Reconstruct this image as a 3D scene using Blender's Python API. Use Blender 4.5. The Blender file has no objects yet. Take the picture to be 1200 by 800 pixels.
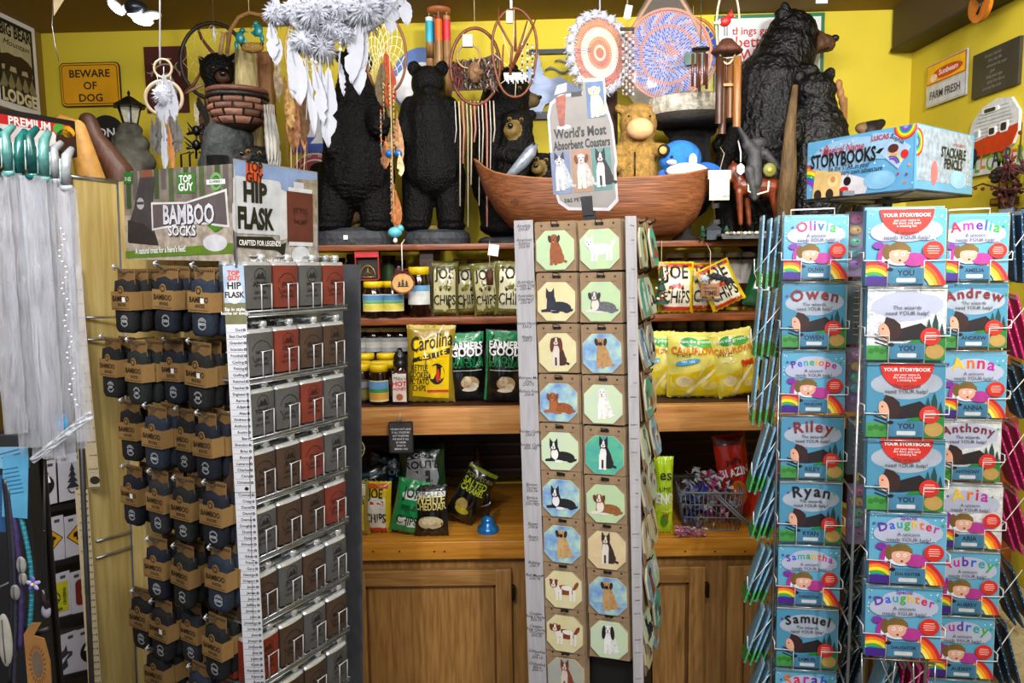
import bpy, bmesh, math, random
from math import sin, cos, pi, radians, sqrt, atan2
from mathutils import Vector, Matrix, noise
random.seed(7)
C = bpy.context.scene.collection
V = Vector
# ------------------------------------------------------------ camera
FPX = 900.0
PITCH, ROLL = radians(6.0), radians(0.8)
CAM = V((0, 0, 1.72))
FW = V((0, cos(PITCH), -sin(PITCH)))
UP0 = V((0, sin(PITCH), cos(PITCH)))
RT0 = V((1, 0, 0))
RT = RT0 * cos(ROLL) - UP0 * sin(ROLL)
UP = UP0 * cos(ROLL) + RT0 * sin(ROLL)
cd = bpy.data.cameras.new('camera')
cam = bpy.data.objects.new('camera', cd)
C.objects.link(cam)
cd.sensor_width = 36
cd.lens = 36 * FPX / 1200
cd.clip_start = 0.05
cam.matrix_world = Matrix(((RT.x, UP.x, -FW.x, 0), (RT.y, UP.y, -FW.y, 0), (RT.z, UP.z, -FW.z, CAM.z), (0, 0, 0, 1)))
sc = bpy.context.scene
sc.camera = cam
sc.view_settings.view_transform = 'Standard'
sc.view_settings.look = 'None'
sc.view_settings.gamma = 1
sc.view_settings.use_curve_mapping = False
sc.view_settings.exposure = 0.42
# ------------------------------------------------------------ world and room lights
w = bpy.data.worlds.new('world')
sc.world = w
w.use_nodes = True
w.node_tree.nodes['Background'].inputs[0].default_value = (0.82, 0.88, 1.0, 1)
w.node_tree.nodes['Background'].inputs[1].default_value = 0.34


def area(name, loc, aim, sx, sy, power, col=(1, .98, .95)):
 l = bpy.data.lights.new(name, 'AREA')
 l.shape = 'RECTANGLE'
 l.size, l.size_y, l.energy, l.color = sx, sy, power, col
 o = bpy.data.objects.new(name, l)
 C.objects.link(o)
 o.location = loc
 o.rotation_euler = (V(aim) - V(loc)).to_track_quat('-Z', 'Y').to_euler()
 return o


def spot(name, loc, aim, power, ang, blend=.6, r=.05, col=(1, .97, .93)):
 l = bpy.data.lights.new(name, 'SPOT')
 l.energy, l.spot_size, l.spot_blend, l.shadow_soft_size, l.color = power, radians(ang), blend, r, col
 o = bpy.data.objects.new(name, l)
 C.objects.link(o)
 o.location = loc
 o.rotation_euler = (V(aim) - V(loc)).to_track_quat('-Z', 'Y').to_euler()
 return o


area('added_ceiling_fill', (0.1, 0.3, 2.68), (0.25, 3.2, 1.5), 2.2, .5, 60)  # unseen area lamp added overhead to light the back of the shop
area('added_wall_fill', (0.35, 2.05, 2.70), (0.45, 3.3, 1.9), 2.6, .12, 17)  # unseen strip lamp added to brighten the back wall
spot('track_light', (0.3, 1.5, 2.66), (0.3, 3.2, 1.9), 42, 80)
spot('track_light', (-0.9, 1.3, 2.66), (-0.8, 3.3, 2.0), 24, 75)
spot('track_light', (1.0, 0.7, 2.66), (1.5, 3.2, 1.9), 85, 70)
spot('track_light', (0.9, -.3, 2.6), (0.95, 2.0, 1.2), 95, 55)
spot('track_light', (-0.5, -.3, 2.6), (-0.55, 2.0, 1.55), 65, 45)

# ------------------------------------------------------------ photo geometry helpers
def ray(px, py):
 return FW * FPX + RT * (px - 600) - UP * (py - 400)


def P(px, py, Y):
 d = ray(px, py)
 return CAM + d * (Y / d.y)


def frame(o, u, lean=0.0, leany=0.0):
 """vertical plane through o with horizontal direction u (left to right as seen); n points to the viewer"""
 u = V((u[0], u[1], 0)).normalized()
 v = V((lean, leany, 1)).normalized()
 n = u.cross(v).normalized()
 u = v.cross(n)
 return (V(o), u, v, n)


def hit(fr, px, py, off=0.0):
 o, u, v, n = fr
 d = ray(px, py)
 p0 = o + n * off
 return CAM + d * ((p0 - CAM).dot(n) / d.dot(n))


def FM(fr, p, tilt=0.0, roll=0.0, yaw=0.0):
 o, u, v, n = fr
 R = Matrix((u, -n, v)).transposed().to_4x4()
 return Matrix.Translation(p) @ R @ Matrix.Rotation(yaw, 4, 'Z') @ Matrix.Rotation(tilt, 4, 'X') @ Matrix.Rotation(roll, 4, 'Y')


def TM(p, yaw=0, tilt=0, roll=0):
 return Matrix.Translation(p) @ Matrix.Rotation(yaw, 4, 'Z') @ Matrix.Rotation(tilt, 4, 'X') @ Matrix.Rotation(roll, 4, 'Y')


# ------------------------------------------------------------ materials
def lin(h):
 h = h.lstrip('#')
 r = []
 for i in (0, 2, 4):
  c = int(h[i:i + 2], 16) / 255
  r.append(c / 12.92 if c <= .04045 else ((c + .055) / 1.055) ** 2.4)
 return r


MATS = {}


def mat(h, rough=.55, metal=0.0, var=.12, scale=30, bump=0.0, bscale=60, emit=0, alpha=1, trans=0, coat=0, stretch=(1, 1, 1), h2=None, spec=None):
 key = (h, rough, metal, var, scale, bump, bscale, emit, alpha, trans, coat, stretch, h2)
 if key in MATS:
  return MATS[key]
 m = bpy.data.materials.new('surface_' + h.strip('#'))
 m.use_nodes = True
 nt = m.node_tree
 b = nt.nodes['Principled BSDF']
 c = lin(h)
 b.inputs['Roughness'].default_value = rough
 b.inputs['Metallic'].default_value = metal
 if spec is not None:
  b.inputs['Specular IOR Level'].default_value = spec
 tc = nt.nodes.new('ShaderNodeTexCoord')
 mp = nt.nodes.new('ShaderNodeMapping')
 mp.inputs['Scale'].default_value = stretch
 nt.links.new(tc.outputs['Object'], mp.inputs[0])
 nz = nt.nodes.new('ShaderNodeTexNoise')
 nz.inputs['Scale'].default_value = scale
 nz.inputs['Detail'].default_value = 4
 nt.links.new(mp.outputs[0], nz.inputs['Vector'])
 rp = nt.nodes.new('ShaderNodeValToRGB')
 c2 = lin(h2) if h2 else [min(1, x * (1 + var)) for x in c]
 c1 = c if h2 else [x * (1 - var) for x in c]
 rp.color_ramp.elements[0].position = .35
 rp.color_ramp.elements[1].position = .65
 rp.color_ramp.elements[0].color = (*c1, 1)
 rp.color_ramp.elements[1].color = (*c2, 1)
 nt.links.new(nz.outputs['Fac'], rp.inputs[0])
 nt.links.new(rp.outputs[0], b.inputs['Base Color'])
 if bump:
  n2 = nt.nodes.new('ShaderNodeTexNoise')
  n2.inputs['Scale'].default_value = bscale
  n2.inputs['Detail'].default_value = 5
  nt.links.new(mp.outputs[0], n2.inputs['Vector'])
  bp = nt.nodes.new('ShaderNodeBump')
  bp.inputs['Strength'].default_value = bump
  bp.inputs['Distance'].default_value = .01
  nt.links.new(n2.outputs['Fac'], bp.inputs['Height'])
  nt.links.new(bp.outputs[0], b.inputs['Normal'])
 if emit:
  b.inputs['Emission Color'].default_value = (*c, 1)
  b.inputs['Emission Strength'].default_value = emit
 if alpha < 1:
  b.inputs['Alpha'].default_value = alpha
 if trans:
  b.inputs['Transmission Weight'].default_value = trans
 if coat:
  b.inputs['Coat Weight'].default_value = coat
 MATS[key] = m
 return m


def wood(h1, h2, axis='x', rough=.4, fine=14, bump=.08):
 s = {'x': (.6, 8, 8), 'z': (8, 8, .6), 'y': (8, .6, 8)}[axis]
 return mat(h1, rough=rough, h2=h2, scale=fine, stretch=s, bump=bump, bscale=fine * 2)


K = mat('#0c0c0e', .5)
WHITE = mat('#e8e8ea', .5, var=.03)
PAPER = mat('#d8d6d2', .7, var=.04)
CHROME = mat('#d4d8dc', .22, .55, var=.05)
WIRE = mat('#a9adb2', .3, .9, var=.05)
WHITEWIRE = mat('#dfe2e6', .35, .2, var=.03)
BLACKWIRE = mat('#0b0b0c', .35, .3)
KRAFT = mat('#8a7257', .8, var=.1)
YELLOWLID = mat('#e0bd10', .4, var=.05)
TWINE = mat('#b8a582', .9, var=.2)
RED = mat('#c02418', .5)
BEARBLACK = mat('#030304', .45, bump=.9, bscale=150, var=.3, scale=80, spec=.25)
SHAGGY = mat('#040405', .36, bump=.8, bscale=110, var=.3, scale=60, spec=.42)
BROWNSNOUT = mat('#4a2e1a', .6, bump=.2, bscale=150)


# ------------------------------------------------------------ mesh builder (local x right, z up, front = -y)
class MB:
 def __init__(s):
  s.v, s.f, s.m, s.mats, s.s = [], [], [], [], []

 def add(s, vs, fs, m, T=None, smooth=False):
  if m not in s.mats:
   s.mats.append(m)
  k = s.mats.index(m)
  b = len(s.v)
  s.v += [(T @ V(p)) if T is not None else V(p) for p in vs]
  s.f += [tuple(i + b for i in f) for f in fs]
  s.m += [k] * len(fs)
  s.s += [smooth] * len(fs)
  return s

 def box(s, c, sz, m, T=None, bev=0.0):
  x, y, z = sz[0] / 2, sz[1] / 2, sz[2] / 2
  c = V(c)
  if bev <= 0:
   vs = [c + V((a * x, b * y, d * z)) for a in (-1, 1) for b in (-1, 1) for d in (-1, 1)]
   fs = [(0, 1, 3, 2), (4, 6, 7, 5), (0, 4, 5, 1), (2, 3, 7, 6), (0, 2, 6, 4), (1, 5, 7, 3)]
   return s.add(vs, fs, m, T)
  bm = bmesh.new()
  bmesh.ops.create_cube(bm, size=1)
  for q in bm.verts:
   q.co = V((q.co.x * sz[0], q.co.y * sz[1], q.co.z * sz[2])) + c
  bmesh.ops.bevel(bm, geom=list(bm.edges), offset=bev, segments=2, profile=.6, affect='EDGES')
  return s.bm(bm, m, T, True)

 def bm(s, bm, m, T=None, smooth=False):
  bm.verts.index_update()
  s.add([q.co.copy() for q in bm.verts], [tuple(q.index for q in f.verts) for f in bm.faces], m, T, smooth)
  bm.free()
  return s

 def flat(s, poly, y, m, T=None):
  a = sum(poly[i][0] * poly[(i + 1) % len(poly)][1] - poly[(i + 1) % len(poly)][0] * poly[i][1] for i in range(len(poly)))
  p = poly if a > 0 else poly[::-1]
  return s.add([(q[0], y, q[1]) for q in p], [tuple(range(len(p)))], m, T)

 def prism(s, poly, y0, y1, m, T=None):
  a = sum(poly[i][0] * poly[(i + 1) % len(poly)][1] - poly[(i + 1) % len(poly)][0] * poly[i][1] for i in range(len(poly)))
  p = poly if a > 0 else poly[::-1]
  n = len(p)
  vs = [(q[0], y0, q[1]) for q in p] + [(q[0], y1, q[1]) for q in p]
  fs = [tuple(range(n)), tuple(range(2 * n - 1, n - 1, -1))] + [(i, i + n, (i + 1) % n + n, (i + 1) % n) for i in range(n)]
  return s.add(vs, fs, m, T)

 def tube(s, pts, r, m, n=6, closed=False, T=None):
  pts = [V(p) for p in pts]
  N = len(pts)
  rs = r if isinstance(r, (list, tuple)) else [r] * N
  vs, fs = [], []
  prev = None
  for i, p in enumerate(pts):
   if closed:
    t = pts[(i + 1) % N] - pts[i - 1]
   else:
    t = pts[min(i + 1, N - 1)] - pts[max(i - 1, 0)]
   t = t.normalized() if t.length > 1e-9 else V((0, 0, 1))
   if prev is None:
    a = V((0, 0, 1)) if abs(t.z) < .9 else V((1, 0, 0))
    x = t.cross(a).normalized()
   else:
    x = (prev - t * prev.dot(t))
    x = x.normalized() if x.length > 1e-6 else t.orthogonal().normalized()
   prev = x
   y = t.cross(x)
   for k in range(n):
    an = 2 * pi * k / n
    vs.append(p + (x * cos(an) + y * sin(an)) * rs[i])
  R = N if closed else N - 1
  for i in range(R):
   j = (i + 1) % N
   for k in range(n):
    l = (k + 1) % n
    fs.append((i * n + k, i * n + l, j * n + l, j * n + k))
  if not closed:
   fs.append(tuple(range(n - 1, -1, -1)))
   fs.append(tuple((N - 1) * n + k for k in range(n)))
  return s.add(vs, fs, m, T, True)

 def lathe(s, prof, m, n=20, T=None, smooth=True, a0=0, a1=2 * pi):
  full = abs(a1 - a0 - 2 * pi) < 1e-6
  q = n if full else n + 1
  vs, fs = [], []
  for r, z in prof:
   for k in range(q):
    a = a0 + (a1 - a0) * k / n
    vs.append((r * cos(a), r * sin(a), z))
  for i in range(len(prof) - 1):
   for k in range(n):
    l = (k + 1) % q
    fs.append((i * q + k, i * q + l, (i + 1) * q + l, (i + 1) * q + k))
  return s.add(vs, fs, m, T, smooth)

 def ell(s, c, r, m, T=None, n=12, R=None):
  if not isinstance(r, (tuple, list)):
   r = (r, r, r)
  bm = bmesh.new()
  bmesh.ops.create_uvsphere(bm, u_segments=n, v_segments=max(6, n * 2 // 3), radius=1)
  for q in bm.verts:
   p = V((q.co.x * r[0], q.co.y * r[1], q.co.z * r[2]))
   if R is not None:
    p = R @ p
   q.co = p + V(c)
  return s.bm(bm, m, T, True)

 def text(s, t, x, z, size, y, m, align='CENTER', bold=0.0, sx=1.0, rot=0.0, T=None, shear=0.0, fn=None):
  vs, fs = text_mesh(t, align, bold, shear)
  c, q = cos(rot), sin(rot)
  out = []
  for a, b in vs:
   a *= size * sx
   b *= size
   X, Z = x + a * c - b * q, z + a * q + b * c
   out.append(fn(X, Z) if fn else (X, y, Z))
  return s.add(out, fs, m, T)

 def mesh(s, name='mesh'):
  me = bpy.data.meshes.new(name)
  me.from_pydata([tuple(p) for p in s.v], [], s.f)
  for m in s.mats:
   me.materials.append(m)
  me.polygons.foreach_set('material_index', s.m)
  me.polygons.foreach_set('use_smooth', s.s)
  me.update()
  return me


TXT = {}


def text_mesh(t, align, bold, shear):
 key = (t, align, bold, shear)
 if key not in TXT:
  cu = bpy.data.curves.new('t', 'FONT')
  cu.body = t
  cu.align_x = align
  cu.size = 1
  cu.offset = bold
  cu.shear = shear
  cu.resolution_u = 2
  cu.space_line = .8
  o = bpy.data.objects.new('t', cu)
  C.objects.link(o)
  dg = bpy.context.evaluated_depsgraph_get()
  me = bpy.data.meshes.new_from_object(o.evaluated_get(dg))
  TXT[key] = ([(q.co.x, q.co.y) for q in me.vertices], [tuple(p.vertices) for p in me.polygons])
  bpy.data.meshes.remove(me)
  bpy.data.objects.remove(o)
  bpy.data.curves.remove(cu)
 return TXT[key]


def E2(cx, cz, rx, rz=None, rot=0, n=18, a0=0, a1=2 * pi):
 rz = rx if rz is None else rz
 full = abs(a1 - a0 - 2 * pi) < 1e-6
 out = []
 for i in range(n if full else n + 1):
  a = a0 + (a1 - a0) * i / n
  x, z = rx * cos(a), rz * sin(a)
  out.append((cx + x * cos(rot) - z * sin(rot), cz + x * sin(rot) + z * cos(rot)))
 return out


def arc2(cx, cz, r0, r1, a0, a1, n=12):
 o = [(cx + r1 * cos(a0 + (a1 - a0) * i / n), cz + r1 * sin(a0 + (a1 - a0) * i / n)) for i in range(n + 1)]
 i_ = [(cx + r0 * cos(a0 + (a1 - a0) * i / n), cz + r0 * sin(a0 + (a1 - a0) * i / n)) for i in range(n + 1)]
 return o + i_[::-1]


def R2(x0, z0, x1, z1):
 return [(x0, z0), (x1, z0), (x1, z1), (x0, z1)]


def RR(w, h, r, cx=0, cz=0, n=4):
 o = []
 for sx, sz, a in ((1, 1, 0), (-1, 1, pi / 2), (-1, -1, pi), (1, -1, 1.5 * pi)):
  for k in range(n + 1):
   b = a + pi / 2 * k / n
   o.append((cx + sx * (w / 2 - r) + r * cos(b), cz + sz * (h / 2 - r) + r * sin(b)))
 return o


def clip(poly, x0, z0, x1, z1):
 for ax, lim, sg in ((0, x0, 1), (0, x1, -1), (1, z0, 1), (1, z1, -1)):
  out = []
  for i in range(len(poly)):
   a, b = poly[i - 1], poly[i]
   da, db = (a[ax] - lim) * sg, (b[ax] - lim) * sg
   if (da >= 0) != (db >= 0):
    t = da / (da - db)
    out.append((a[0] + (b[0] - a[0]) * t, a[1] + (b[1] - a[1]) * t))
   if db >= 0:
    out.append(b)
  poly = out
  if len(poly) < 3:
   return []
 return poly


# ------------------------------------------------------------ objects
def tag(o, label, cat, group=None):
 o['label'] = label
 o['category'] = cat
 if group:
  o['group'] = group
 return o


def thing(name, label, cat, T, group=None):
 o = bpy.data.objects.new(name, None)
 o.empty_display_size = .02
 C.objects.link(o)
 o.matrix_world = T
 return tag(o, label, cat, group)


def part(name, mb, parent, T=None, label=None):
 me = mb.mesh(name) if isinstance(mb, MB) else mb
 o = bpy.data.objects.new(name, me)
 C.objects.link(o)
 o.parent = parent
 if T is not None:
  o.matrix_local = T
 if label:
  o['label'] = label
 return o


def solo(name, mb, label, cat, T=None, group=None):
 me = mb.mesh(name) if isinstance(mb, MB) else mb
 o = bpy.data.objects.new(name, me)
 C.objects.link(o)
 if T is not None:
  o.matrix_world = T
 return tag(o, label, cat, group)


def struct(name, mb):
 o = bpy.data.objects.new(name, mb.mesh(name))
 C.objects.link(o)
 o['kind'] = 'structure'
 return o


# ------------------------------------------------------------ carved and moulded figures
def sculpt(prims, m, voxel=.006, amp=.0, freq=(90, 90, 25), rules=(), origin=(0, 0, 0), smooth=2, ridge=0):
 """prims: ('e',centre,(rx,ry,rz),R) or ('c',p0,p1,r0,r1); one continuous surface; rules: (material, test(point))"""
 mb = MB()
 for p in prims:
  if p[0] == 'e':
   mb.ell(p[1], p[2], m, n=16, R=p[3] if len(p) > 3 else None)
  else:
   a, b, r0, r1 = V(p[1]), V(p[2]), p[3], p[4]
   L = (b - a).length
   N = 8
   pts, rs = [], []
   d = (b - a).normalized()
   for k in range(4):
    t = (k + .15) / 4 * pi / 2
    pts.append(a - d * r0 * cos(t)); rs.append(r0 * sin(t))
   for k in range(N + 1):
    pts.append(a + (b - a) * k / N); rs.append(r0 + (r1 - r0) * k / N)
   for k in range(4):
    t = (k + .85) / 4 * pi / 2
    pts.append(b + d * r1 * sin(t)); rs.append(r1 * cos(t))
   mb.tube(pts, [max(q, .0004) for q in rs], m, n=14)
 me = mb.mesh('t')
 o = bpy.data.objects.new('t', me)
 C.objects.link(o)
 md = o.modifiers.new('r', 'REMESH')
 md.mode = 'VOXEL'
 md.voxel_size = voxel
 if smooth:
  ms = o.modifiers.new('s', 'SMOOTH')
  ms.iterations = smooth * 2
  ms.factor = .5
 dg = bpy.context.evaluated_depsgraph_get()
 res = bpy.data.meshes.new_from_object(o.evaluated_get(dg))
 bpy.data.objects.remove(o)
 bpy.data.meshes.remove(me)
 org = V(origin)
 if amp or ridge:
  nr = [q.normal.copy() for q in res.vertices]
  for q, n in zip(res.vertices, nr):
   c = q.co
   d = noise.noise(V((c.x * freq[0], c.y * freq[1], c.z * freq[2]))) + .5 * noise.noise(V((c.x * freq[0] * 2.1, c.y * freq[1] * 2.1, c.z * freq[2] * 2.1)))
   e = 0
   if ridge:
    e = ridge * sin((c.z + .012 * noise.noise(c * 25)) * 430 + 3 * noise.noise(c * 12))
   q.co = c + n * (d * amp + e)
 for q in res.vertices:
  q.co -= org
 res.materials.clear()
 res.materials.append(m)
 for mm, _ in rules:
  res.materials.append(mm)
 for p in res.polygons:
  p.use_smooth = True
  p.material_index = 0
  c = p.center + org
  for i, (_, fn) in enumerate(rules):
   if fn(c):
    p.material_index = i + 1
 res.update()
 return res


def pxf(Y):
 """returns point(px,py,depth_px) and metres per pixel at depth Y"""
 s = Y / FPX
 return (lambda x, y, d=0: P(x, y, Y + d * s)), s


def near(c, r):
 return lambda p: (p - c).length < r
# ============================================================ THE ROOM
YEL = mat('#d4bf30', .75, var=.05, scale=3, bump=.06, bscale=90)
CEILM = mat('#8c7028', .8, var=.06, scale=4)
BROWNP = mat('#4a3a1a', .7, var=.08, scale=4)
WL, WR = P(56, 150, 3.38), P(1067, 100, 3.22)
XL, XR = WL.x, WR.x
CZ = (P(60, 38, 3.38).z + P(1060, 12, 3.22).z) / 2
wd = (V((WR.x, 3.22, 0)) - V((WL.x, 3.38, 0)))
wn = V((-wd.y, wd.x, 0)).normalized()


def slab(a, b, z0, z1, th, m, nrm):
 mb = MB()
 n = nrm * th
 a, b = V(a), V(b)
 q = [a, b, b + n, a + n]
 vs = [V((p.x, p.y, z0)) for p in q] + [V((p.x, p.y, z1)) for p in q]
 mb.add(vs, [(0, 1, 5, 4), (1, 2, 6, 5), (2, 3, 7, 6), (3, 0, 4, 7), (4, 5, 6, 7), (3, 2, 1, 0)], m)
 return mb


struct('wall_back', slab((XL - .1, 3.38 + .006, 0), (XR + .1, 3.214, 0), 0, CZ, .1, YEL, wn))
struct('wall_right', slab((XR, 3.3, 0), (XR, .2, 0), 0, CZ, .1, YEL, V((1, 0, 0))))
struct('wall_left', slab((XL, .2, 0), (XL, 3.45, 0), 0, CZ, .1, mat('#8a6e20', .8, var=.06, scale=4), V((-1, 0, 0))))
cb = MB(); cb.box(((XL + XR) / 2, 1.6, CZ + .05), (XR - XL + .3, 4.0, .1), CEILM)
struct('ceiling', cb)
fb = MB(); fb.box(((XL + XR) / 2, 1.2, -.05), (XR - XL + .3, 5.0, .1), mat('#8b7a62', .5, var=.15, scale=6))
struct('floor', fb)
sz = P(1067, 61, 3.2).z
sb = MB(); sb.box((XR - .0 - .035, 1.75, (sz + CZ) / 2), (.11, 2.9, CZ - sz), BROWNP)
sb.box((XR - .035, 1.75, sz + .006), (.125, 2.9, .012), mat('#2c2010', .6))
struct('trim_1', sb)


def yw(px):
 """depth of the back wall surface along the ray of column px"""
 t = (px - 56) / (1067 - 56)
 return 3.38 + (3.22 - 3.38) * t - .004


# ---- shelving
SHX0, SHX1 = P(72, 300, 2.8).x, P(1000, 300, 2.8).x
zt = P(620, 284, 2.8).z          # top of the top shelf
z2 = P(620, 370, 2.8).z
zb = P(620, 477, 2.55).z
zc = P(620, 634, 2.5).z
REDW = wood('#5c2a10', '#8a4a22', 'x', .35)
PINE = wood('#b47436', '#d49a5c', 'x', .4, fine=9)
OAK = wood('#8c6230', '#ac8048', 'z', .4, fine=11, bump=.05)
OAKX = wood('#8c6230', '#ac8048', 'x', .4, fine=11, bump=.05)
GOLDP = wood('#b4701c', '#d09438', 'x', .3, fine=7)
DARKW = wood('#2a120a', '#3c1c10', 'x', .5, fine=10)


def board(x0, x1, y0, y1, ztop, th, m):
 mb = MB()
 mb.box(((x0 + x1) / 2, (y0 + y1) / 2, ztop - th / 2), (x1 - x0, y1 - y0, th), m, bev=.003)
 return mb


solo('shelf_board', board(SHX0, SHX1, 2.8, 3.18, zt, .022, REDW), 'long red-brown top shelf board carrying the black bears and the canoe', 'shelf')
solo('shelf_board', board(SHX0, SHX1, 2.8, 3.18, z2, .028, REDW), 'red-brown shelf board under the big honey jars and white chip bags', 'shelf')
bt = thing('shelf_beam', 'thick pale pine beam shelf over the counter nook', 'shelf', TM((0, 0, 0)))
part('beam_front', board(SHX0, SHX1, 2.55, 2.59, zb, P(620, 477, 2.55).z - P(620, 508, 2.55).z, PINE), bt)
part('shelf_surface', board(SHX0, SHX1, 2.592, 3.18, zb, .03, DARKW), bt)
zct = zc
zce = P(620, 655, 2.5).z
ct = thing('counter', 'golden pine counter top with knotty front edge', 'counter', TM((0, 0, 0)))
part('counter_top', board(SHX0, SHX1, 2.52, 3.18, zct, .035, GOLDP), ct)
cf = board(SHX0, SHX1, 2.5, 2.518, zct + .002, zct - zce, GOLDP)
for px in (437, 468, 509, 521, 803, 838, 873):
 p = P(px, 646, 2.499)
 cf.flat(E2(p.x, p.z, .004, .003), 2.4985, mat('#4a2408', .5))
part('front_edge', cf, ct)
# uprights and back
for px, w_ in ((505, .05), (262, .04), (985, .04)):
 x = P(px, 320, 3.0).x
 for zlo, zhi in ((zc + .001, zb - .031), (zb + .001, z2 - .029), (z2 + .001, zt - .023)):
  up = MB()
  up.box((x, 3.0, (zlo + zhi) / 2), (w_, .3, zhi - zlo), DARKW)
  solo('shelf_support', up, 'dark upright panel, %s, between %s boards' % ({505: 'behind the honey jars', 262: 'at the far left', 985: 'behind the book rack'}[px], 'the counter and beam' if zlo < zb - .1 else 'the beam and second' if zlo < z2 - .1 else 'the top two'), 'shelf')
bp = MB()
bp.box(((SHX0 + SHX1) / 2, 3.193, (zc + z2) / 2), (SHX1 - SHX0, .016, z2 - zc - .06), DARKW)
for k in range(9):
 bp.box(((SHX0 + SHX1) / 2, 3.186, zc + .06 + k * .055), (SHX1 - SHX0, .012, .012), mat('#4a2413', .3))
solo('back_panel', bp, 'dark red-brown slatted panel closing the back of the counter nook', 'panel')
# ---- base cabinet
cab = thing('base_cabinet', 'oak base cabinet with framed doors under the counter', 'cabinet', TM((0, 0, 0)))
cbm = MB()
cbm.box(((SHX0 + SHX1) / 2, 2.86, (zce - .01) / 2), (SHX1 - SHX0, .64, zce - .012), OAK)
part('body', cbm, cab)


def cdoor(px0, px1, lab=None):
 x0, x1 = P(px0, 720, 2.53).x, P(px1, 720, 2.53).x
 z1 = P(600, 664, 2.53).z
 z0 = .12
 d = MB()
 wv = .055
 T = TM((x0, 2.518, 0))
 W = x1 - x0
 d.box((W / 2, .012, (z0 + z1) / 2), (W - 2 * wv + .02, .012, z1 - z0 - 2 * wv + .02), OAK, T)
 for xx in (wv / 2, W - wv / 2):
  d.box((xx, 0, (z0 + z1) / 2), (wv, .024, z1 - z0), OAK, T, bev=.003)
 for zz in (z0 + wv / 2, z1 - wv / 2):
  d.box((W / 2, 0, zz), (W - 2 * wv + .004, .023, wv), OAKX, T, bev=.003)
 d.box((W / 2, .004, z1 - wv - .006), (W - 2 * wv, .012, .008), mat('#6a4420', .4), T)
 for xx in (wv + .004, W - wv - .004):
  d.box((xx, .004, (z0 + z1) / 2), (.007, .012, z1 - z0 - 2 * wv), mat('#6a4420', .4), T)
 o = part('door', d, cab)
 h = MB()
 h.box((W + .006, -.012, z1 - .08), (.012, .02, .05), mat('#1a1410', .4, .6), T, bev=.002)
 part('hinge', h, o)
 return o


cdoor(412, 600)
cdoor(616, 824)
cdoor(850, 1040)
cdoor(215, 398)
# ============================================================ BEARS AND FIGURES ON THE TOP SHELF
FUR = dict(freq=(70, 70, 22), amp=.0022)
ROCK = mat('#2c3036', .6, bump=.5, bscale=60, var=.4, scale=25)
EYE = mat('#f2ead8', .1, coat=1)
BARK = mat('#5a4226', .8, bump=.6, bscale=50, var=.4, scale=20, stretch=(3, 3, .7))


def onshelf(px, Y):
 p = P(px, 285, Y)
 return V((p.x, Y, zt))


def bear(name, label, Y, prims, base_px, rules=(), parts=None, cat='bear statue', ridge=0, group=None, amp=.0022, m=None, voxel=.006, freq=(70, 70, 22)):
 f, s = pxf(Y)
 pr = []
 for p in prims:
  if p[0] == 'e':
   c = f(*p[1])
   r = tuple(q * s for q in p[2])
   R = Matrix.Rotation(-radians(p[3]), 3, 'Y') if len(p) > 3 else None
   pr.append(('e', c, r, R) if R else ('e', c, r))
  else:
   pr.append(('c', f(*p[1]), f(*p[2]), p[3] * s, p[4] * s))
 org = onshelf(base_px, Y)
 t = thing(name, label, cat, TM(org), group)
 rl = [(mm, near(f(*c), r * s)) for mm, c, r in rules]
 me = sculpt(pr, m or BEARBLACK, voxel=voxel, amp=amp, origin=org, rules=rl, ridge=ridge, freq=freq)
 part('body', me, t)
 if parts:
  parts(t, f, s, org)
 return t


def rockbase(t, f, s, org, x0, x1, y0=269, dep=(-34, 40)):
 """irregular stone slab from the shelf up to pixel y0"""
 mb = MB()
 a, b = f(x0, 280), f(x1, 280)
 top = f((x0 + x1) / 2, y0).z
 h = top - zt
 N = 28
 cx, cy = (a.x + b.x) / 2 - org.x, (dep[0] + dep[1]) / 2 * s
 rx, ry = (b.x - a.x) / 2, (dep[1] - dep[0]) / 2 * s
 prof = [(0, h), (.82, h), (.95, h * .8), (1, h * .4), (.98, 0)]
 vs, fs = [], []
 for r, z in prof:
  for k in range(N):
   an = 2 * pi * k / N
   ex = abs(cos(an)) ** .6 * (1 if cos(an) > 0 else -1)
   ey = abs(sin(an)) ** .6 * (1 if sin(an) > 0 else -1)
   q = 1 + .05 * noise.noise(V((ex * 3, ey * 3, z * 30 + x0)))
   vs.append((cx + rx * ex * r * q, cy + ry * ey * r * q, max(0.0005, z + (.004 * noise.noise(V((ex * 5, ey * 5, r * 4))) if z > 0 else 0))))
 for i in range(len(prof) - 1):
  for k in range(N):
   l = (k + 1) % N
   fs.append((i * N + k, (i + 1) * N + k, (i + 1) * N + l, i * N + l))
 mb.add(vs, fs, ROCK, None, False)
 return part('rock_base', mb, t)


def eyes(t, f, s, org, pts, r=1.6, m=None):
 for p in pts:
  mb = MB()
  mb.ell(f(*p) - org, r * s, m or mat('#1a0d06', .08, coat=1), n=10)
  part('eye', mb, t)


def snout(t, f, s, org, c, r, rings=()):
 mb = MB()
 mb.ell(f(*c) - org, (r * s, r * .8 * s, r * .8 * s), mat('#060405', .2, coat=.6), n=12)
 part('nose', mb, t)
 for e in rings:
  mb = MB()
  mb.ell(f(*e) - org, (2.6 * s, 1.6 * s, 2.2 * s), mat('#8a6a30', .5), n=10)
  mb.ell(f(e[0], e[1], e[2] - 1.4) - org, 1.5 * s, mat('#060404', .1, coat=1), n=10)
  part('eye', mb, t)


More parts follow.
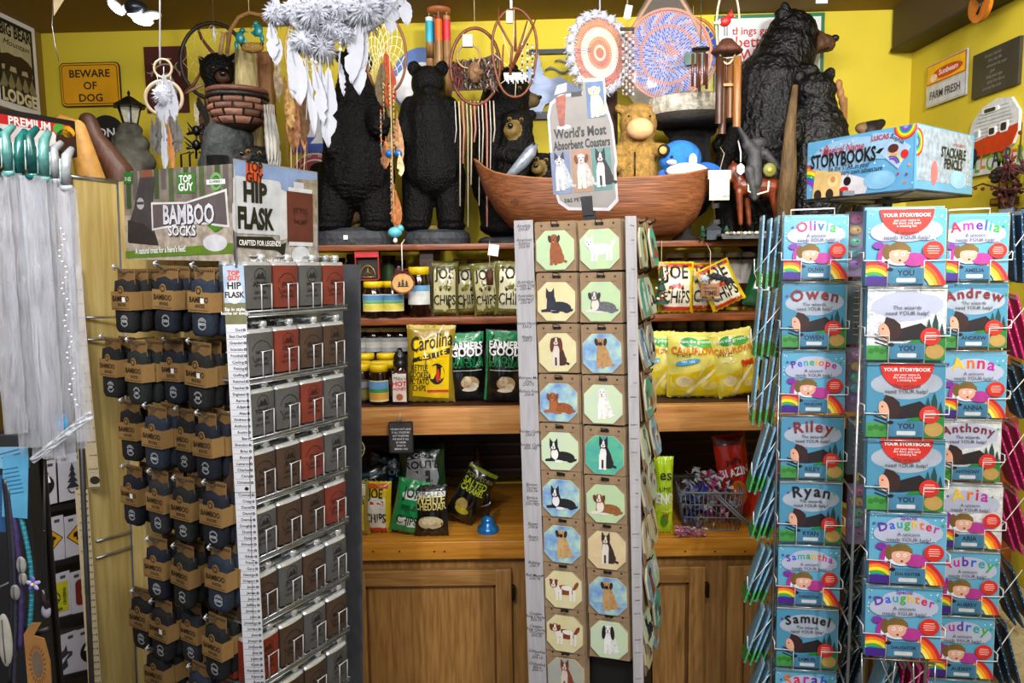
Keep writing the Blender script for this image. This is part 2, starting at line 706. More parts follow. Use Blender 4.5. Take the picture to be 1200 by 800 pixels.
# roaring bear with raised head
def _b1(t, f, s, org):
 rockbase(t, f, s, org, 371, 462, 268)
 mb = MB()
 mb.tube([f(404, 262, 10) - org, f(413, 255, 4) - org, f(424, 250, 0) - org], [9 * s, 8 * s, 7 * s], BARK, n=10)
 mb.ell(f(412, 263, 12) - org, (11 * s, 8 * s, 6 * s), mat('#8a7a3a', .9, bump=.5, bscale=90, var=.4))
 part('log', mb, t)
 mb = MB()
 c = f(405, 278, -36) - org
 mb.box(c, (.016, .001, .016), WHITE)
 part('price_sticker', mb, t)


bear('bear_statue', 'black carved bear roaring upward with rippled fur, behind the white feathers', 2.97, [
 ('c', (412, 60, 0), (415, 92, 0), 8, 18), ('e', (416, 78, 0), (17, 17, 22)), ('e', (431, 72, 0), (6, 5, 12)),
 ('e', (398, 66, 4), (6, 4, 8)), ('c', (416, 95, 0), (418, 150, 0), 20, 35), ('c', (418, 145, 0), (420, 205, 0), 36, 42),
 ('c', (390, 130, -12), (392, 175, -30), 14, 12), ('c', (436, 125, -12), (444, 148, -34), 15, 13), ('e', (446, 144, -38), (12, 10, 11)),
 ('c', (398, 205, 0), (392, 250, -8), 25, 22), ('c', (440, 205, 0), (441, 250, -8), 23, 20),
 ('e', (388, 264, -16), (21, 20, 8)), ('e', (442, 264, -16), (19, 20, 8)), ('e', (378, 215, 22), (20, 20, 26))],
 415, parts=_b1, ridge=.0016, amp=.0015, rules=[(mat('#1c1512', .5, bump=.3), (410, 52, -6), 9)])


# plain standing bear
def _b2(t, f, s, org):
 rockbase(t, f, s, org, 474, 551, 270)
 mb = MB()
 mb.ell(f(508, 268, -8) - org, (10 * s, 8 * s, 4 * s), mat('#6a5c2c', .9, bump=.5, bscale=90, var=.4))
 part('moss', mb, t)


bear('bear_statue', 'black bear statue standing upright with round ears and arms at its sides', 2.97, [
 ('e', (502, 98, 0), (20, 19, 20)), ('e', (485, 80, 0), (8, 4, 9)), ('e', (518, 80, 0), (8, 4, 9)), ('e', (503, 108, -14), (9, 12, 8)),
 ('c', (502, 110, 0), (504, 140, 0), 17, 26), ('c', (504, 140, 0), (508, 200, 0), 30, 36),
 ('c', (482, 125, -4), (474, 156, -10), 12, 11), ('c', (474, 152, -10), (484, 168, -16), 11, 9),
 ('c', (524, 125, -4), (534, 162, -8), 13, 11), ('c', (534, 160, -8), (536, 186, -12), 11, 8),
 ('c', (492, 205, 0), (489, 255, -4), 21, 17), ('c', (526, 205, 0), (528, 255, -4), 20, 16),
 ('e', (488, 265, -10), (17, 22, 7)), ('e', (529, 265, -10), (17, 22, 7))],
 510, parts=_b2, amp=.0012, rules=[])


# big bear behind the canoe, seen in profile
def _b3(t, f, s, org):
 rockbase(t, f, s, org, 560, 632, 278, (-30, 40))
 snout(t, f, s, org, (632, 114, -3), 3.2, [(609, 103, -19)])


bear('bear_statue', 'tall black bear in profile with tan snout standing behind the canoe', 3.03, [
 ('e', (597, 104, 0), (23, 21, 24)), ('e', (601, 82, -10), (7, 5, 8)), ('e', (588, 84, 12), (6, 5, 7)),
 ('c', (612, 116, 0), (625, 118, 0), 12, 8), ('c', (592, 110, 0), (588, 150, 0), 26, 34),
 ('c', (588, 150, 0), (590, 215, 0), 36, 38), ('c', (574, 150, -22), (582, 200, -30), 14, 11), ('c', (590, 210, 0), (588, 255, 0), 34, 26),
 ('e', (592, 266, -8), (30, 24, 12))],
 592, parts=_b3, amp=.0012, rules=[(mat('#5a4a26', .6, bump=.2), (626, 118, 0), 11)])


# cub in the canoe holding a fish
def _b4(t, f, s, org):
 snout(t, f, s, org, (598, 147, -25), 3.4, [(611, 140, -17), (597, 139, -17)])
 mb = MB()
 fish = [(588, 214, -30), (600, 203, -32), (612, 191, -34), (622, 178, -34), (628, 168, -34)]
 mb.tube([f(*p) - org for p in fish], [2 * s, 5 * s, 7 * s, 7 * s, 3 * s], mat('#8a93a0', .25, .3, var=.3, scale=50), n=12)
 mb.ell(f(626, 168, -41) - org, 1.6 * s, K)
 mb.add([f(588, 214, -30) - org, f(580, 208, -30) - org, f(584, 221, -30) - org], [(0, 1, 2)], mat('#8a93a0', .25, .3, var=.3, scale=50))
 part('fish', mb, t)


bear('bear_figurine', 'black bear cub with brown face hugging a silver fish in the canoe', 2.88, [
 ('e', (606, 148, 0), (19, 17, 19)), ('e', (592, 134, 4), (6, 4, 6)), ('e', (622, 135, 4), (7, 4, 7)), ('e', (600, 153, -16), (10, 8, 9)),
 ('c', (606, 165, 0), (604, 205, 4), 20, 26), ('c', (590, 180, -10), (612, 188, -26), 10, 8), ('c', (622, 178, -8), (610, 205, -26), 9, 8),
 ('c', (604, 210, 0), (604, 240, 6), 22, 20), ('c', (592, 205, -14), (601, 213, -34), 9, 8)],
 604, parts=_b4, amp=.003, rules=[(mat('#6a5420', .6, bump=.2), (600, 151, -20), 12)])


def _b5(t, f, s, org):
 snout(t, f, s, org, (628, 194, -19), 2.8, [(640, 187, -12), (629, 186, -12)])


bear('bear_figurine', 'small brown-faced bear cub head low in the canoe beside the fish cub', 2.85, [
 ('e', (636, 193, 0), (15, 13, 14)), ('e', (648, 181, 2), (5, 3, 5)), ('e', (625, 181, 2), (5, 3, 5)), ('e', (630, 198, -12), (8, 7, 7)), ('c', (640, 205, 4), (640, 235, 6), 16, 16)],
 636, parts=_b5, amp=.002, rules=[(mat('#6a5420', .6, bump=.2), (630, 197, -14), 11)])


# great bear at right and its companion
def _b6(t, f, s, org):
 eyes(t, f, s, org, [(946, 38, -17)], 2)
 mb = MB()
 mb.ell(f(978, 45, -3) - org, (5 * s, 6 * s, 4 * s), K)
 part('nose', mb, t)
 mb = MB()
 mb.tube([f(948, 62, -14) - org, f(960, 60, -12) - org, f(971, 56, -9) - org], 1.0 * s, mat('#120a08', .5), n=6)
 part('mouth', mb, t)


bear('bear_statue', 'huge black bear statue with brown snout looking right, tallest on the shelf', 3.03, [
 ('e', (928, 44, 0), (29, 27, 30)), ('c', (942, 48, 0), (969, 51, -2), 17, 9.5), ('e', (940, 34, 0), (14, 14, 10)), ('e', (920, 16, -12), (8, 5, 12)), ('e', (915, 18, 18), (7, 5, 9)),
 ('c', (922, 60, 0), (905, 105, 0), 33, 40), ('c', (905, 105, 0), (900, 175, 4), 46, 52), ('c', (900, 175, 4), (900, 262, 4), 50, 42),
 ('c', (918, 95, -24), (948, 86, -34), 15, 10), ('e', (950, 84, -36), (10, 9, 8)), ('c', (875, 130, -14), (845, 170, -20), 14, 10)],
 905, parts=_b6, m=SHAGGY, amp=.0055, freq=(60, 60, 34), rules=[(BROWNSNOUT, (970, 53, -4), 20)])


def _b7(t, f, s, org):
 mb = MB()
 mb.tube([f(932, 100, -40) - org, f(926, 150, -44) - org, f(924, 200, -42) - org, f(918, 272, -40) - org], [3 * s, 6 * s, 9 * s, 11 * s], mat('#5a4424', .7, bump=.7, bscale=60, var=.35, scale=22, stretch=(3, 3, .6)), n=12)
 part('log', mb, t)


bear('bear_statue', 'second black bear seen from behind hugging a tan log beside the huge bear', 2.81, [
 ('e', (955, 107, 0), (23, 22, 21)), ('e', (972, 88, -6), (7, 5, 9)), ('e', (938, 90, 2), (7, 5, 8)),
 ('c', (957, 118, 0), (958, 134, 0), 19, 24), ('c', (958, 150, 0), (958, 160, 0), 30, 34), ('c', (958, 160, 0), (956, 235, 0), 34, 40), ('c', (938, 132, -10), (930, 160, -20), 9, 13), ('c', (980, 135, 4), (982, 165, 0), 8, 12),
 ('c', (956, 235, 0), (956, 268, 0), 38, 36)],
 957, parts=_b7, m=SHAGGY, amp=.0055, freq=(60, 60, 34))
mb = MB()
f, s = pxf(2.98)
o = f(985, 108)
for k in range(3):
 mb.ell(f(983 + k * 2, 100 + 9 * k) - o, (4 * s, 4 * s, 7 * s), mat('#a8784a', .6, bump=.3))
mb.tube([f(989, 115) - o, V((f(990, 150).x - o.x, 0, zt - o.z))], 4 * s, mat('#a8784a', .6), n=10)
solo('carved_post', mb, 'thin tan carved post behind the second big bear', 'carving', TM(o))

# small bear head peeping over the storybook header
f, s = pxf(2.9)
bear('bear_figurine', 'small dark bear lying on its back above the storybooks header, brown paw', 2.9, [
 ('c', (1008, 150, 0), (1028, 147, 0), 6, 7), ('e', (1033, 144, 0), (5, 5, 5)), ('c', (1020, 155, 0), (1020, 190, 0), 12, 14), ('c', (1020, 190, 0), (1020, 262, 0), 14, 22)],
 1020, amp=.001, rules=[(mat('#7a5c34', .6), (1005, 150, 0), 10)], m=mat('#1c1816', .6))


# bear with basket on the left
def _b8(t, f, s, org):
 eyes(t, f, s, org, [(250, 79, -17), (266, 80, -17)], 2.0, mat('#3a2410', .1, coat=1))
 mb = MB()
 mb.ell(f(261, 86, -25) - org, (4 * s, 3 * s, 3 * s), mat('#1c1416', .2))
 part('nose', mb, t)


def _basket():
 f, s = pxf(2.78)
 c = f(280, 150)
 t = thing('woven_basket', 'brown resin basket with brick-like weave and dark rim held by the stump bear', 'basket', TM(c))
 mb = MB()
 R = [(3, -4), (17, -3), (26, 5), (31, 18), (32, 32), (31, 42)]
 dark = mat('#1c0e08', .7)
 mb.lathe([(r * s * .96, z * s) for r, z in R] + [(27 * s, 40 * s), (24 * s, 20 * s), (3 * s, 6 * s)], dark, n=32)
 for j, (z0, z1) in enumerate(((2, 9), (9.8, 16.5), (17.3, 23.5), (24.3, 30))):
  n = 9
  for k in range(n):
   a0 = 2 * pi * (k + (j % 2) * .5) / n + .04
   a1 = a0 + 2 * pi / n - .09
   rr = lambda z: (17 + (z + 3) * 1.15 if z < 5 else 26 + (z - 5) * .4 if z < 18 else 31.2 + (z - 18) * .05)
   mb.lathe([(rr(z0) * s, z0 * s), ((rr(z0) + 1.6) * s, (z0 + 1) * s), ((rr(z1) + 1.6) * s, (z1 - 1) * s), (rr(z1) * s, z1 * s)],
                     [mat('#6e4838', .6, bump=.5), mat('#845c48', .6, bump=.5), mat('#5a3a2c', .6, bump=.5)][(k + j) % 3], n=3, a0=a0, a1=a1)
 part('weave', mb, t)
 mb = MB()
 for z, r, m_ in ((33, 32.5, '#15100e'), (39, 32, '#6a4434')):
  mb.tube([(r * s * cos(a), r * s * sin(a), z * s) for a in [2 * pi * k / 32 for k in range(32)]], 3.0 * s, mat(m_, .5, bump=.4), n=8, closed=True)
 part('rim', mb, t)


bear('bear_statue', 'black bear with pointed ears peeking from a stump over the woven basket', 2.99, [
 ('e', (256, 84, 0), (21, 18, 21)), ('c', (243, 80, 2), (234, 67, 2), 8, 2.5), ('c', (268, 76, 2), (276, 63, 2), 8, 2.5), ('e', (261, 90, -15), (9, 9, 8)),
 ('c', (258, 100, 4), (262, 130, 6), 17, 16), ('c', (262, 130, 8), (282, 200, 8), 17, 26), ('c', (282, 200, 8), (282, 265, 8), 28, 34), ('c', (254, 110, -6), (258, 170, -6), 9, 6)],
 270, parts=_b8, amp=.0015, rules=[(BROWNSNOUT, (260, 92, -20), 8)])
_basket()
f, s = pxf(2.93)
mb = MB()
o = V((f(291, 200).x, 2.93, zt))
mb.tube([f(291, 262) - o, f(291, 150) - o, f(288, 100) - o, f(287, 60) - o], [20 * s, 16 * s, 12 * s, 11 * s], mat('#b8a878', .8, bump=.6, bscale=60, var=.3, scale=20, stretch=(3, 3, .6)), n=12)
solo('wood_stump', mb, 'pale cream weathered log rising beside the basket bear', 'log', TM(o))
mb = MB()
mb.box((f(308, 90) - f(300, 90)) + V((0, .02, .14)) + V((f(300, 300).x - f(300, 300).x, 0, 0)), (.001, .001, .001), WHITE)
mb = MB()
o = V((f(308, 200).x, 3.02, zt))
zt1, zt0 = P(308, 62, 3.02).z - zt, 0
mb.box((0, 0, zt1 / 2), (.056, .05, zt1), mat('#7a4f24', .6, bump=.4, bscale=40, stretch=(3, 3, .6)), bev=.006)
mb.box((-.024, -.027, zt1 / 2), (.004, .004, zt1), mat('#b89a88', .5))
solo('carved_post', mb, 'square orange-brown wooden post beside the pale log', 'carving', TM(o))


# little dark bear resting its chin below the basket
def _b9(t, f, s, org):
 snout(t, f, s, org, (284, 180, -17), 3, [(291, 177, -14), (304, 179, -14)])


bear('bear_figurine', 'small shiny black bear head under the basket facing left', 2.75, [
 ('e', (300, 184, 0), (17, 14, 13)), ('c', (296, 190, -4), (288, 186, -12), 9, 7), ('e', (322, 183, 2), (6, 5, 7)), ('e', (315, 172, 4), (5, 4, 5)), ('c', (305, 195, 4), (305, 262, 6), 16, 24)],
 304, parts=_b9, amp=.001, rules=[(mat('#2e2014', .5), (286, 183, -12), 9)])
f, s = pxf(2.80)
mb = MB()
o = V((f(270, 200).x, 2.80, zt))
solo('rock_stump', sculpt([('c', f(268, 165), f(262, 262), 28 * s, 36 * s), ('e', f(262, 200), (30 * s, 24 * s, 30 * s))], mat('#2a2e2e', .8, bump=.7, bscale=60, var=.5, scale=30), voxel=.008, amp=.003, origin=o),
     'dark grey textured stump beneath the woven basket', 'stump', TM(o))

# ---- stone lantern figure
f, s = pxf(2.95)
o = V((f(153, 190).x, 2.95, zt))
t = thing('garden_lantern', 'black post lantern with glass panes on piled grey stone-look base', 'lantern', TM(o))
st = mat('#4c4a40', .8, bump=.6, bscale=50, var=.35, scale=25)
part('stone_base', sculpt([('e', f(152, 152), (14 * s, 12 * s, 9 * s)), ('e', f(146, 166), (14 * s, 12 * s, 12 * s)), ('e', f(160, 170), (15 * s, 12 * s, 13 * s)), ('e', f(150, 184), (20 * s, 14 * s, 13 * s)),
                          ('e', f(166, 190), (16 * s, 14 * s, 14 * s)), ('c', f(152, 190), f(152, 262), 22 * s, 30 * s), ('e', f(138, 176), (9 * s, 9 * s, 12 * s))], st, voxel=.007, amp=.003, origin=o), t)
zc_ = lambda y: f(152, y).z - zt
X0 = f(152, 130).x - o.x
Lm = Matrix.Translation((X0, 0, 0))
mb = MB()
mb.lathe([(.5 * s, zc_(106)), (2 * s, zc_(109)), (1 * s, zc_(112)), (6 * s, zc_(115)), (11 * s, zc_(119)), (19 * s, zc_(124)), (19 * s, zc_(126)), (0, zc_(125))], mat('#0f1114', .4, .4), n=6, T=Lm, smooth=False)
part('roof', mb, t)
mb = MB()
for k in range(6):
 a = 2 * pi * k / 6
 mb.tube([(X0 + 13 * s * cos(a), 13 * s * sin(a), zc_(126)), (X0 + 8 * s * cos(a), 8 * s * sin(a), zc_(146))], .8 * s, mat('#0f1114', .4, .4), n=6)
mb.lathe([(9 * s, zc_(145)), (9 * s, zc_(148)), (0, zc_(148))], mat('#0f1114', .4, .4), n=6, T=Lm)
part('cage', mb, t)
mb = MB()
mb.lathe([(11.5 * s, zc_(127)), (7.5 * s, zc_(145))], mat('#e0e6e8', .05, alpha=.3), n=6, T=Lm, smooth=False)
part('glass', mb, t)
mb = MB()
mb.lathe([(0, zc_(130)), (3 * s, zc_(132)), (3.4 * s, zc_(140)), (0, zc_(143))], mat('#e8e8ea', .2), n=12, T=Lm)
part('bulb', mb, t)

# ---- carved leather boots / moccasin forms left
f, s = pxf(2.75)
o = V((f(110, 190).x, 2.75, zt))
solo('carved_club', sculpt([('c', f(103, 142), f(112, 165), 10 * s, 11 * s), ('c', f(112, 165), f(140, 205), 12 * s, 17 * s), ('c', f(140, 205), f(140, 262), 17 * s, 20 * s), ('e', f(99, 141), (6 * s, 6 * s, 5 * s))],
     mat('#4a2a1a', .55, bump=.3, bscale=40, var=.2), voxel=.006, origin=o), 'dark brown curved wooden carving behind the sock rack', 'carving', TM(o))
f, s = pxf(2.65)
o = V((f(90, 190).x, 2.65, zt))
solo('carved_club', sculpt([('c', f(72, 142), f(90, 150), 8 * s, 9 * s), ('c', f(90, 150), f(108, 215), 10 * s, 16 * s), ('c', f(108, 215), f(110, 262), 16 * s, 18 * s)],
     mat('#b07f38', .6, bump=.3, bscale=40, var=.15), voxel=.006, origin=o), 'light tan curved wooden carving left of the dark brown one', 'carving', TM(o))

# ---- canoe
f, s = pxf(2.86)


def canoe():
 stations = [(556, 187, 191, .02), (560, 191, 204, .18), (568, 199, 226, .36), (580, 206, 247, .55), (596, 211, 266, .75), (625, 215, 277, .92), (665, 217, 280, 1), (710, 216, 280, 1),
    (755, 214, 280, .98), (792, 210, 277, .85), (812, 205, 262, .65), (825, 201, 235, .42), (832, 198, 203, .06)]
 o = onshelf(695, 2.86)
 t = thing('wooden_canoe', 'long brown carved wooden canoe holding soft toys and bear cubs', 'canoe', TM(o))
 W = 62 * s
 mw = mat('#8a5230', .5, h2='#6a3c20', scale=16, stretch=(.5, 3, 7), bump=.35, bscale=22)
 mb = MB()
 n = 14
 for inner in (0, 1):
  vs, fs = [], []
  for px, sh, kl, wf in stations:
   a, b = f(px, sh), f(px, kl)
   top, bot = a.z - o.z, max(b.z - o.z, .001)
   if inner:
    bot += .015
    wf = max(wf - .12, .01)
    if bot > top - .002:
     bot = top - .002
   for k in range(n + 1):
    q = pi * k / n
    yy = -cos(q) * W * wf
    zz = top - (top - bot) * sin(q) ** .55
    vs.append((a.x - o.x, yy, zz))
  for i in range(len(stations) - 1):
   for k in range(n):
    q = (i * (n + 1) + k, (i + 1) * (n + 1) + k, (i + 1) * (n + 1) + k + 1, i * (n + 1) + k + 1)
    fs.append(q if not inner else q[::-1])
  mb.add(vs, fs, mw, None, True)
 part('hull', mb, t)
 mb = MB()
 for sd in (-1, 1):
  mb.tube([(f(px, sh).x - o.x, sd * W * max(wf - .05, .01), f(px, sh).z - o.z) for px, sh, kl, wf in stations], .006, mat('#9a6238', .5, bump=.3), n=6)
 part('gunwale', mb, t)
 mb = MB()
 kn = f(603, 240) - o
 mb.tube([(kn.x + .011 * cos(a), -W * .80 - .002, kn.z + .008 * sin(a)) for a in [2 * pi * k / 14 for k in range(14)]], .0012, mat('#3e200e', .6), n=5, closed=True)
 part('knot', mb, t)


canoe()


# ---- soft toys in the canoe
def plush(label, Y, prims, base_px, m, rules, parts, cat='soft toy', amp=.0015, name='plush_toy'):
 return bear(name, label, Y, prims, base_px, rules=rules, parts=parts, cat=cat, amp=amp, m=m, freq=(120, 120, 120), voxel=.005)


def _p1(t, f, s, org):
 mb = MB()
 mb.ell(f(750, 151, -26) - org, (15 * s, 11 * s, 12 * s), mat('#d8a877', .8, bump=.2, bscale=200), n=18)
 part('muzzle', mb, t)
 eyes(t, f, s, org, [(737, 136, -22), (762, 136, -22)], 1.4)
 mb = MB()
 mb.ell(f(778, 176, -24) - org, (7 * s, 3 * s, 7 * s), mat('#14100c', .8))
 mb.ell(f(777, 176, -27) - org, (4.4 * s, 2 * s, 4.4 * s), mat('#c9a258', .8))
 part('paw_pad', mb, t)
 mb = MB()
 mb.tube([f(744, 178, -22) - org, f(744, 206, -24) - org], .9 * s, K)
 part('zip', mb, t)


plush('tan furry plush toy with big round peach muzzle sitting in the canoe', 2.87, [
 ('e', (748, 145, 0), (22, 20, 24)), ('c', (732, 130, 0), (725, 127, -4), 6, 5), ('c', (762, 128, 0), (769, 125, -4), 6, 5),
 ('c', (746, 165, 0), (746, 215, 2), 20, 25), ('c', (764, 175, -8), (776, 176, -18), 8, 8), ('c', (728, 175, -4), (724, 195, -10), 8, 8), ('c', (746, 215, 2), (746, 245, 4), 24, 24)],
 746, mat('#9c7838', .95, bump=.7, bscale=160, var=.3, scale=60), [], _p1)


def _p2(t, f, s, org):
 eyes(t, f, s, org, [(787, 184, -27)], 1.8, K)
 mb = MB()
 mb.ell(f(805, 200, -20) - org, (24 * s, 9 * s, 9 * s), mat('#d6d8dc', .9, bump=.3, bscale=200), n=16)
 mb.ell(f(787, 190, -23) - org, (6 * s, 4 * s, 3 * s), mat('#d6d8dc', .9), n=12)
 mb.ell(f(812, 188, -23) - org, (5 * s, 4 * s, 8 * s), mat('#d6d8dc', .9), n=12)
 part('belly', mb, t)
 mb = MB()
 mb.ell(f(832, 197, -14) - org, (14 * s, 5 * s, 6 * s), mat('#1f5fc4', .9, bump=.4, bscale=200), R=Matrix.Rotation(.25, 3, 'Y'))
 mb.ell(f(776, 206, -14) - org, (5 * s, 4 * s, 7 * s), mat('#1f5fc4', .9, bump=.4, bscale=200))
 part('fin', mb, t)


plush('bright blue and white plush dolphin leaning out of the canoe', 2.84, [
 ('e', (797, 186, 0), (25, 20, 21)), ('c', (797, 195, 0), (810, 225, 6), 20, 16)], 800, mat('#2a78d0', .9, bump=.5, bscale=200, var=.15), [], _p2)
plush('black fluffy plush bear with its head under the slab bowl', 2.96, [
 ('e', (808, 165, 0), (24, 18, 22)), ('e', (785, 152, 0), (8, 6, 8)), ('e', (832, 152, 0), (8, 6, 8)), ('c', (808, 185, 0), (808, 230, 0), 24, 26)], 808,
 mat('#0c0c0e', .95, bump=.6, bscale=160), [], None)

# ---- slab bowl on black post
f, s = pxf(2.92)
o = V((f(808, 200).x, 2.92, zt))
t = thing('birdbath', 'grey-white rough edged stone-look dish standing above the black plush bear', 'birdbath', TM(o))
mb = MB()
H = f(808, 145).z - zt
mb.lathe([(0, H + 12 * s), (40 * s, H + 11 * s), (48 * s, H + 26 * s), (52 * s, H + 24 * s), (53 * s, H + 10 * s), (48 * s, H + 5 * s)], mat('#b0aa9c', .8, bump=.9, bscale=70, var=.3, scale=40), n=36)
mb.lathe([(50 * s, H + 7 * s), (49 * s, H + 1 * s), (40 * s, H - 3 * s), (0, H - 4 * s)], mat('#2e2a26', .8, bump=.5), n=36)
part('dish', mb, t)
mb = MB()
mb.lathe([(0, 0), (16 * s, 0), (16 * s, .01), (7 * s, .03), (7 * s, H - 3 * s)], mat('#2e2a26', .8, bump=.5), n=20, T=Matrix.Translation((0, .06, 0)))
part('pedestal', mb, t)
f, s = pxf(2.9)
mb = MB()
o = V((f(852, 230).x, 2.93, zt))
solo('black_column', sculpt([('c', f(866, 130, 4), f(852, 175, 4), 9 * s, 10 * s), ('c', f(852, 175, 4), f(846, 205, 4), 11 * s, 10 * s), ('c', f(846, 205, 4), V((f(852, 262, 4).x, f(852, 262, 4).y, zt + .03)), 11 * s, 12 * s)],
     BEARBLACK, origin=o, amp=.0015), 'smooth black leaning bear arm between the blue dolphin and the horse rider', 'statue', TM(o))


# ---- cowboy on horse
def rider():
 f, s = pxf(2.74)
 o = onshelf(885, 2.74)
 t = thing('cowboy_figurine', 'brown horse with slumped grey cowboy rider figurine and white tag', 'figurine', TM(o))
 hm = mat('#6a2c14', .35, var=.35, scale=35)
 me = sculpt([('c', (f(870, 218)), f(905, 220), 11 * s, 12 * s), ('c', f(868, 216), f(860, 200), 9 * s, 7 * s), ('c', f(860, 198), f(855, 210, -2), 7 * s, 4 * s), ('c', f(866, 225, -5), f(868, 262, -5), 4.5 * s, 2.6 * s),
                 ('c', f(875, 225, 6), f(878, 262, 6), 4.5 * s, 2.6 * s), ('c', f(905, 222, -5), f(912, 262, -3), 6 * s, 2.8 * s), ('c', f(912, 224, 6), f(916, 262, 6), 6 * s, 2.8 * s), ('e', f(859, 192), (2 * s, 2 * s, 4 * s))],
    hm, voxel=.003, origin=o, rules=[])
 part('horse', me, t)
 gm = mat('#38383a', .6, bump=.4, bscale=80, var=.35)
 me = sculpt([('c', f(884, 214, -8), f(884, 180, -4), 9 * s, 8 * s), ('c', f(886, 182), f(876, 170, -4), 9 * s, 7 * s), ('c', f(876, 168, -6), f(866, 150, -8), 5 * s, 2.5 * s), ('e', f(888, 168), (11 * s, 7 * s, 7 * s)),
                 ('c', f(896, 180, -4), f(914, 198, -6), 6 * s, 3 * s), ('c', f(878, 200, -12), f(884, 232, -13), 6 * s, 4 * s), ('e', f(884, 226, -10), (7 * s, 6 * s, 8 * s))], gm, voxel=.003, origin=o)
 part('rider', me, t)
 mb = MB()
 mb.ell(f(902, 199, -14) - o, (8 * s, 3 * s, 8 * s), mat('#6a6a2c', .5), n=14)
 mb.ell(f(902, 199, -17) - o, (3 * s, 2 * s, 3 * s), mat('#b0a040', .4), n=10)
 part('shield', mb, t)
 mb = MB()
 mb.tube([f(877, 212, -13) - o, f(877, 224, -14) - o, f(886, 228, -15) - o, f(900, 224, -14) - o, f(901, 212, -13) - o], 1.2 * s, mat('#d8ccb0', .6))
 part('saddle_trim', mb, t)
 mb = MB()
 mb.tube([f(915, 214) - o, f(920, 225) - o, f(917, 245) - o], [4 * s, 6 * s, 1.5 * s], mat('#3a3c40', .6, bump=.5, bscale=90), n=8)
 part('horse_tail', mb, t)
 mb = MB()
 N = 26
 a0, a1 = f(842, 270).x - o.x, f(922, 270).x - o.x
 for i in range(3):
  mb.prism([(a0 + (a1 - a0) * k / N, .002 + i * .008 + (.004 * noise.noise(V((k * .7, i, 0))))) for k in range(N + 1)] + [(a1, 0), (a0, 0)], -.06 + i * .01, .06 - i * .01, mat('#4c4e4e', .7, bump=.5, bscale=60, var=.3))
 for k in range(16):
  mb.ell((a0 + .02 + (a1 - a0 - .04) * k / 16, -.045 + .02 * random.random(), .02), (.008, .007, .006), mat(['#b0a890', '#7a7468', '#c8bfa8'][k % 3], .7), n=8)
 part('pebble_base', mb, t)
 mb = MB()
 c = f(868, 198, -22) - o
 mb.flat([(c.x + .016 * cos(pi / 6 + a * pi / 3) * .9, c.z + .020 * sin(pi / 6 + a * pi / 3)) for a in range(6)], c.y, WHITE)
 mb.tube([f(865, 165, -14) - o, f(868, 178, -22) - o, f(868, 190, -22) - o], .8 * s, WHITE, n=5)
 part('hang_tag', mb, t)


rider()
mb = MB()
f, s = pxf(2.72)
o = f(843, 221)
mb.box((0, 0, 0), (23 * s, .002, 26 * s), mat('#d8d4b8', .6))
mb.box((0, .001, 16 * s), (26 * s, .002, 10 * s), mat('#e0dcae', .6))
for k in range(5):
 mb.box((4 * s + k * 1.6 * s, -.0013, -9 * s), (.8 * s, .0006, 3 * s), K)
mb.tube([(0, .0, 20 * s), (6 * s, .01, 40 * s), (2 * s, .02, 48 * s)], .5 * s, TWINE, n=5)
solo('price_card', mb, 'pale yellow card tag hanging between the canoe and the horse rider', 'tag', TM(o))
# small village ornament at the end of the shelf
f, s = pxf(2.73)
o = onshelf(832, 2.78)
t = thing('cottage_ornament', 'small dark cottage and evergreen ornament under the canoe tip', 'ornament', TM(o))
mb = MB()
g = mat('#3a4048', .8, bump=.5)
mb.box((.01, 0, .018), (.05, .03, .036), g)
mb.prism([(-.02, .036), (.04, .036), (.01, .06)], -.018, .018, mat('#20242a', .8, bump=.5))
part('house', mb, t)
for dx in (-.03, .055):
 mb = MB()
 mb.lathe([(.002, .05), (.012, .03), (.006, .03), (.016, .012), (.004, .012), (.004, 0)], mat('#1c4a30', .8, bump=.5), n=10, T=Matrix.Translation((dx, -.01, 0)))
 part('tree', mb, t)
o = onshelf(846, 2.9)
t = thing('signpost_figurine', 'little weathered signpost figurine beside the horse', 'figurine', TM(o))
mb = MB()
mb.tube([(0, 0, 0), (0, 0, .16)], .006, mat('#5a4a34', .8, bump=.4), n=8)
for k in range(4):
 mb.box((.004 * (-1) ** k, -.008, .04 + .03 * k), (.05, .006, .018), mat('#4e4a44', .8, bump=.4), T=Matrix.Rotation(.1 * (-1) ** k, 4, 'Y'))
part('post', mb, t)
# ============================================================ SIGNS ON THE WALLS
BACKF = frame((XL, 3.378, 0), wd)
LEFTF = frame((XL, 1.0, 0), (0, 1, 0))
RIGHTF = frame((XR, 1.0, 0), (0, -1, 0))


def sign(fr, px0, py0, px1, py1, off=.012, name='wall_sign', label='', cat='sign', th=.008, tilt=0, roll=0, edge=None):
 """returns thing and its half size; local origin at the centre"""
 a, b = hit(fr, px0, py0, off), hit(fr, px1, py1, off)
 c = (a + b) / 2
 o, u, v, n = fr
 wdt, hgt = abs((b - a).dot(u)), abs((b - a).dot(v))
 if edge is not None:
  ta, tb = hit(fr, edge, py0, off), hit(fr, edge, py1, off)
  hgt = abs(ta.z - tb.z)
  c.z = (ta.z + tb.z) / 2
 return thing(name, label, cat, FM(fr, c, tilt, roll)), wdt, hgt


def panel(w_, h_, th, m, r=.0, y=0.0):
 mb = MB()
 mb.prism(RR(w_, h_, r) if r else R2(-w_ / 2, -h_ / 2, w_ / 2, h_ / 2), y, y + th, m)
 return mb


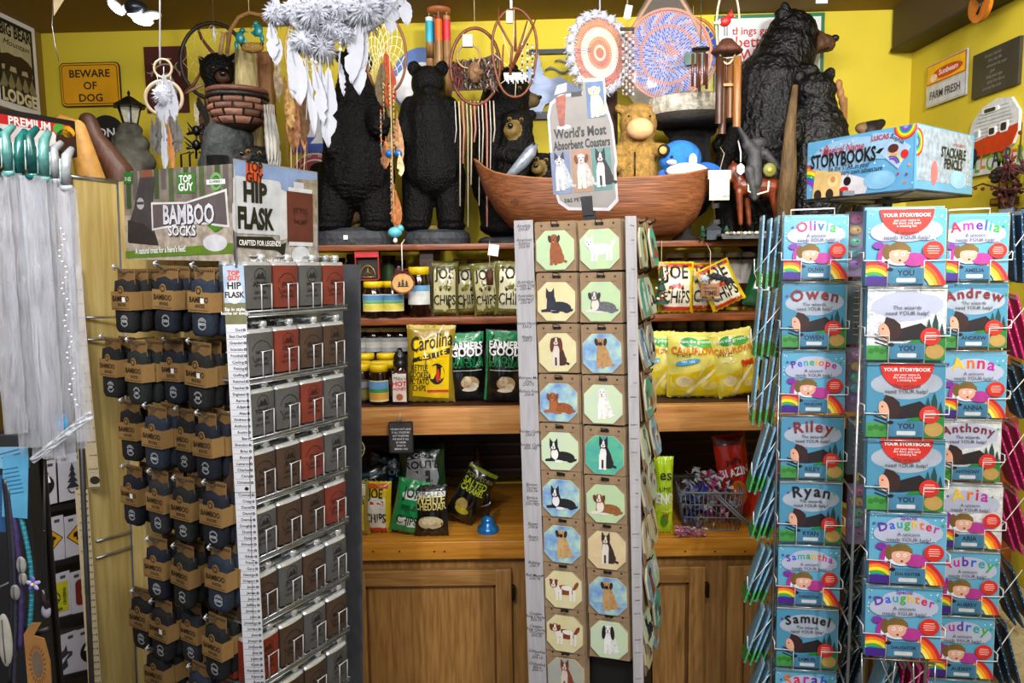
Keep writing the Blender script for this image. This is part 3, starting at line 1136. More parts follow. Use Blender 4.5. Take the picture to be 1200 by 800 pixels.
# beware of dog
t, w_, h_ = sign(BACKF, 69, 74, 143, 124, label='rounded orange-yellow BEWARE OF DOG metal sign with black border', name='warning_sign')
part('sign_plate', panel(w_, h_, .004, K, .02), t)
mb = panel(w_ - .008, h_ - .008, .002, mat('#e0a010', .4, var=.03), .018, -.002)
mb.prism(RR(w_ - .02, h_ - .02, .015), -.0024, -.002, K)
mb.prism(RR(w_ - .026, h_ - .026, .013), -.003, -.0024, mat('#e0a010', .4, var=.03))
part('sign_face', mb, t)
mb = MB()
for i, q in enumerate(('BEWARE', 'OF', 'DOG')):
 mb.text(q, 0, .030 - i * .050, .044, -.0036, mat('#1c1408', .6), bold=.02, sx=1.05)
part('lettering', mb, t)
# brown welcome sign
t, w_, h_ = sign(BACKF, 168, 55, 221, 131, label='dark maroon wooden sign with an arc of pale letters behind the small feather dreamcatcher')
mb = panel(w_, h_, .012, mat('#4a1a14', .5, var=.15))
mb.flat(arc2(0, .0, .06, .066, .2, pi - .2, 16), -.001, mat('#a89888', .6))
mb.flat(E2(-.01, -.03, .05, .04), -.001, mat('#6a5a50', .6))
mb.flat(E2(.02, -.02, .02, .05, .4), -.0015, mat('#a8a090', .6))
part('sign_face', mb, t)
mb = MB()
for i, q in enumerate('LITTLE'):
 a = pi - .35 - i * (pi - .7) / 5
 mb.text(q, .066 * cos(a), .066 * sin(a) + .004, .026, -.002, mat('#b0a494', .6), bold=.02, rot=a - pi / 2)
part('lettering', mb, t)
# lodge sign on left wall
t, w_, h_ = sign(LEFTF, -10, 36, 48, 138, edge=48, label='black and cream BIG BEAR LODGE poster in a white frame on the left wall', name='framed_poster', cat='poster')
part('poster_frame', panel(w_, h_, .02, WHITE), t)
mb = panel(w_ - .05, h_ - .05, .002, mat('#0f0f10', .6), 0, -.002)
mb.flat(R2(-w_ / 2 + .04, -h_ / 2 + .04, w_ / 2 - .04, h_ / 2 - .04), -.0025, mat('#b8b08c', .6))
mb.flat(R2(-w_ / 2 + .04, -h_ / 2 + .04, w_ / 2 - .04, -h_ * .1), -.003, mat('#2e2a1c', .6))
W_ = w_
bl = mat('#141210', .6)
bearp = [(-.40, -.02), (-.36, .10), (-.2, .16), (-.05, .14), (.1, .17), (.25, .12), (.38, .0), (.40, -.08), (.34, -.10), (.33, -.2), (.25, -.22), (.22, -.08), (.1, -.1), (.08, -.22), (-.02, -.22), (-.04, -.08), (-.16, -.08), (-.2, -.2), (-.3, -.2), (-.28, -.08), (-.37, -.1)]
mb.flat([(x * w_, z * h_ * .55 + .0) for x, z in bearp], -.0036, mat('#2a1a10', .6))
for k in range(5):
 x = -w_ * .32 + k * w_ * .16
 mb.flat([(x - .03, -h_ * .28), (x, -h_ * .12), (x + .03, -h_ * .28)], -.0033, mat('#8a8460', .6))
part('print', mb, t)
mb = MB()
mb.text('BIG BEAR', 0, h_ * .27, h_ * .17, -.004, bl, bold=.03, sx=w_ * .88 / (h_ * .17 * 5.2))
mb.text('Mountain', 0, h_ * .17, h_ * .09, -.004, bl, sx=w_ * .7 / (h_ * .09 * 4.4), shear=.3)
mb.text('LODGE', 0, -h_ * .42, h_ * .18, -.004, mat('#e6dcb8', .6), bold=.05, sx=w_ * .86 / (h_ * .18 * 3.6))
part('lettering', mb, t)
# coke style sign
t, w_, h_ = sign(BACKF, 838, 18, 964, 118, label='green framed tin sign reading things go better WITH COKE, behind the red bird chime', name='tin_sign')
part('sign_frame', panel(w_, h_, .012, mat('#0d6a44', .4)), t)
mb = panel(w_ - .03, h_ - .03, .002, mat('#d2d4d6', .4, var=.03), 0, -.002)
mb.flat(R2(-w_ / 2 + .015, -h_ / 2 + .03, .07, -h_ / 2 + .085), -.003, mat('#0d8a68', .4))
part('sign_face', mb, t)
mb = MB()
for q, x, z, sz_ in (('things go', -.075, .095, .042), ('better', -.06, .045, .062), ('WITH', -.04, -.005, .06), ('COKE', -.03, -.06, .075)):
 mb.text(q, x, z, sz_, -.0034, mat('#b8202a', .5), bold=.015)
mb.text('ENJOY', -.05, -.115, .03, -.0036, WHITE, bold=.02)
part('lettering', mb, t)
# mountain silhouette
t, w_, h_ = sign(BACKF, 620, 58, 692, 138, label='grey-blue metal cut-out of bear, pines and hills, left of the red crochet hoop', name='metal_silhouette', off=.02)
g = mat('#6d7890', .4, .5)
dk = mat('#20242c', .4, .5)
mb = MB()
mb.prism(R2(-w_ / 2, h_ / 2 - .018, w_ / 2, h_ / 2), 0, .004, dk)
mb.prism(R2(-w_ / 2, -h_ / 2, w_ / 2, -h_ / 2 + .03), 0, .004, dk)
mb.prism([(-.13, -.10), (-.13, -.02), (-.09, .05), (-.04, .02), (0, .03), (.05, -.0), (.1, -.02), (.13, -.06), (.13, -.12), (.09, -.12), (.08, -.07), (.04, -.07), (.03, -.12), (-.0, -.12), (-.02, -.07), (-.06, -.08), (-.08, -.12)], 0, .004, g)
for x, z, h in ((-.09, .02, .11), (-.125, 0, .07)):
 mb.prism([(x - .035, z - .02), (x - .01, z + .02), (x - .025, z + .02), (x - .008, z + .06), (x - .014, z + .06), (x, z + h), (x + .014, z + .06), (x + .008, z + .06), (x + .025, z + .02), (x + .01, z + .02), (x + .035, z - .02)], -.001, .003, g)
mb.tube([(-.06 + .02 * k, 0, .055 + .012 * sin(k * 1.3)) for k in range(10)], .004, g, n=6)
mb.tube([(-.02 + .018 * k, 0, .09 + .006 * sin(k * 1.7)) for k in range(8)], .003, g, n=6)
mb.tube([(.05 + .022 * cos(a), 0, .095 + .022 * sin(a)) for a in [2 * pi * k / 16 for k in range(16)]], .003, g, n=6, closed=True)
part('cut_out', mb, t)
# blue landscape picture and round sign
t, w_, h_ = sign(BACKF, 338, 128, 388, 178, label='small blue and white beach picture low behind the hanging feathers', name='small_picture', cat='picture')
mb = panel(w_, h_, .01, mat('#d6dade', .5))
mb.flat(R2(-w_ / 2, -h_ / 2, w_ / 2, -h_ * .15), -.001, mat('#2a4aa8', .5))
mb.flat([(.0, -h_ * .3), (.04, -h_ * .05), (w_ / 2, -h_ * .3)], -.0015, WHITE)
mb.tube([(-.03, -.002, .02), (-.02, -.002, .01), (-.01, -.002, .022)], .003, RED)
part('print', mb, t)
t, w_, h_ = sign(BACKF, 340, 180, 400, 240, label='round red and white tin sign half hidden by the roaring bear', name='round_sign')
mb = MB()
for r, y, m_ in ((.11, 0, '#d6d2cc'), (.104, -.001, '#a83038'), (.084, -.002, '#d6d2cc'), (.078, -.003, '#8a1420')):
 mb.prism(E2(0, 0, r, n=32), y, .01, mat(m_, .5))
for k in range(14):
 a = 2 * pi * k / 14
 mb.text('O', .094 * cos(a), .094 * sin(a), .018, -.0035, WHITE, rot=a - pi / 2)
part('sign_face', mb, t)
t, w_, h_ = sign(BACKF, 108, 142, 142, 178, label='black arched sign with white letters ON behind the dark curved carving', name='arched_sign')
mb = MB()
mb.prism(E2(0, 0, .08, .09, n=28), 0, .01, mat('#141418', .5))
mb.text('ON', .0, .0, .05, -.001, WHITE, bold=.02)
mb.text('...', .0, -.03, .05, -.001, mat('#c08030', .5), bold=.02)
part('sign_face', mb, t)
t, w_, h_ = sign(BACKF, 470, 62, 520, 130, label='blue and white round picture plate behind the upright bear head', name='wall_plate', cat='plate')
mb = MB()
mb.prism(E2(0, 0, .13, .14, n=32), 0, .008, mat('#3a66b0', .4))
mb.prism(E2(0, -.02, .12, .10, n=32), -.001, .0, mat('#e4e6ea', .4))
part('plate_face', mb, t)
# right wall
t, w_, h_ = sign(RIGHTF, 1087, 68, 1131, 119, edge=1108, label='tin sign pair on the right wall reading Sunbeam over FARM FRESH', name='tin_sign')
z = h_ * .5
part('sign_frame', panel(w_, h_ * 1.0, .006, mat('#b9bcc2', .4, .3)), t)
mb = MB()
mb.flat(R2(-w_ / 2 + .004, .003, w_ / 2 - .004, h_ * .5 - .004), -.001, mat('#c8281c', .4))
mb.flat(R2(-w_ / 2 + .008, .007, w_ / 2 - .008, h_ * .5 - .008), -.0014, mat('#e6b414', .4))
mb.flat(E2(.01, h_ * .21, w_ * .38, h_ * .13, n=28), -.0018, mat('#c8281c', .4))
mb.flat(E2(-w_ * .3, h_ * .15, w_ * .10, h_ * .09), -.0022, mat('#e8c8b0', .4))
mb.flat(R2(-w_ / 2 + .006, -h_ * .5 + .006, w_ / 2 - .006, -.004), -.001, mat('#c4c8d2', .4))
part('sign_face', mb, t)
mb = MB()
mb.text('Sunbeam', .02, h_ * .17, h_ * .17, -.0026, WHITE, bold=.02, sx=w_ * .58 / (h_ * .17 * 4.4))
mb.text('FARM FRESH', 0, -h_ * .34, h_ * .26, -.0026, mat('#181a1c', .5), bold=.01, sx=w_ * .86 / (h_ * .26 * 6.2))
part('lettering', mb, t)
t, w_, h_ = sign(RIGHTF, 1141, 54, 1192, 107, edge=1167, label='dark grey slate-look plaque with faint script on the right wall', name='plaque')
mb = panel(w_, h_, .012, mat('#34302a', .5, var=.35, scale=8))
sg = mat('#8a8a84', .5)
for k, q in enumerate(('As you wander', 'thru this life', 'whatever be your', 'goal', 'keep your eye', 'upon the donut', 'and not the hole')):
 mb.text(q, -w_ * .04 + .01 * (k % 3), h_ * .33 - k * h_ * .12, h_ * .10, -.001, sg, shear=.3, sx=min(1, w_ * .8 / (h_ * .1 * len(q) * .56)))
part('plaque_face', mb, t)
# camper sign
t, w_, h_ = sign(RIGHTF, 1134, 108, 1196, 206, edge=1165, label='cut-out sign of a white and red vintage camper with coloured ROLL CAMPER letters', name='camper_sign')
sx_, sz_ = w_, h_
body = [(-.46, -.10), (-.46, .02), (-.38, .22), (-.2, .36), (.05, .42), (.28, .38), (.42, .2), (.42, -.02), (.34, -.16), (.2, -.22), (-.34, -.22), (-.40, -.10)]
mb = MB()
mb.prism([(x * w_, z * h_) for x, z in body], 0, .01, mat('#cfd2d4', .4))
for k in range(9):
 zz = (.32 - k * .045) * h_
 mb.box((-.0 * w_, -.0005, zz), (w_ * (.5 + .035 * min(k, 8)), .001, .0025), mat('#a4a8ac', .4))
part('camper_body', mb, t)
mb = MB()
mb.prism([(x * w_, z * h_) for x, z in [(-.45, -.06), (.42, .06), (.42, -.02), (.34, -.16), (.2, -.22), (-.34, -.22), (-.40, -.10)]], -.002, 0, mat('#c03418', .4))
part('red_band', mb, t)
for x, z, rx, rz, m_ in ((-.05, .30, .13, .03, '#202226'), (-.28, .05, .05, .05, '#8ab0b4'), (0, .04, .06, .05, '#20242a'), (.2, .06, .06, .06, '#20242a')):
 mb = MB()
 mb.prism(RR(rx * w_ * 2.2, rz * h_ * 2.2, .008, x * w_, z * h_), -.004, 0, WHITE)
 mb.prism(RR(rx * w_ * 1.5, rz * h_ * 1.5, .006, x * w_, z * h_), -.005, -.004, mat(m_, .3))
 part('window', mb, t)
mb = MB()
for x in (-.34,):
 mb.prism(E2(x * w_, -.22 * h_, .03, n=20), -.01, 0, K)
 mb.prism(E2(x * w_, -.22 * h_, .014, n=14), -.012, -.01, WHITE)
part('wheel', mb, t)
mb = MB()
mb.prism(R2(-.5 * w_, -.46 * h_, .6 * w_, -.27 * h_), 0, .006, mat('#c8c8c6', .5))
for k, (ch, co) in enumerate(zip('ROLLCAMPER', ('#c05a20', '#22304a', '#5a9a28', '#c07a20', '#5a9a28', '#22304a', '#6a8a30', '#2a3a7a', '#c05a20', '#5a9a28'))):
 mb.text(ch, (-.45 + k * .1 + (.03 if k > 3 else 0)) * w_, -.42 * h_ + .01 * (k % 2), .075, -.001, mat(co, .5), bold=.02, sx=.8)
part('letter_board', mb, t)
# dark carved plaque and maroon twigs
t, w_, h_ = sign(RIGHTF, 1164, 196, 1192, 240, label='dark carved forest animal ornament with small wooden name board, right wall', name='carved_ornament', cat='ornament', off=.03)
mb = MB()
dm = mat('#2a1a12', .7, bump=.6, var=.5, scale=40)
for k in range(26):
 mb.ell((random.uniform(-.4, .4) * w_, random.uniform(-.015, .01), random.uniform(-.25, .5) * h_), (w_ * .13, .014, h_ * .08), dm, n=8)
mb.box((0, 0, -.38 * h_), (w_ * .85, .03, h_ * .2), mat('#3a2012', .6), bev=.006)
mb.box((0, -.017, -.37 * h_), (w_ * .6, .004, h_ * .1), mat('#8a6020', .6))
part('carving', mb, t)
mb = MB()
rr = random.Random(3)
o = hit(RIGHTF, 1203, 232, .03)
tm = mat('#3c1418', .8, var=.4)
for k in range(46):
 a = rr.uniform(0, 2 * pi)
 L = rr.uniform(.06, .2)
 p0 = V((rr.uniform(-.03, .03), rr.uniform(-.12, .1), rr.uniform(-.16, .12)))
 p1 = p0 + V((rr.uniform(-.04, 0), L * cos(a), L * sin(a)))
 pm = (p0 + p1) / 2 + V((-.02, 0, rr.uniform(-.02, .02)))
 mb.tube([p0, pm, p1], [.004, .003, .0015], tm, n=5)
 for q in range(3):
  mb.ell(p0.lerp(p1, rr.random()) + V((-.01, 0, 0)), .006, mat('#5a1a20', .7), n=6)
solo('twig_wreath', mb, 'bushy maroon twig and berry wreath at the right edge of the photo', 'wreath', TM(o))
t, w_, h_ = sign(RIGHTF, 1124, -6, 1172, 18, label='round orange plaque with a dark outline on the brown soffit at top right', name='round_plaque', off=.1)
mb = MB()
mb.prism(E2(0, 0, .06, .055, n=28), -.0, .012, mat('#b86818', .4, var=.2))
mb.tube([(-.02, -.004, .03), (.02, -.004, 0), (.0, -.004, -.03)], .004, K)
mb.box((.08, -.001, .0), (.13, .02, .02), mat('#2a1c0c', .5), T=Matrix.Rotation(-.5, 4, 'Y'))
part('plaque_face', mb, t)
# small lit wall sign PREMIUM at left
fr = frame(P(88, 160, 2.2), (.42, 1))
a, b = hit(fr, -12, 150), hit(fr, 89, 161)
t = thing('menu_sign', 'black framed red sign with white PREMIUM lettering and small bear emblem', 'sign', FM(fr, (a + b) / 2))
w_ = (b - a).dot(fr[1])
h_ = (hit(fr, 88, 140) - hit(fr, 88, 182)).length
part('sign_frame', panel(w_, h_, .03, K), t)
mb = panel(w_ - .03, h_ - .03, .001, mat('#c41c22', .4), 0, -.001)
mb.flat([(-w_ / 2 + .015, -h_ / 2 + .015), (w_ * .18, -h_ / 2 + .015), (w_ * .28, -.01), (w_ * .22, h_ * .1), (-w_ / 2 + .015, h_ * .1)], -.0015, mat('#d8d6d8', .4))
mb.flat(E2(w_ * .36, -h_ * .12, .03, .034), -.002, mat('#3a2018', .4))
mb.flat(E2(w_ * .30, h_ * .2, .022, .015), -.002, mat('#4a9a3a', .4))
mb.flat(E2(w_ * .40, h_ * .16, .02, .016), -.002, mat('#d8a020', .4))
mb.text('PREMIUM', -w_ * .06, h_ * .12, h_ * .30, -.0025, WHITE, bold=.03, sx=w_ * .62 / (h_ * .3 * 5.2))
part('sign_face', mb, t)
pm = MB()
pm.box((0, 0, -.1), (.02, .02, .2), K)
part('stem', pm, t, T=Matrix.Translation((w_ * .1, .03, -h_ / 2)))

# ============================================================ THINGS HANGING FROM THE CEILING
WF = mat('#adb0bc', .7, var=.04)
CREAM = mat('#e6ddb8', .7, var=.06)
TWIG = mat('#6a3418', .5, var=.3, scale=60)


def feather(L, wd_, m, bend=.15, notch=2, seed=0, shaft=None):
 """closed thin feather hanging from the origin"""
 r = random.Random(seed)
 N = 14
 cuts = {r.randint(4, N - 2): r.choice((-1, 1)) for _ in range(notch)}
 top, vs, fs = [], [], []
 for i in range(N + 1):
  t_ = i / N
  wv = wd_ / 2 * max(.02, sin(pi * min(1, t_ ** 1.25 * .93 + .07))) ** .75 * 1.1
  wl = wr = wv
  if i in cuts:
   if cuts[i] > 0:
    wr *= .45
   else:
    wl *= .5
  z = -L * .12 - L * .88 * t_
  cx = bend * L * sin(t_ * 1.6) * .3
  top.append((cx - wl, cx, cx + wr, z, .006 * sin(t_ * 3)))
 for i, (a, b, c, z, y) in enumerate(top):
  j = .0015 * (i % 2)
  vs += [(a + j, y + .0016, z - L * .05), (b, y, z), (c - j, y + .0016, z - L * .05), (b, y + .0011, z)]
 for i in range(N):
  k = i * 4
  fs += [(k, k + 1, k + 5, k + 4), (k + 1, k + 2, k + 6, k + 5), (k + 4, k + 7, k + 3, k), (k + 7, k + 6, k + 2, k + 3)]
 mb = MB()
 mb.add(vs, fs, m, None, False)
 mb.tube([(0, 0, 0), (0, .001, -L * .12), (bend * L * .2, .0, -L * .5)], [.0012, .0012, .0006], shaft or m, n=5)
 return mb


def tuft(r, m, n=170, seed=0, sq=1.0):
 n = int(n * 1.9)
 q = random.Random(seed)
 mb = MB()
 mb.ell((0, 0, 0), (r * .62, r * .5, r * .62 * sq), m, n=10)
 for i in range(n):
  d = V((q.gauss(0, 1), q.gauss(0, .8), q.gauss(0, 1) * sq)).normalized()
  L = r * q.uniform(.75, 1.15)
  side = d.orthogonal().normalized() * r * .040
  side2 = d.cross(side)
  c = q.uniform(-.3, .3)
  mid = d * L * .6 + side * c * 3
  mb.add([V((0, 0, 0)) + side * .6, V((0, 0, 0)) - side * .3 + side2 * .5, mid + side, mid - side + side2 * .4, d * L + side * c * 12 + V((0, 0, -r * .2))],
               [(0, 2, 4), (1, 4, 3), (0, 4, 1), (2, 3, 4), (0, 1, 3, 2)], m, None, True)
 return mb


def cord(t, p0, top_z, m=TWINE, r=.0012):
 """cord from local point up to the ceiling"""
 o = t.matrix_world.translation
 mb = MB()
 mb.tube([V(p0), V((p0[0], p0[1], top_z - o.z))], r, m, n=5)
 return part('cord', mb, t)


def hoop_web(R, rx, rz, rings, n, m, wr=.0007, off=(0, 0), spiral=True):
 """dreamcatcher net of looped thread"""
 mb = MB()
 ox, oz = off
 prev = [(rx * cos(2 * pi * k / n), rz * sin(2 * pi * k / n)) for k in range(n)]
 for j in range(rings):
  s_ = 1 - (j + 1) / (rings + .8)
  ph = pi / n * ((j + 1) % 2)
  cur = []
  for k in range(n):
   a = 2 * pi * k / n + ph
   cur.append((rx * s_ * cos(a) + ox * (1 - s_), rz * s_ * sin(a) + oz * (1 - s_)))
  for k in range(n):
   c = cur[k]
   if (j + 1) % 2:
    pa, pb = prev[k], prev[(k + 1) % n]
   else:
    pa, pb = prev[k - 1], prev[k]
   for q in (pa, pb):
    mb.tube([(q[0], 0, q[1]), ((q[0] + c[0]) / 2 * .99, 0, (q[1] + c[1]) / 2 * .99), (c[0], 0, c[1])], wr, m, n=4)
  prev = cur
 return mb


def ring(rx, rz, r, m, n=40, wob=0.0):
 mb = MB()
 mb.tube([((rx + wob * sin(a * 3)) * cos(a), 0, (rz + wob * cos(a * 2)) * sin(a)) for a in [2 * pi * k / n for k in range(n)]], r, m, n=8, closed=True)
 return mb


def hang(name, label, cat, px, py, Y, group=None, yaw=0):
 p = P(px, py, Y)
 return thing(name, label, cat, TM(p, yaw), group), Y / FPX


# 1 the big white one
Yw = 2.15
t, s = hang('white_dreamcatcher', 'large fluffy white dreamcatcher with long white feathers hanging in front of the roaring bear', 'dreamcatcher', 392, -22, Yw)
f, s = pxf(Yw)
o = t.matrix_world.translation
part('hoop', ring(72 * s, 60 * s, 4 * s, WF), t)
cord(t, (0, 0, 60 * s), CZ)
k = 0
for px, py, r in ((322, 16, 15), (345, 14, 18), (370, 14, 24), (397, 10, 26), (428, 12, 26), (455, 4, 17), (388, 30, 20), (356, 48, 19), (378, 56, 19), (405, 40, 14)):
 part('downy_tuft', tuft(r * s, WF, n=150, seed=k, sq=1.0 if k != 1 else 1.4), t, T=Matrix.Translation(f(px, py, (k * 7) % 12 - 6) - o))
 k += 1
for px, py, L, wd_, b in ((317, 18, 52, 15, .2), (338, 34, 80, 21, .3), (346, 46, 62, 13, -.2), (316, 20, 44, 13, .1), (410, 24, 78, 20, .25), (422, 10, 78, 19, -.4), (397, 62, 46, 7, .2), (384, 66, 96, 20, -.1),
                          (366, 64, 74, 13, .3), (374, 60, 92, 12, .1), (358, 70, 80, 10, .2), (461, -26, 58, 18, -.2), (470, -20, 44, 14, .3), (430, 20, 62, 9, -.3), (455, -8, 10, 16, .1)):
 mb = feather(L * s, wd_ * s, WF, b, 2, k)
 part('feather', mb, t, T=Matrix.Translation(f(px, py, -10 + (k * 5) % 9) - o) @ Matrix.Rotation(.15 * sin(k * 2.1), 4, 'Z') @ Matrix.Rotation(-.10 * b, 4, 'Y'))
 k += 1
mb = MB()
for px, y0, y1 in ((326, -10, 30), (398, 30, 84), (366, 60, 150), (370, 60, 160), (375, 60, 150), (360, 60, 140)):
 mb.tube([f(px, y0, -4) - o, f(px + 1, (y0 + y1) / 2, -6) - o, f(px - 1, y1, -5) - o], .8 * s, WF, n=5)
for px, y in ((325, 14), (326, 28), (399, 50), (399, 58), (366, 70), (370, 73)):
 mb.ell(f(px, y, -6) - o, 2 * s, WHITE, n=8)
part('lace', mb, t)

# 2 small white feather cluster with wooden ring
t, s = hang('feather_dreamcatcher', 'small white and grey feather dreamcatcher with a pale wooden ring, hung on a bright rod', 'dreamcatcher', 192, 115, 2.5)
f, s = pxf(2.5)
o = t.matrix_world.translation
part('hoop', ring(21 * s, 19 * s, 2 * s, mat('#b8a484', .6)), t)
part('hoop', ring(10 * s, 10 * s, 1.3 * s, TWINE), t, T=Matrix.Translation(f(191, 80) - o))
for i, (px, py, L, wd_, c) in enumerate(((192, 78, 60, 14, 0), (184, 88, 50, 14, 0), (200, 88, 52, 13, 0), (190, 95, 46, 18, 0), (184, 130, 48, 11, 1), (198, 128, 52, 15, 1), (191, 132, 62, 9, 0), (206, 135, 40, 10, 1), (178, 135, 40, 8, 1), (196, 140, 56, 8, 2))):
 m_ = [WF, mat('#5c5a58', .8, var=.3), mat('#a87038', .8)][c]
 part('feather', feather(L * s, wd_ * s, m_, .2 * (-1) ** i, 2, 40 + i), t, T=Matrix.Translation(f(px, py, -5 - i) - o) @ Matrix.Rotation(.1 * (-1) ** i, 4, 'Y'))
part('downy_tuft', tuft(13 * s, WF, 110, 5, 1.6), t, T=Matrix.Translation(f(191, 112, -4) - o))
mb = MB()
mb.tube([f(187.5, 75) - o, f(187.2, 0) - o, (f(187, 0) - o) * 1.0 + V((0, 0, .15))], 1.0 * s, mat('#b8bac0', .5), n=6)
part('cord', mb, t)

# 3 dark hoop with antler twigs
t, s = hang('antler_dreamcatcher', 'dark round dreamcatcher with twig antlers and pale web behind the basket bear', 'dreamcatcher', 250, 72, 2.98)
f, s = pxf(2.98)
o = t.matrix_world.translation
part('hoop', ring(37 * s, 42 * s, 2.2 * s, mat('#17110f', .5)), t)
part('web', hoop_web(0, 35 * s, 40 * s, 5, 12, mat('#cfc890', .7), .0008), t)
for i, pts in enumerate((((230, 28, 3), (236, 45, 2), (246, 58, 0), (253, 66, -2)), ((266, 38, 3), (267, 52, 0), (266, 70, 0)), ((238, 80, 0), (228, 98, -3), (215, 110, -4)), ((245, 95, 0), (232, 102, -2), (214, 110, -4)))):
 mb = MB()
 mb.tube([f(*p) - o for p in pts], [1.3 * s, 1.8 * s, 2 * s, 2.2 * s][:len(pts)], [mat('#5a2c1a', .5), mat('#8a7058', .5)][i % 2], n=7)
 part('antler', mb, t)
for i, (px, py, L, wd_, c) in enumerate(((232, 108, 40, 12, '#17130f'), (240, 110, 44, 9, '#2a1a10'), (235, 130, 42, 12, '#5a3a1c'), (246, 120, 50, 8, '#7a6a54'), (249, 128, 56, 6, '#1a1512'), (228, 118, 28, 7, '#c8bca0'))):
 part('feather', feather(L * s, wd_ * s, mat(c, .8, var=.3), .2, 2, 60 + i), t, T=Matrix.Translation(f(px, py, -6) - o))
cord(t, (0, 0, 42 * s), CZ, mat('#3a2410', .6))
t, s = hang('crystal_chime', 'short clear crystal drop hanging inside the dark hoop', 'hanging ornament', 251, 40, 2.85)
mb = MB()
mb.lathe([(0, .03), (.006, .02), (.008, 0), (0, -.03)], mat('#e8ecf2', .05, trans=.6), n=6, smooth=False)
mb.tube([(0, 0, .03), (0, 0, CZ - t.matrix_world.translation.z)], .0009, mat('#5a3a1c', .6), n=5)
part('drop', mb, t)

# 4 arch with hummingbirds
t, s = hang('bird_arch', 'brown twig arch with two turquoise hummingbirds at upper left of the white feathers', 'hanging ornament', 293, 40, 2.8)
f, s = pxf(2.8)
o = t.matrix_world.translation
mb = MB()
mb.tube([f(266, 62) - o, f(270, 35) - o, f(280, 20) - o, f(292, 15) - o, f(306, 18) - o, f(318, 32) - o, f(322, 60) - o], 2.4 * s, mat('#7a5428', .8, bump=.6, bscale=200), n=8)
mb.tube([f(258, 64) - o, f(262, 38) - o], 2.5 * s, mat('#8a6a44', .7, bump=.4), n=8)
part('arch', mb, t)
tq = mat('#0f6a6c', .35, var=.3)
for i, (x, y, d) in enumerate(((281, 44, 1), (303, 36, -1))):
 mb = MB()
 mb.ell(f(x, y) - o, (5 * s, 3 * s, 7 * s), tq, n=12)
 mb.ell(f(x - 3 * d * -1, y - 8) - o, 3.2 * s, tq, n=10)
 mb.tube([f(x + 3 * d, y - 8) - o, f(x + 10 * d * (1 if i == 0 else 1), y - 6 + 4 * i) - o], [1.2 * s, .3 * s], tq, n=6)
 mb.add([f(x, y - 4, 2) - o, f(x + 10 * d, y + 2, 4) - o, f(x + 3 * d, y + 8, 2) - o, f(x, y, 5) - o], [(0, 1, 2), (0, 3, 1), (1, 3, 2), (0, 2, 3)], tq)
 mb.ell(f(x - 4 * d, y + 9) - o, (2.5 * s, 1.5 * s, 5 * s), tq, n=8)
 part('hummingbird', mb, t)
mb = MB()
for k in range(9):
 mb.tube([f(284 + k * 3, 50) - o, f(286 + k * 2.6, 58) - o], 1.2 * s, mat('#2a2010', .7), n=6)
mb.ell(f(296, 56) - o, (13 * s, 6 * s, 6 * s), mat('#8a6a2c', .8, bump=.8, bscale=150), n=12)
part('nest', mb, t)
cord(t, (0, 0, 25 * s), CZ)

# 5 cream oval web with orange feather
t, s = hang('oval_dreamcatcher', 'cream webbed oval dreamcatcher with orange-brown feather and beads right of the white feathers', 'dreamcatcher', 452, 65, 2.55)
f, s = pxf(2.55)
o = t.matrix_world.translation
part('hoop', ring(23 * s, 42 * s, 1.6 * s, mat('#6a3c1c', .5)), t)
part('web', hoop_web(0, 22 * s, 41 * s, 6, 14, CREAM, .0011, (-6 * s, -8 * s)), t)
mb = MB()
mb.prism([(-12 * s, 36 * s), (-2 * s, 52 * s), (8 * s, 41 * s)], -.002, .002, CREAM)
part('binding', mb, t)
for i, (px, py, L, wd_, c) in enumerate(((452, 52, 70, 17, '#a03c10'), (447, 66, 52, 14, '#6a5a3c'), (453, 80, 44, 8, '#b85a18'), (457, 150, 30, 10, '#8a6a44'), (465, 130, 60, 10, '#b08058'), (452, 160, 34, 9, '#c07830'), (462, 215, 50, 12, '#b06a34'), (450, 165, 30, 8, '#7a4c2c'), (468, 178, 26, 8, '#d8c090'))):
 part('feather', feather(L * s, wd_ * s, mat(c, .7, var=.35, scale=80), .1 * (-1) ** i, 2, 80 + i), t, T=Matrix.Translation(f(px, py, -8 - i) - o))
mb = MB()
cols = ['#8a2a14', '#1a5a6a', '#a88a40', '#a83a18', '#3a1a10', '#b85a28']
for j, (px, y0, y1) in enumerate(((449, 95, 140), (456, 98, 136), (461, 105, 180), (446, 130, 178), (458, 180, 260))):
 mb.tube([f(px, y0, -12) - o, f(px + 1, y1, -12) - o], .6 * s, TWINE, n=5)
 for q in range(int((y1 - y0) / 5)):
  mb.ell(f(px + q % 2, y0 + q * 5, -12) - o, 1.4 * s, mat(cols[(q * 2 + j) % 6], .3), n=8)
part('bead_string', mb, t)
mb = MB()
for px in (456, 467):
 mb.ell(f(px, 180, -12) - o, 4.5 * s, mat('#1560a8', .15), n=12)
part('bell', mb, t)
cord(t, (0, 0, 46 * s), CZ, WF, .002)
mb = MB()
o2 = f(463, 272, -40)
mb.ell((0, 0, 0), (8 * s, 6 * s, 6 * s), mat('#5ab0c0', .4, var=.2))
mb.ell((6 * s, 0, 4 * s), (4 * s, 4 * s, 4 * s), mat('#5ab0c0', .4, var=.2))
mb.tube([(0, 0, 4 * s), (-1 * s, 0, 40 * s), (0, 0, CZ - o2.z)], .6 * s, TWINE, n=5)
mb.ell((0, 0, 14 * s), (3 * s, 3 * s, 6 * s), mat('#c07038', .6))
mb.ell((0, 0, -9 * s), (2.5 * s, 2.5 * s, 3 * s), WHITE)
solo('turquoise_charm', mb, 'small turquoise bead charm hanging before the gap between two bears', 'hanging ornament', TM(o2))

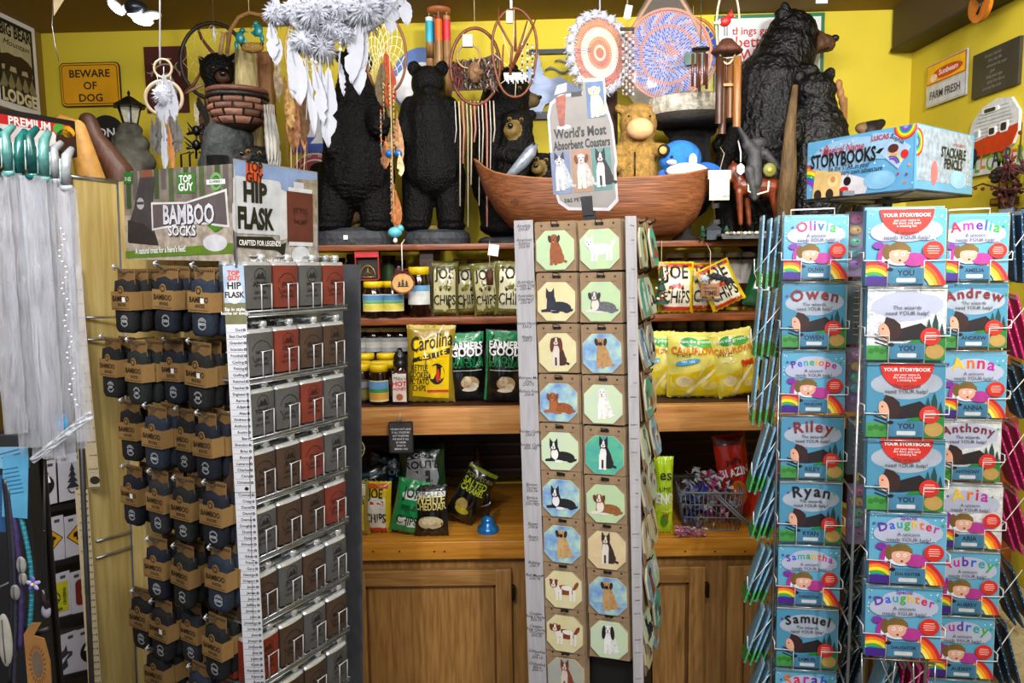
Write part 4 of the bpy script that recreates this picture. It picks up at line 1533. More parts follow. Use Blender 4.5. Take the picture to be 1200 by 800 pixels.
# brown feather bundle left of centre
t, s = hang('feather_bundle', 'bundle of long brown feathers and leather strips hanging left of the roaring bear', 'hanging ornament', 345, 90, 2.75)
f, s = pxf(2.75)
o = t.matrix_world.translation
part('hoop', ring(20 * s, 38 * s, 2.0 * s, mat('#a8863c', .6)), t, T=Matrix.Translation(f(355, 62, 4) - o))
part('web', hoop_web(0, 19 * s, 37 * s, 4, 12, CREAM, .0012), t, T=Matrix.Translation(f(355, 62, 4) - o))
for i, (px, py, L, wd_, c) in enumerate(((334, 82, 80, 10, '#9a6a34'), (342, 78, 92, 12, '#7a5028'), (350, 84, 84, 11, '#a87848'), (356, 92, 70, 12, '#5a3c20'), (337, 96, 50, 12, '#b08a54'), (347, 110, 60, 8, '#8a5a34'), (322, 52, 60, 10, '#8a7860'))):
 part('feather', feather(L * s, wd_ * s, mat(c, .8, var=.4, scale=60), .1 * (-1) ** i, 3, 110 + i), t, T=Matrix.Translation(f(px, py, -4 - i) - o))
mb = MB()
for k in range(7):
 mb.tube([f(334 + k * 4, 90) - o, f(336 + k * 4 + (k % 3), 170) - o, f(338 + k * 3.4, 214 + 4 * (k % 3)) - o], .7 * s, mat(['#7a4a2c', '#c8b89a'][k % 2], .8), n=5)
 mb.ell(f(338 + k * 3.4, 216) - o, 2 * s, WF, n=8)
part('leather_strips', mb, t)
cord(t, (10 * s, 0, 66 * s), CZ)
mb = MB()
o2 = P(316, 150, 2.72)
for k in range(9):
 mb.add(*(lambda m_: (m_.v, m_.f))(feather(.2 + .02 * (k % 3), .02, WF, .1, 1, k)), mat('#b4b2ac', .8, var=.1), Matrix.Translation((.004 * (k - 4), .003 * (k % 3), .08)), True)
solo('feather_tassel', mb, 'limp grey-white feather tassel hanging right of the basket', 'hanging ornament', TM(o2))

# 6 bamboo wind chime with coloured tops
t, s = hang('bamboo_chime', 'bamboo wind chime with rainbow-painted tube tops above the upright bear', 'wind chime', 514, 12, 3.14)
f, s = pxf(3.14)
o = t.matrix_world.translation
mb = MB()
mb.lathe([(0, 3 * s), (13 * s, 2 * s), (14 * s, 0), (13 * s, -3 * s), (0, -4 * s)], mat('#a86034', .5), n=24)
part('top_disc', mb, t)
bam = mat('#a8804c', .4, h2='#8a6234', stretch=(8, 8, .5), scale=12)
for i, (dx, dy, L, c, c2) in enumerate(((-11, 0, 66, '#30b0c8', '#e8ecf0'), (-5, 5, 95, '#4a2a7a', '#8a6234'), (0, -6, 78, '#d86a18', '#7a2a20'), (6, 5, 100, '#b02030', '#8a2030'), (9, -4, 96, '#d03040', '#a8804c'))):
 mb = MB()
 T = Matrix.Translation((dx * s, dy * s, -8 * s))
 r = 4.3 * s
 mb.lathe([(r, 0), (r, -14 * s)], mat(c2, .4), n=12, T=T)
 mb.lathe([(r * .8, 0), (r, 0)], bam, n=12, T=T)
 mb.lathe([(r * 1.01, -4 * s), (r * 1.01, -27 * s)], mat(c, .4), n=12, T=T)
 mb.lathe([(r, -26 * s), (r * 1.05, -45 * s), (r, -(L * .6) * s)], bam, n=12, T=T)
 mb.lathe([(r, -(L * .6) * s), (r, -L * s), (r * .7, -L * s)], bam, n=12, T=T, a0=pi * .9, a1=pi * 2.6 - .5)
 mb.tube([(dx * s, dy * s, -8 * s), (dx * s, dy * s, 0)], .5 * s, TWINE, n=4)
 part('tube', mb, t)
mb = MB()
for a in (0, 2.1, 4.2):
 mb.tube([(11 * s * cos(a), 11 * s * sin(a), 2 * s), (0, 0, 16 * s), (0, 0, CZ - o.z)], .6 * s, TWINE, n=5)
part('cord', mb, t)

# 7 ring with fur band
t, s = hang('fur_dreamcatcher', 'brown hoop dreamcatcher with a speckled fur band and white strips below', 'dreamcatcher', 557, 78, 2.85)
f, s = pxf(2.85)
o = t.matrix_world.translation
part('hoop', ring(28 * s, 42 * s, 1.9 * s, TWIG), t)
part('hoop', ring(13 * s, 13 * s, 1.2 * s, mat('#9a7a54', .5)), t, T=Matrix.Translation(f(549, 66, -6) - o))
mb = MB()
rr = random.Random(5)
fur_m = [mat(c, .9, var=.3) for c in ('#6a5a4c', '#a89888', '#3a2e28', '#7a3430', '#c8bcae')]
for k in range(700):
 x, z = rr.uniform(-26, 24), rr.uniform(-26, 10)
 z *= (.7 + .3 * (x + 26) / 50)
 p = V((x * s, rr.uniform(-3, 1) * s, z * s))
 d = V((rr.uniform(-3, 3), -4, rr.uniform(-8, 2))) * s
 sd = V((1.0 * s, 0, .4 * s))
 mb.add([p - sd, p + sd, p + d], [(0, 1, 2)], fur_m[min(4, int(abs(rr.gauss(0, 2)))) if x > -14 else 3 if rr.random() < .6 else 2])
mb.prism([(-27 * s, -26 * s), (24 * s, -25 * s), (26 * s, 16 * s), (12 * s, 10 * s), (-27 * s, 4 * s)], 0, 3 * s, mat('#4a3a32', .9))
part('fur_band', mb, t)
mb = MB()
mb.box((0, 0, 0), (12 * s, 6 * s, 14 * s), mat('#b4aea2', .6), bev=.003)
part('tag_block', mb, t, T=Matrix.Translation(f(548, 48, -6) - o))
part('fur_tail', tuft(11 * s, mat('#7a5a3c', .9, var=.3), 120, 9, 1.8), t, T=Matrix.Translation(f(556, 85, -12) - o))
mb = MB()
for k in range(11):
 x = -24 + k * 4.4
 zz = -34 - (x * x) * -.012
 L = 40 + 24 * ((k * 3) % 5)
 mb.tube([(x * s, 0, -38 * s), ((x + 1) * s, 0, -70 * s), ((x - 1) * s, 0, -(44 + L) * s)], (.5 + .3 * (k % 3)) * s, mat(['#d8d4cc', '#c8b8a0', '#b87868'][k % 3], .8), n=5)
part('strips', mb, t)
cord(t, (0, 0, 42 * s), CZ)

# 8 twig basket ring
t, s = hang('twig_ring', 'round thin twig ring with forked twigs and threads left of the metal cut-out', 'hanging ornament', 603, 62, 2.75)
f, s = pxf(2.75)
o = t.matrix_world.translation
part('hoop', ring(25 * s, 50 * s, 1.5 * s, TWIG, wob=.004), t)
for i, pts in enumerate((((598, 88), (600, 55), (585, 28), (584, 8)), ((600, 80), (612, 45), (618, 24)), ((602, 75), (622, 36), (628, 22)), ((588, 82), (590, 52)), ((604, 60), (604, 18)))):
 mb = MB()
 mb.tube([f(x, y, -2) - o for x, y in pts], [2 * s] + [1.4 * s] * (len(pts) - 2) + [.7 * s], TWIG, n=6)
 part('twig', mb, t)
mb = MB()
for k in range(8):
 a = 2 * pi * k / 8
 mb.tube([(24 * s * cos(a), 0, 48 * s * sin(a)), (4 * s * cos(a + .4), 0, -18 * s + 8 * s * sin(a))], .4 * s, CREAM, n=4)
for k in range(14):
 mb.tube([((-12 + k * 1.8) * s, -.004, -22 * s), ((-11 + k * 1.8) * s, -.004, (-30 - 2 * (k % 3)) * s)], .9 * s, WHITE, n=5)
part('web', mb, t)
mb = MB()
for j, px in enumerate((612, 618, 624)):
 for q in range(13):
  mb.ell(f(px, 52 + q * 3.4, -2) - o, 1.3 * s, mat(['#e0e0e4', '#22262c', '#8aa0a8'][(q + j) % 3], .3), n=6)
part('bead_string', mb, t)
mb = MB()
mb.box(f(597, 20, -3) - o, (8 * s, 3 * s, 14 * s), mat('#a8a494', .5), bev=.002)
mb.tube([f(599, 10, -3) - o, V((f(599, 10, -3).x - o.x, 0, CZ - o.z))], 1.6 * s, WHITE, n=6)
part('hanger', mb, t)

# 9 red and white crochet hoop
t, s = hang('crochet_hoop', 'round red, orange and white crocheted hoop with white fringe', 'dreamcatcher', 703, 62, 2.8, yaw=.45)
f, s = pxf(2.8)
rings_ = [(0, 6, '#b85868'), (6, 9, '#d8c8c0'), (9, 15, '#b86a74'), (15, 18, '#c08878'), (18, 28, '#d0ccc8'), (28, 32, '#b87078'), (32, 37, '#c07c70'), (37, 39, '#b85a64')]
mb = MB()
for r0, r1, c in rings_:
 m_ = mat(c, .85, bump=.4, bscale=300)
 nn = max(10, int(r1 * 2))
 for k in range(nn):
  a = 2 * pi * k / nn
  mb.flat([(x * s * .9, z * s * 1.0) for x, z in arc2(0, 0, max(r0, .1), r1 - .35, a + .1 / nn, a + 2 * pi / nn * .82, 3)], 0, m_)
part('crochet_web', mb, t)
part('hoop', ring(36 * s, 40 * s, 1.6 * s, mat('#d8d0c8', .8)), t)
part('fringe', (lambda: (lambda mb: [mb.add(*(lambda q: (q.v, q.f))(tuft(9 * s, WF, 26, k)), WF, Matrix.Translation((38 * s * cos(a), .004, 42 * s * sin(a)))) for k, a in enumerate([2 * pi * j / 22 for j in range(22)])] and mb)(MB()))(), t)
cord(t, (0, 0, 42 * s), CZ, WF, .003)

# 10 big beaded crochet in plastic with wooden triangle frame
t, s = hang('beaded_mandala', 'large round blue and orange beaded crochet mandala wrapped in clear plastic', 'dreamcatcher', 783, 64, 3.06)
f, s = pxf(3.06)
o = t.matrix_world.translation
mb = MB()
rr = random.Random(8)
bl_, orr, whm, pk = mat('#2a4ab8', .6), mat('#c86a3a', .6), mat('#a4a4bc', .6), mat('#7884c4', .6)
for r in range(2, 50, 2):
 nn = int(2 * pi * r / 2.6)
 for k in range(nn):
  a = 2 * pi * (k + .5 * (r % 4 == 0)) / nn
  if 30 <= r <= 33:
   m_ = orr
  elif r >= 46:
   m_ = orr if r == 46 else bl_
  elif r >= 36:
   m_ = [bl_, pk, orr, whm][int((a * 14 / (2 * pi) * 4 + r / 4)) % 4]
  elif r > 18:
   m_ = [bl_, whm, bl_, pk][(k + r // 2) % 4]
  else:
   m_ = [whm, pk, orr, bl_][(k // 2 + r // 2) % 4] if a > 2 or r > 10 else orr
  q = V((r * s * cos(a), rr.uniform(-.0005, .0005), r * s * 1.02 * sin(a)))
  h_ = .95 * s
  mb.add([q + V((-h_, 0, -h_)), q + V((h_, 0, -h_)), q + V((h_, 0, h_)), q + V((-h_, 0, h_)), q + V((0, -h_, 0))], [(0, 1, 4), (1, 2, 4), (2, 3, 4), (3, 0, 4)], m_)
mb.prism(E2(0, 0, 47 * s, 48 * s, n=40), .001, .003, mat('#a8aac8', .8))
part('beadwork', mb, t)
part('hoop', ring(49 * s, 50 * s, 1.7 * s, mat('#c88058', .6)), t)
mb = MB()
mb.tube([f(726, 58) - o, f(737, 40) - o, f(762, 0) - o, f(775, -14) - o, f(790, -14) - o, f(812, 22) - o, f(824, 48) - o], 2 * s, mat('#b08050', .5), n=8)
mb.tube([f(726, 58) - o, f(724, 80) - o, f(722, 110) - o], 1.8 * s, mat('#b08050', .5), n=8)
part('wooden_hanger', mb, t)
mb = MB()
pl = mat('#dfe4ee', .12, alpha=.10, var=.02)
N, M_ = 18, 16
out = [(730, 60), (745, 20), (768, -20), (792, -20), (815, 20), (838, 70), (834, 105), (810, 122), (745, 124), (728, 100)]
c0 = V((783, 62, 0))
vs, fs = [], []
rr = random.Random(2)
L_ = len(out)
for j in range(5):
 kf = 1 - j / 4.6
 for (x, y) in out:
  X, Yy = 783 + (x - 783) * kf, 62 + (y - 62) * kf
  vs.append(f(X, Yy, -6 - 4 * (1 - kf) + rr.uniform(-2.5, 2.5)) - o)
for j in range(4):
 for k in range(L_):
  fs.append((j * L_ + k, j * L_ + (k + 1) % L_, (j + 1) * L_ + (k + 1) % L_, (j + 1) * L_ + k))
fs.append(tuple(4 * L_ + k for k in range(L_)))
mb.add(vs, fs, pl, None, True)
part('plastic_wrap', mb, t)
mb = MB()
mb.box((0, 0, 0), (20 * s, .002, 13 * s), mat('#5a7468', .7), T=Matrix.Rotation(-.12, 4, 'Y'))
part('swing_tag', mb, t, T=Matrix.Translation(f(813, 68, -12) - o))
cord(t, (0, 0, 78 * s), CZ, TWINE)
# second hoop behind at right (blue and orange rim)
t, s = hang('blue_hoop', 'part of a blue and orange hoop dreamcatcher behind the beaded mandala', 'dreamcatcher', 812, 62, 3.14, yaw=-.2)
part('hoop', ring(28 * s, 38 * s, 1.8 * s, mat('#b06a38', .6)), t)
part('crochet_web', (lambda mb: [mb.flat([(x * s, z * s * 1.3) for x, z in arc2(0, 0, r0, r1, 2 * pi * k / 24, 2 * pi * (k + .8) / 24, 3)], 0, mat(c, .8)) for r0, r1, c in ((18, 21, '#e0e0e8'), (22, 26, '#2040b0')) for k in range(24)] and mb)(MB()), t)
cord(t, (0, 0, 38 * s), CZ)
# wood block and clear lure
mb = MB()
o = V((P(708, 120, 2.95).x, 2.95, zt))
mb.tube([(0, 0, .0), (.002, 0, .3), (0, 0, P(706, 96, 2.95).z - zt)], 15 * 2.95 / 900, mat('#3a2016', .6, bump=.5, bscale=40, stretch=(4, 4, .5)), n=14)
solo('wood_post', mb, 'dark brown wooden post standing behind the coasters sign', 'post', TM(o))
t, s = hang('glass_drop', 'small pale blue glass tag hanging left of the beaded mandala', 'hanging ornament', 736, 14, 2.6)
mb = MB(); mb.box((0, 0, 0), (8 * s, .004, 15 * s), mat('#b8d0e4', .1, alpha=.7), T=Matrix.Rotation(.2, 4, 'Y'), bev=.001)
part('glass', mb, t); cord(t, (0, 0, 7 * s), CZ, mat('#7a5a3c'))
# long strands left of mandala
t, s = hang('shell_chime', 'narrow pale shell and bead strand chime left of the beaded mandala', 'wind chime', 735, 34, 2.78)
f, s = pxf(2.78)
o = t.matrix_world.translation
mb = MB(); mb.box((0, 0, 0), (16 * s, 4 * s, 3 * s), mat('#2a1c14', .6), bev=.001)
part('top_bar', mb, t)
for j in range(4):
 mb = MB()
 for q in range(20):
  mb.ell((f(730 + j * 4, 38 + q * 3.8) - o), (1.5 * s, 1.3 * s, 1.8 * s), mat(['#d8d4d0', '#8a7a70', '#b89aa0', '#4a4040'][(q * 3 + j) % 4], .4), n=6)
 part('strand', mb, t)
cord(t, (0, 0, 1 * s), CZ)
# 11 small tube chime
t, s = hang('metal_chime', 'small dark tube wind chime hanging before the right edge of the beaded mandala', 'wind chime', 821, 58, 2.66)
f, s = pxf(2.66)
o = t.matrix_world.translation
mb = MB(); mb.lathe([(0, 2 * s), (10 * s, 1 * s), (10 * s, -1 * s), (0, -1 * s)], K, n=16)
part('top_disc', mb, t)
for j in range(5):
 mb = MB()
 mb.tube([((-8 + j * 4) * s, (-3 if j % 2 else 3) * s, -4 * s), ((-8 + j * 4) * s, (-3 if j % 2 else 3) * s, (-40 - (j % 3) * 3) * s)], 1.6 * s, mat('#5a3826', .3, .3), n=8)
 part('tube', mb, t)
cord(t, (0, 0, 1 * s), CZ, K)
# 12 cardinal chime
t, s = hang('cardinal_chime', 'bamboo wind chime topped by a red bird on a bark slab in a twig ring', 'wind chime', 852, 42, 2.62)
f, s = pxf(2.62)
o = t.matrix_world.translation
part('twig_ring', ring(13 * s, 42 * s, 1.2 * s, mat('#c8b490', .6)), t, T=Matrix.Translation(f(853, 30) - o))
mb = MB()
mb.lathe([(0, -2 * s), (6 * s, -4 * s), (13 * s, -12 * s), (18 * s, -17 * s), (15 * s, -20 * s), (0, -20 * s)], mat('#4a2414', .6, bump=.8, bscale=60), n=14)
part('bark_roof', mb, t)
mb = MB()
mb.ell(f(850, 25, -4) - o, (7 * s, 5 * s, 5.5 * s), mat('#b01c1c', .5), R=Matrix.Rotation(-.5, 3, 'Y'))
mb.ell(f(856, 18, -4) - o, 3.6 * s, mat('#b01c1c', .5))
mb.lathe([(2 * s, 0), (0, 5 * s)], mat('#b01c1c', .5), n=8, T=Matrix.Translation(f(857, 16, -4) - o))
mb.tube([f(846, 26, -4) - o, f(836, 27, -4) - o], [2.6 * s, 1 * s], mat('#e0d8d4', .5), n=8)
mb.tube([f(860, 19, -4) - o, f(863, 20, -4) - o], [1 * s, .2 * s], mat('#d08020', .5), n=6)
for x in (849, 852):
 mb.tube([f(x, 30, -4) - o, f(x, 42, -4) - o], .5 * s, K, n=5)
part('bird', mb, t)
for i, (dx, dy, L, c) in enumerate(((-9, -4, 74, '#3a2012'), (-3, 5, 84, '#4a2a16'), (11, -5, 78, '#8a5a2c'), (6, 5, 66, '#6a4220'))):
 mb = MB()
 m_ = mat(c, .4, var=.25, stretch=(6, 6, .6))
 T = Matrix.Translation((dx * s, dy * s, -24 * s))
 mb.lathe([(3 * s, 0), (4.4 * s, 0), (4.4 * s, -(L * .6) * s)], m_, n=12, T=T)
 mb.lathe([(4.4 * s, -(L * .6) * s), (4.4 * s, -L * s)], m_, n=12, T=T, a0=pi, a1=2 * pi)
 part('tube', mb, t)
mb = MB(); mb.box((0, -.002, -54 * s), (22 * s, 2 * s, 3 * s), mat('#a87838', .5)); part('cross_bar', mb, t)
cord(t, (2 * s, 0, 50 * s), CZ)

# 13 black metal spider-like cutout
o = V((P(230, 180, 2.9).x, 2.9, zt))
t = thing('metal_garden_stake', 'black cut metal pronged candle holder below the dark feathers', 'ornament', TM(o))
f, s = pxf(2.9)
mb = MB()
B = BLACKWIRE
for y0, wv in ((172, 15), (155, 11)):
 mb.ell(f(230, y0 - 2) - o, (5 * s, 4 * s, 6 * s), B, n=10)
 for sd in (-1, 1):
  for q in range(3):
   mb.tube([f(230, y0) - o, f(230 + sd * (5 + q * 3), y0 - 4 + q * 3) - o, f(230 + sd * (wv - q * 1.5), y0 - 12 + q * 6) - o], [1.6 * s, 1.5 * s, .4 * s], B, n=5)
mb.tube([f(230, 150) - o, f(230, 186) - o], 1.3 * s, B)
for dx in (-18, -8, 8, 18):
 mb.tube([f(230 + dx * .4, 178) - o, f(230 + dx, 181) - o, V((f(230 + dx * 1.1, 200).x - o.x, .01 * (-1) ** dx, 0.001))], 1.2 * s, B, n=5)
part('stake', mb, t)

# corner triangle pennant and cord at top left
t, s = hang('paper_pennant', 'pale tan corner of a hanging paper piece at the top left ceiling', 'hanging ornament', 66, 2, 2.4)
f, s = pxf(2.4)
o = t.matrix_world.translation
mb = MB()
vs = [f(62, -14) - o, f(84, -14) - o, f(63, 19) - o, f(62, -14, 3) - o, f(84, -14, 3) - o, f(63, 19, 3) - o]
mb.add(vs, [(0, 2, 1), (3, 4, 5), (0, 1, 4, 3), (1, 2, 5, 4), (2, 0, 3, 5)], mat('#c8b48c', .8))
part('paper', mb, t)
mb = MB()
mb.tube([f(62, -10) - o, f(61, 30) - o, f(64, 50) - o, f(69, 72) - o], .5 * s, WIRE, n=4)
part('string', mb, t)

# ---- ceiling light with bright heads
Yl = 2.62
f, s = pxf(Yl)
o = V((P(158, 0, Yl).x, Yl, CZ))
t = thing('ceiling_light', 'ceiling light with dark hub and four bright oval white heads', 'ceiling light', TM(o))
zl = f(158, 10).z - CZ
mb = MB()
mb.lathe([(0, 0), (14 * s, 0), (14 * s, -.012), (3 * s, -.014), (3 * s, zl + .02)], mat('#2c2f36', .3, .6), n=20)
mb.ell((0, 0, zl), (13 * s, 13 * s, 9 * s), mat('#20242c', .3, .5), n=18)
part('hub', mb, t)
LAMP = mat('#ffffff', .4, emit=16)
for px, py, rx, rz, an in ((136, 9, 11, 4.5, .75), (158, 16, 8, 4.5, .1), (178, 19, 9, 3.4, -.05), (167, 25, 11, 4, .25)):
 mb = MB()
 R = Matrix.Rotation(an, 3, 'Y')
 mb.ell(f(px, py - 1, 2) - o, ((rx + 2) * s, 6 * s, (rz + 1.5) * s), mat('#cfd4dc', .3, .5), R=R, n=16)
 part('lamp_head', mb, t)
 mb = MB()
 mb.ell(f(px, py, -3) - o, (rx * s, 4 * s, rz * s), LAMP, R=R, n=16)
 part('lens', mb, t)
spot('ceiling_lamp_light', P(160, 30, 2.5), P(180, 300, 2.6), 8, 120)
# second bright fitting at top centre (partly hidden by feathers)
o = V((P(436, -4, 2.6).x, 2.6, CZ))
t = thing('ceiling_light', 'ceiling light head mostly hidden behind the top of the white dreamcatcher', 'ceiling light', TM(o))
f, s = pxf(2.6)
mb = MB(); mb.ell(f(436, -8) - o, (14 * s, 8 * s, 6 * s), mat('#5a6a8a', .3, .5)); mb.tube([(0, 0, 0), f(436, -8) - o], 3 * s, K); part('hub', mb, t)
mb = MB(); mb.ell(f(437, 2) - o, (10 * s, 6 * s, 3 * s), LAMP); part('lens', mb, t)
# price tag hanging from ceiling upper right
t, s = hang('price_tag', 'tiny white tag hanging by the ceiling above the huge bear', 'tag', 963, -1, 2.6)
mb = MB(); mb.box((0, 0, 0), (13 * s, .002, 9 * s), WHITE); mb.text('85', 0, -.006, .016, -.0015, K); part('tag', mb, t); cord(t, (0, 0, 4 * s), CZ)
# ============================================================ GOODS ON THE SHELVES
def bag_mb(w_, h_, puff, base, shapes=(), texts=(), wrinkle=.0055, seed=0, crimp=.05, top=None, pinch=.06):
 """sealed crisp bag: bottom centre at origin, front -y. shapes: (poly in unit coords x -1..1, z 0..1, material); texts: (str,x,z,size,mat,kw)"""
 def wx(v):
  return 1 - pinch * sin(pi * min(max(v, 0), 1)) ** .6

 def S(X, Z, side=-1, lift=0.0):
  u = max(-1, min(1, X / (w_ / 2)))
  v = max(0, min(1, Z / h_))
  b = (1 - abs(u) ** 2.4) ** .7 * (max(0, sin(pi * v)) ** .55)
  wr = wrinkle * noise.noise(V((u * 2.6 + seed, v * 3.4, side * 3 + seed))) * 2 * b ** .5
  wr += wrinkle * .8 * noise.noise(V((u * 7 + seed, v * 8, side))) * b ** .5
  return V((X * wx(v), side * (puff * b + lift) + (wr if side < 0 else -wr), Z))
 mb = MB()
 nu, nv = 18, 26
 for side in (-1, 1):
  vs, fs = [], []
  for j in range(nv + 1):
   v = j / nv
   for i in range(nu + 1):
    p = S((-1 + 2 * i / nu) * w_ / 2, v * h_, side)
    if j in (0, nv):
     p.z += .0025 * sin(i * 2.1 + seed)
    vs.append(p)
  for j in range(nv):
   for i in range(nu):
    k = j * (nu + 1) + i
    q = (k, k + 1, k + nu + 2, k + nu + 1)
    fs.append(q if side < 0 else q[::-1])
  mb.add(vs, fs, base, None, True)
 cr = top or base
 for z0, z1 in ((h_ * (1 - crimp), h_),):
  mb.add([S(x, z, -1, .0012) for z in (z0, z1) for x in [(-1 + 2 * i / 12) * w_ / 2 for i in range(13)]], [(i, i + 1, i + 14, i + 13) for i in range(12)], cr)
 lf = .0020
 for poly, m in shapes:
  # refine outline and fan it over the curved face
  pts = []
  L = len(poly)
  for i in range(L):
   a, b = poly[i], poly[(i + 1) % L]
   n = max(1, int((abs(a[0] - b[0]) * w_ / 2 + abs(a[1] - b[1]) * h_) / .02))
   pts += [(a[0] + (b[0] - a[0]) * k / n, a[1] + (b[1] - a[1]) * k / n) for k in range(n)]
  cx = sum(p[0] for p in pts) / len(pts)
  cz = sum(p[1] for p in pts) / len(pts)
  n = len(pts)
  R_ = 4
  vs, fs = [S(cx * w_ / 2, cz * h_, -1, lf)], []
  for r in range(1, R_ + 1):
   vs += [S((cx + (p[0] - cx) * r / R_) * w_ / 2, (cz + (p[1] - cz) * r / R_) * h_, -1, lf) for p in pts]
  for k in range(n):
   l = (k + 1) % n
   fs.append((0, 1 + k, 1 + l))
   for r in range(R_ - 1):
    fs.append((1 + r * n + k, 1 + (r + 1) * n + k, 1 + (r + 1) * n + l, 1 + r * n + l))
  mb.add(vs, fs, m, None, True)
  lf += .0003
 lf += .0006
 for tx in texts:
  q, x, z, size, m = tx[:5]
  kw = dict(tx[5]) if len(tx) > 5 else {}
  wt = max(max((p[0] for p in text_mesh(l, 'LEFT', .0, 0)[0]), default=.1) for l in q.split('\n')) * size * kw.get('sx', 1)
  av = w_ * (.92 - abs(x))
  if wt > av:
   kw['sx'] = kw.get('sx', 1) * av / wt
  mb.text(q, x * w_ / 2, z * h_, size, 0, m, fn=lambda X, Z: S(X, Z, -1, lf), **kw)
 return mb


def bag(label, px0, px1, py0, py1, Y, base, shapes, texts, puff=.03, roll=0, yaw=0, tilt=0, ztop=None, seed=0, group=None, top=None, cat='chip bag', name='chip_bag', pinch=.06):
 s = Y / FPX
 w_, h_ = (px1 - px0) * s, (py1 - py0) * s
 c = P((px0 + px1) / 2, py1, Y)
 if ztop is not None:
  c = V((c.x, c.y, ztop + abs(sin(roll)) * w_ / 2 * .9 + .001))
 mb = bag_mb(w_, h_, puff, base, shapes, texts, seed=seed, top=top, pinch=pinch)
 return solo(name, mb, label, cat, TM(c, yaw, tilt, roll), group)


def gl(h, r=.28):
 return mat(h, r, .0, var=.07, coat=.4, scale=8, bump=.45, bscale=22)


DK = mat('#15140f', .5)
# --- white truck chips, left group (olive-cream bags)
crm, oli = gl('#b8b088'), gl('#6a6830')


def joe(label, px0, px1, py0, py1, Y, body, edge, accent, roll=0, yaw=0, seed=0, ztop=None):
 car = [(-.5, .48), (-.5, .53), (-.25, .55), (-.15, .60), (.15, .60), (.22, .55), (.5, .54), (.5, .48)]
 bag(label, px0, px1, py0, py1, Y, edge, [(RR(1.55, .78, .12, 0, .47), body), (R2(-.9, .9, .9, .97), accent), (car, accent), (E2(-.3, .48, .09, .03), DK), (E2(.3, .48, .09, .03), DK), (R2(-.8, .05, .8, .12), accent)],
  [('JOE', 0, .68, .062 * (px1 - px0) / 38, DK, dict(bold=.02, sx=.8)), ('CHIPS', 0, .20, .058 * (px1 - px0) / 38, DK, dict(bold=.015, sx=.62))], roll=roll, yaw=yaw, seed=seed, ztop=ztop)


zz2 = z2 + .001
joe('olive-cream truck chip bag, leftmost of four beside the tall honey jar', 504, 538, 305, 368, 2.86, crm, gl('#4a4620'), oli, .02, .1, 1, zz2)
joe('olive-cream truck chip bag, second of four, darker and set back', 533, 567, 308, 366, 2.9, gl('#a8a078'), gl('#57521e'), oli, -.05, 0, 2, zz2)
joe('olive-cream truck chip bag, third of four, behind a hanging brown charm', 556, 588, 309, 369, 2.84, crm, oli, oli, -.08, 0, 3, zz2)
joe('brightest cream truck chip bag, rightmost of four by the coaster rack', 579, 618, 307, 369, 2.82, gl('#d8d2b4'), oli, oli, .04, 0, 4, zz2)
# right group
yl, rd = gl('#d8b818'), gl('#b83018')
joe('yellow-edged white truck chip bag with a red truck, left of three on the right', 770, 812, 305, 364, 2.84, gl('#d8d2c0'), yl, rd, .01, 0, 5, zz2)
joe('white and yellow truck chip bag half hidden behind the small wooden TIME sign', 806, 848, 306, 362, 2.9, gl('#c8c0a4'), yl, rd, -.03, 0, 6, zz2)
joe('tilted white and yellow truck chip bag with a red band, right of the TIME sign', 834, 876, 312, 364, 2.83, gl('#d8d2c0'), yl, rd, -.45, -.1, 7, zz2)
bag('dark green chip bag lying behind the books rack on the second board', 868, 900, 305, 364, 2.93, gl('#14502a'), [(RR(1.2, .3, .05, 0, .5), WHITE)], [('CH', 0, .45, .05, DK)], roll=.25, seed=8, ztop=zz2)

# --- third tier bags on the beam shelf
zb1 = zb + .001
bag('big yellow kettle potato chip bag with bee emblem and Carolina script on the beam', 476, 534, 384, 475, 2.66, gl('#8a7420'),
 [([(-.75, .08), (-.7, .80), (.8, .88), (.75, .05)], gl('#e0bc10')), (E2(.25, .38, .34, .14), DK), (E2(.1, .40, .12, .08, .4), gl('#e8c818')), (E2(.3, .36, .08, .09), RED), ([(-.8, .52), (-.75, .58), (.8, .72), (.8, .64)], DK), (R2(-.15, .14, .75, .17), gl('#c83018'))],
 [('Carolina', .02, .71, .07, DK, dict(bold=.015, sx=.72, rot=.18, shear=.3)), ('KETTLE', .1, .595, .03, gl('#e0bc10'), dict(bold=.02, rot=.12)), ('KETTLE\nCOOKED\nPOTATO\nCHIPS', -.48, .42, .030, DK, dict(bold=.01, sx=.7))],
 puff=.035, roll=.03, yaw=.08, ztop=zb1, seed=11, top=gl('#b09a50'))
grn, blk = gl('#127a48'), gl('#0d100f')


def dirty(label, px0, px1, py0, py1, Y, sd, roll=0):
 bag(label, px0, px1, py0, py1, Y, blk, [(R2(-.98, .85, .98, .99), grn), (R2(-.98, .02, -.86, .9), grn), (E2(.15, .27, .5, .10), gl('#b89870')), (E2(0, .30, .25, .07), gl('#d8c8a8')), (E2(.35, .22, .25, .05), gl('#d8ccb0')), (E2(.1, .17, .4, .03), gl('#e0dccc'))],
  [('FARMERS', .05, .76, .034, WHITE, dict(bold=.03)), ('GOOD', .05, .66, .044, WHITE, dict(bold=.03)), ('LIMON &', .05, .56, .034, grn, dict(bold=.02)), ('SOUR CREAM', .05, .50, .026, grn, dict(bold=.02)), ('_______', .05, .465, .03, WHITE)],
  puff=.035, ztop=zb1, seed=sd, roll=roll)


dirty('green topped black chip bag, left of the pair beside the kettle chips', 527, 572, 392, 473, 2.68, 12, -.04)
dirty('green topped black chip bag, right of the pair by the coaster rack', 566, 612, 388, 473, 2.64, 13, .05)
lem, cyl = gl('#e0d468'), gl('#e2c414')


